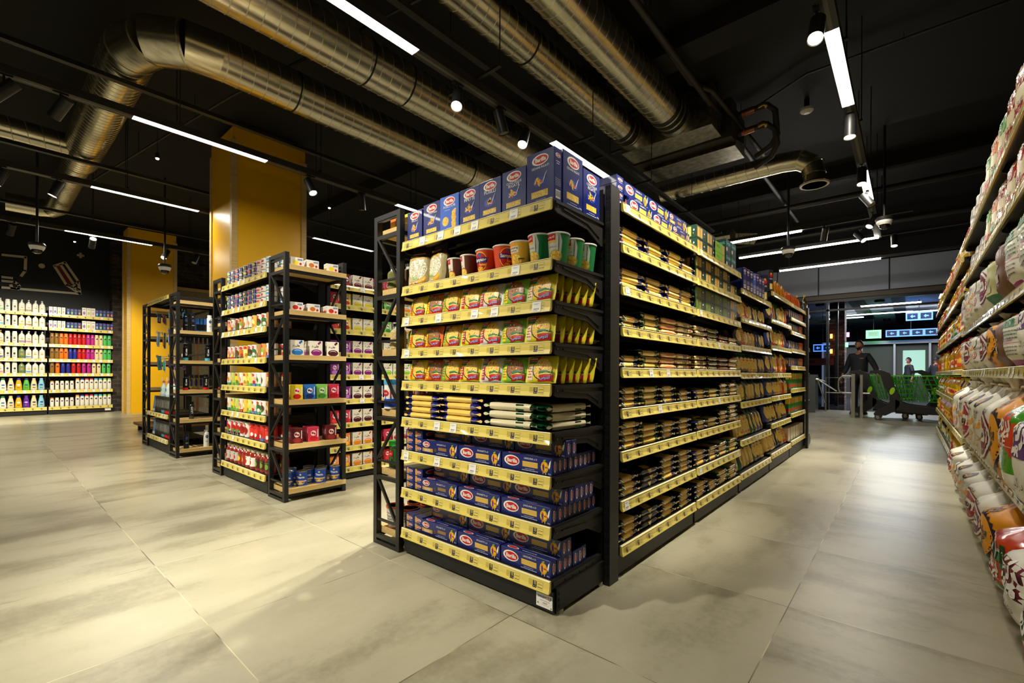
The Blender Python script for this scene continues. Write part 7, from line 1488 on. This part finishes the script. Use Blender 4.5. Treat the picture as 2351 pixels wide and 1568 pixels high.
b = MB(); b.box(-4.4, 17.44, 1.28, -1.78, 17.46, 1.5, mat('red_glass_film', (150, 30, 40), .4))
for q in range(8): b.box(-4.3 + q * .31, 17.43, 1.34, -4.13 + q * .31, 17.44, 1.44, C(60, 16, 24))
tag(obj('red_window_film', b), 'red lettered film band across the mall glazing', 'sign')
# entrance gate
STL = mat('brushed_steel', (176, 176, 172), .28, .95)
t = thing('entrance_gate', 'steel swing gate post with a looped bar behind the carts', 'gate', (-1.0, 13.0, 0)); b = MB(); b.box(.0, 0, 0, .07, .12, 1.0, STL); b.box(.16, .02, 0, .21, .1, .98, STL); obj('post', b, t)
b = MB(); b.tube([(.03, .05, .95), (-.16, .05, .95), (-.22, .05, .9), (-.24, .05, .82), (-.24, .05, .68), (-.22, .05, .6), (-.16, .05, .56), (.03, .05, .56)], .022, STL, 10); b.tube([(.2, .05, .56), (.34, .05, .56)], .02, STL, 8); obj('looped_bar', b, t)
t = thing('turnstile', 'steel tripod turnstile beyond the far end display', 'turnstile', (-1.95, 14.3, 0)); b = MB(); b.box(-.12, -.2, 0, .12, .3, .98, mat('turnstile_grey', (90, 94, 98), .35, .6)); obj('cabinet', b, t)
b = MB(); b.cyl((.12, -.1, .86), (.18, -.1, .84), .06, STL); 
for e in ((.56, -.12, .56), (.32, -.1, .25), (.26, .3, .8)): b.tube([(.16, -.1, .85), e], .02, STL, 8)
obj('tripod_arm', b, t)
t = thing('barrier_rail', 'low steel rail between the turnstile and the gate', 'rail', (-1.7, 14.9, 0)); b = MB(); b.tube([(0, 0, 0), (0, 0, .9), (.55, 0, .9), (.55, 0, 0)], .02, STL, 8); b.tube([(0, 0, .5), (.55, 0, .5)], .015, STL, 8); obj('bar', b, t)
# shopping carts
CGRN = mat('green_cart_plastic', (50, 150, 24), .25, coat=.3); CDK = mat('charcoal_cart_plastic', (40, 38, 38), .45); RUBB = mat('grey_caster_rubber', (70, 68, 66), .5); LIM = mat('lime_badge', (170, 226, 40), .3)
def cart(label, x, y, LG=1.08):
    t = thing('shopping_cart', label, 'shopping cart', (x, y, 0), 0, 'green shopping carts by the entrance'); W = .27
    for s in (-1, 1):
        b = MB(); Y = s * W; th = .022
        def slab(pts, y=Y, m=CDK):
            n = len(pts) // 2; q = [(p[0], y - th, p[1]) for p in pts] + [(p[0], y + th, p[1]) for p in pts]; N = len(pts)
            for i in range(n - 1):
                a, b_, c, d = i, i + 1, N - 2 - i, N - 1 - i; b.hexa([q[a], q[b_], q[c], q[d], q[N + a], q[N + b_], q[N + c], q[N + d]], m)
        slab([(-.14, 1.0), (-.02, 1.03), (.05, .98), (.08, .86), (.13, .7), (.2, .55), (.21, .42), (.14, .31), (.0, .21), (-.06, .15), (-.05, .1), (.14, .11), (.28, .2), (.37, .34), (.37, .5), (.31, .66), (.25, .84), (.2, 1.02), (.05, 1.09), (-.12, 1.07)])
        slab([(.3, .46), (.5, .36), (LG * .6, .3), (LG - .08, .2), (LG - .08, .1), (LG * .6, .16), (.45, .2), (.3, .24)])
        obj('side_frame', b, t)
        b = MB(); b.oval(lambda u, v, h: (u, s * (W + th) + s * h, v), .25, .64, .04, .08, LIM, 2, 1, 20, -.3); obj('badge', b, t, label='lime oval badge')
    b = MB(); b.tube([(-.09, -W, 1.04), (-.09, W, 1.04)], .02, CDK, 10); b.tube([(-.02, -W, 1.06), (.04, -.1, 1.08), (.04, .1, 1.08), (-.02, W, 1.06)], .018, CDK, 8); obj('handle', b, t)
    # tapered lattice basket
    b = MB(); z0, z1 = .42, .96; x0, x1 = .25, LG
    def pt(u, v, s): return (x0 + .06 * (1 - v) + u * (x1 - x0 - .12 * (1 - v)), s * (W - .01 - .05 * (1 - v) - .05 * u), z0 + .1 * (1 - 0) * 0 + (z1 - z0) * v + .0 * u)
    for s in (-1, 1):
        for i in range(15):
            b.bar(pt(i / 14, 0, s), pt(max(0, i / 14 - .12), 1, s), .006, CGRN, .012); b.bar(pt(i / 14, 0, s), pt(min(1, i / 14 + .1), 1, s), .005, CGRN, .008) if i % 2 == 0 else None
        for v in (0, .12, .3, .48, .66, .84): b.bar(pt(0, v, s), pt(1, v, s), .006, CGRN, .01)
        b.bar(pt(0, 1, s), pt(1, 1, s), .018, mat('bright_green_rim', (90, 210, 40), .25), .022)
    for u in (0, 1):
        for i in range(9):
            a = i / 8; p = [pt(u, 0, -1), pt(u, 0, 1)]; q = [pt(u, 1, -1), pt(u, 1, 1)]; L0 = Vector(p[0]).lerp(Vector(p[1]), a); L1 = Vector(q[0]).lerp(Vector(q[1]), a); b.bar(L0, L1, .006, CGRN, .01)
        for v in (0, .25, .5, .75, 1): b.bar(pt(u, v, -1), pt(u, v, 1), .008, CGRN, .012)
    for i in range(12): b.bar(pt(i / 11, 0, -1), pt(i / 11, 0, 1), .006, CGRN, .012)
    obj('basket', b, t)
    b = MB(); b.box(.3, -.2, .16, .95, .2, .2, CDK); b.box(.0, -W, .13, .08, W, .17, CDK); b.box(LG - .2, -.2, .14, LG - .1, .2, .18, CDK); obj('chassis', b, t)
    for i, (cx_, cy) in enumerate(((.0, -W), (.0, W), (LG - .22, -.2), (LG - .22, .2))):
        b = MB(); b.box(cx_ - .02, cy - .02, .07, cx_ + .03, cy + .02, .14, STL); o = obj('caster', b, t); k = MB(); k.cyl((cx_ + .01, cy - .016, .06), (cx_ + .01, cy + .016, .06), .06, RUBB, n=20); k.cyl((cx_ + .01, cy - .018, .06), (cx_ + .01, cy + .018, .06), .03, STL, n=14); obj('wheel', k, o)
    return t
cart('green shopping cart with its handle and lime badge full in view', -.52, 12.95, 1.7)
cart('green shopping cart in the rear row, handle end standing out before the guard', -.93, 13.62); cart('green shopping cart second in the rear row, mostly hidden', .16, 13.62)

# people
SKIN = mat('warm_skin', (150, 100, 76), .5); HAIR = mat('black_hair', (18, 15, 14), .6); CLO = mat('dark_navy_uniform', (26, 28, 36), .75, bump=(30, .3)); TRO = mat('black_trousers', (22, 22, 25), .8); SHOE = mat('black_shoe_leather', (14, 14, 14), .3)
def skinned(name, nodes, edges, mt, parent, sub=2, root=0):
    me = bpy.data.meshes.new(name); me.from_pydata([n[0] for n in nodes], edges, []); me.materials.append(mt)
    o = bpy.data.objects.new(name, me); COL.objects.link(o); o.parent = parent
    m = o.modifiers.new('skin', 'SKIN'); m.use_smooth_shade = True
    for i, n in enumerate(nodes):
        r = n[1]; o.data.skin_vertices[0].data[i].radius = r if isinstance(r, tuple) else (r, r); o.data.skin_vertices[0].data[i].use_root = (i == root)
    s = o.modifiers.new('sub', 'SUBSURF'); s.levels = sub; s.render_levels = sub
    return o
def person(label, x, y, rz, H=1.78, far=False, mask=False, out=.26, seed=0):
    """standing figure facing local -y"""
    t = thing('person', label, 'person', (x, y, 0), rz, 'people in the mall' if far else None); k = H / 1.8
    J = [((0, 0, .98), (.15, .11)), ((0, 0, 1.12), (.15, .105)), ((0, -.01, 1.3), (.165, .115)), ((0, 0, 1.43), (.13, .09)), ((0, 0, 1.5), (.056, .058)), ((0, -.015, 1.58), (.054, .056))]
    E_ = [(0, 1), (1, 2), (2, 3), (3, 4), (4, 5)]
    for s in (-1, 1):
        b0 = len(J); J += [((s * .09, 0, .92), .1), ((s * .105, -.005, .7), .083), ((s * .11, .0, .5), .06), ((s * .112, .012, .3), .056), ((s * .112, .02, .09), .04), ((s * .12, -.06, .045), (.04, .034)), ((s * .125, -.15, .035), (.036, .026))]
        E_ += [(0, b0)] + [(b0 + i, b0 + i + 1) for i in range(6)]
        a0 = len(J); o_ = out if s < 0 else .2
        J += [((s * .175, 0, 1.42), .06), ((s * (.2 + o_ * .3), .01, 1.27), .052), ((s * (.2 + o_ * .62), .02, 1.13), .043), ((s * (.22 + o_ * .8), -.03, 1.0), .038), ((s * (.22 + o_), -.07, .89), (.028, .024)), ((s * (.225 + o_), -.08, .84), (.036, .02))]
        E_ += [(3, a0)] + [(a0 + i, a0 + i + 1) for i in range(5)]
        hx, hy, hz = J[-1][0]
        for q in range(4):
            f0 = len(J); L = (.034, .04, .036, .028)[q]; fx = hx - s * 0 + (q - 1.5) * .0; fy = hy + (q - 1.5) * .018
            J += [((hx + s * .003, fy, hz - .035), .0095), ((hx - s * .002, fy - .004, hz - .035 - L), .0085), ((hx - s * .014, fy - .008, hz - .035 - L * 1.7), .0075)]; E_ += [(a0 + 5, f0), (f0, f0 + 1), (f0 + 1, f0 + 2)]
        f0 = len(J); J += [((hx - s * .0, hy - .036, hz + .005), .011), ((hx - s * .008, hy - .052, hz - .025), .009)]; E_ += [(a0 + 5, f0), (f0, f0 + 1)]
    J = [((p[0] * k, p[1] * k, p[2] * k), tuple(q * k for q in r) if isinstance(r, tuple) else r * k) for p, r in J]
    body = skinned('body', J, E_, SKIN, t, 1 if far else 2)
    h = MB(); c = (0, -.022 * k, 1.555 * k); hh = .245 * k
    vs = []; nu, nv = 28, 18
    for j in range(nv + 1):
        v = j / nv; z = hh * v; w = .078 * (math.sin(PI * min(1, max(0, .08 + v * .92))) ** .55) * (1 - .24 * (1 - smoothstep(v / .45))) * k; d_ = .096 * (math.sin(PI * min(1, .06 + v * .94)) ** .5) * k
        for i in range(nu):
            a = 2 * PI * i / nu; x_ = w * math.cos(a); y_ = d_ * math.sin(a); f = max(0, -math.sin(a))
            nose = .022 * k * math.exp(-((v - .42) / .08) ** 2) * math.exp(-(math.cos(a) / .17) ** 2) * (f > 0); brow = .006 * k * math.exp(-((v - .58) / .04) ** 2) * f ** 4; eye = -.007 * k * math.exp(-((v - .52) / .035) ** 2) * math.exp(-((abs(math.cos(a)) - .36) / .16) ** 2) * (f > 0)
            chin = .012 * k * math.exp(-((v - .1) / .09) ** 2) * f ** 3; lip = .006 * k * math.exp(-((v - .25) / .035) ** 2) * math.exp(-(math.cos(a) / .3) ** 2) * (f > 0)
            vs.append((c[0] + x_, c[1] + y_ - nose - brow - eye - chin - lip, c[2] + z))
    fs = [(j * nu + i, j * nu + (i + 1) % nu, (j + 1) * nu + (i + 1) % nu, (j + 1) * nu + i) for j in range(nv) for i in range(nu)]
    h.add(vs, fs, SKIN, True); h.add(vs[-nu:], [tuple(range(nu))], SKIN, True)
    for s in (-1, 1): h.lathe([(.0, -.03 * k), (.012 * k, -.02 * k), (.015 * k, .008 * k), (.01 * k, .026 * k), (0, .032 * k)], SKIN, 10, c=(s * .079 * k, c[1] + .01 * k, c[2] + .115 * k), sx=.5)
    obj('head', h, t)
    e = MB()
    for s in (-1, 1): e.lathe([(.0, -.006), (.008, -.003), (.008, .003), (.0, .006)], WHITE, 10, c=(s * .03 * k, c[1] - .083 * k, c[2] + .127 * k)); e.lathe([(.0, -.004), (.0042, -.002), (.0042, .002), (.0, .004)], BLACK, 8, c=(s * .03 * k, c[1] - .0895 * k, c[2] + .127 * k)); e.box(s * .03 * k - .014, c[1] - .098 * k, c[2] + .145 * k, s * .03 * k + .014, c[1] - .085 * k, c[2] + .15 * k, HAIR)
    e.box(-.02 * k, c[1] - .105 * k, c[2] + .058 * k, .02 * k, c[1] - .09 * k, c[2] + .064 * k, C(130, 70, 62)); obj('eyes_and_mouth', e, t)
    hr = MB(); vs2 = []
    for j in range(9):
        v = .54 + .52 * j / 8
        for i in range(nu):
            a = 2 * PI * i / nu; f = max(0, -math.sin(a)); vv = max(v, .54 + .26 * (f ** .5) - (.14 if abs(math.cos(a)) > .9 else 0)); vv = min(1.03, vv if math.sin(a) < 0 else v - .2 * (1 - j / 8))
            r_ = math.sin(PI * min(.985, .06 + vv * .92)) ** .5 if vv < 1 else .2
            vs2.append((c[0] + .086 * k * r_ * math.cos(a), c[1] + .105 * k * r_ * math.sin(a), c[2] + hh * vv + .004))
    hr.add(vs2, [(j * nu + i, j * nu + (i + 1) % nu, (j + 1) * nu + (i + 1) % nu, (j + 1) * nu + i) for j in range(8) for i in range(nu)], HAIR, True); hr.add(vs2[-nu:], [tuple(range(nu))], HAIR, True); obj('hair', hr, t)
    if not mask:
        bd = MB(); vs3 = []
        for j in range(6):
            v = .02 + .26 * j / 5
            for i in range(15):
                a = -PI * (.04 + .92 * i / 14); w = .079 * (math.sin(PI * (.08 + v * .92)) ** .55) * (1 - .24 * (1 - smoothstep(v / .45))) * k + .003; d_ = .096 * (math.sin(PI * (.06 + v * .94)) ** .5) * k + .003; f = max(0, -math.sin(a)); up = .0 if f < .8 else 0
                ch = .012 * k * math.exp(-((v - .1) / .09) ** 2) * f ** 3; vs3.append((c[0] + w * math.cos(a), c[1] + d_ * math.sin(a) - ch - .001, c[2] + hh * (v + .1 * (1 - f) - (.06 if j == 5 and f > .93 else 0))))
        bd.add(vs3, [(j * 15 + i, j * 15 + i + 1, (j + 1) * 15 + i + 1, (j + 1) * 15 + i) for j in range(5) for i in range(14)], HAIR, True); obj('beard', bd, t)
    else:
        mk = MB(); mk.shape(lambda u, v, q: (u, c[1] - .118 * k + u * u * 9, c[2] + v), [(-.05, .03), (0, .02), (.05, .03), (.055, .09), (0, .105), (-.055, .09)], C(190, 210, 226), 1, 3); obj('face_mask', mk, t)
    g = .016
    Sh = [((0, 0, .82), (.18, .15)), ((0, -.01, .95), (.19, .165)), ((0, -.02, 1.1), (.188, .16)), ((0, -.01, 1.3), (.195, .145)), ((0, 0, 1.43), (.15, .105)), ((0, 0, 1.49), (.07, .072))]; Es = [(0, 1), (1, 2), (2, 3), (3, 4), (4, 5)]
    for s in (-1, 1):
        o_ = out if s < 0 else .2; a0 = len(Sh); Sh += [((s * .175, 0, 1.42), .078), ((s * (.2 + o_ * .3), .01, 1.27), .07), ((s * (.2 + o_ * .62), .02, 1.13), .06), ((s * (.22 + o_ * .85), -.04, .965), .05)]; Es += [(4, a0), (a0, a0 + 1), (a0 + 1, a0 + 2), (a0 + 2, a0 + 3)]
    sc_ = lambda L: [((p[0] * k, p[1] * k, p[2] * k), tuple(q * k for q in r) if isinstance(r, tuple) else r * k) for p, r in L]
    sh_o = skinned('shirt', sc_(Sh), Es, CLO, t, 1 if far else 2)
    Tr = [((0, 0, 1.0), (.165, .125))]; Et = []
    for s in (-1, 1):
        b0 = len(Tr); Tr += [((s * .095, 0, .88), .115), ((s * .108, 0, .68), .098), ((s * .112, .0, .48), .08), ((s * .113, .012, .28), .074), ((s * .113, .015, .09), .068)]; Et += [(0, b0)] + [(b0 + i, b0 + i + 1) for i in range(4)]
    skinned('trousers', sc_(Tr), Et, TRO, t, 1 if far else 2)
    for s in (-1, 1):
        f = MB(); f.lathe([(.055, 0), (.058, .02), (.05, .05), (.03, .08)], SHOE, 14, c=(s * .118 * k, -.05 * k, 0), sx=.85, sy=2.5); obj('shoe', f, t)
    if not far:
        f = MB(); f.box(.06 * k, -.133 * k, 1.345 * k, .14 * k, -.128 * k, 1.36 * k, C(150, 110, 60)); obj('name_badge', f, sh_o, label='small amber name badge')
        f = MB()
        for s in (-1, 1): f.hexa([(s * .012, -.1, 1.4), (s * .05, -.085, 1.46), (s * .075, -.03, 1.49), (s * .03, -.075, 1.44), (s * .012, -.112, 1.41), (s * .055, -.098, 1.475), (s * .085, -.035, 1.51), (s * .03, -.09, 1.45)], CLO)
        obj('collar', f, sh_o)
    return t
person('bearded person in a dark navy uniform standing behind the shopping carts', -.93, 14.3, -.35, 1.84, out=.14)
person('person in dark clothes and face mask walking far across the mall', 1.5, 22.2, -1.0, 1.72, True, True); person('person with black hair seen far off beside the masked one', .75, 23.2, 2.2, 1.66, True, True); person('person in black with pale face mask, third of the far group', .0, 23.6, -1.2, 1.66, True, True)
# ---------------------------------------------------------------- camera, world, mall lights
cd = bpy.data.cameras.new('camera'); cam = bpy.data.objects.new('camera', cd); COL.objects.link(cam); SC.camera = cam
A_ = math.radians(40.83); roll = .0037
cam.location = (0, 0, .985)
Rm = Matrix.Rotation(A_, 4, 'Z') @ Matrix.Rotation(PI / 2, 4, 'X') @ Matrix.Rotation(roll, 4, 'Z')
cam.rotation_euler = Rm.to_euler()
cd.sensor_fit = 'HORIZONTAL'; cd.sensor_width = 36; cd.lens = 1055.0 / 2351 * 36
cd.shift_x = 0; cd.shift_y = (857 - 784) / 2351
cd.clip_start = .02; cd.clip_end = 200
w = bpy.data.worlds.new('night'); SC.world = w; w.use_nodes = True; w.node_tree.nodes['Background'].inputs[0].default_value = (.02, .022, .03, 1); w.node_tree.nodes['Background'].inputs[1].default_value = .3
for x, y, c, e in ((-.5, 21, (.9, .95, 1), 60), (-4.5, 22, (.55, .5, 1), 50), (1.5, 19, (1, .95, .85), 40)):
    l = bpy.data.lights.new('mall_light', 'AREA'); l.energy = e; l.size = 1.6; l.color = c; o = bpy.data.objects.new('mall_light', l); COL.objects.link(o); o.location = (x, y, 3.4)
sc = SC
sc.view_settings.view_transform = 'Standard'; sc.view_settings.look = 'None'; sc.view_settings.gamma = 1; sc.view_settings.use_curve_mapping = False
sc.view_settings.exposure = 2.1
sc.cycles.use_denoising = True; sc.cycles.max_bounces = 6; sc.cycles.diffuse_bounces = 3; sc.cycles.glossy_bounces = 3; sc.cycles.transmission_bounces = 6; sc.cycles.caustics_reflective = False; sc.cycles.caustics_refractive = False
sc.cycles.sample_clamp_indirect = 6
sc.cycles.use_light_tree = True
for o in bpy.data.objects:
    lb = o.get('label')
    if lb and len(lb.split()) > 16: print('LONG', len(lb.split()), lb)
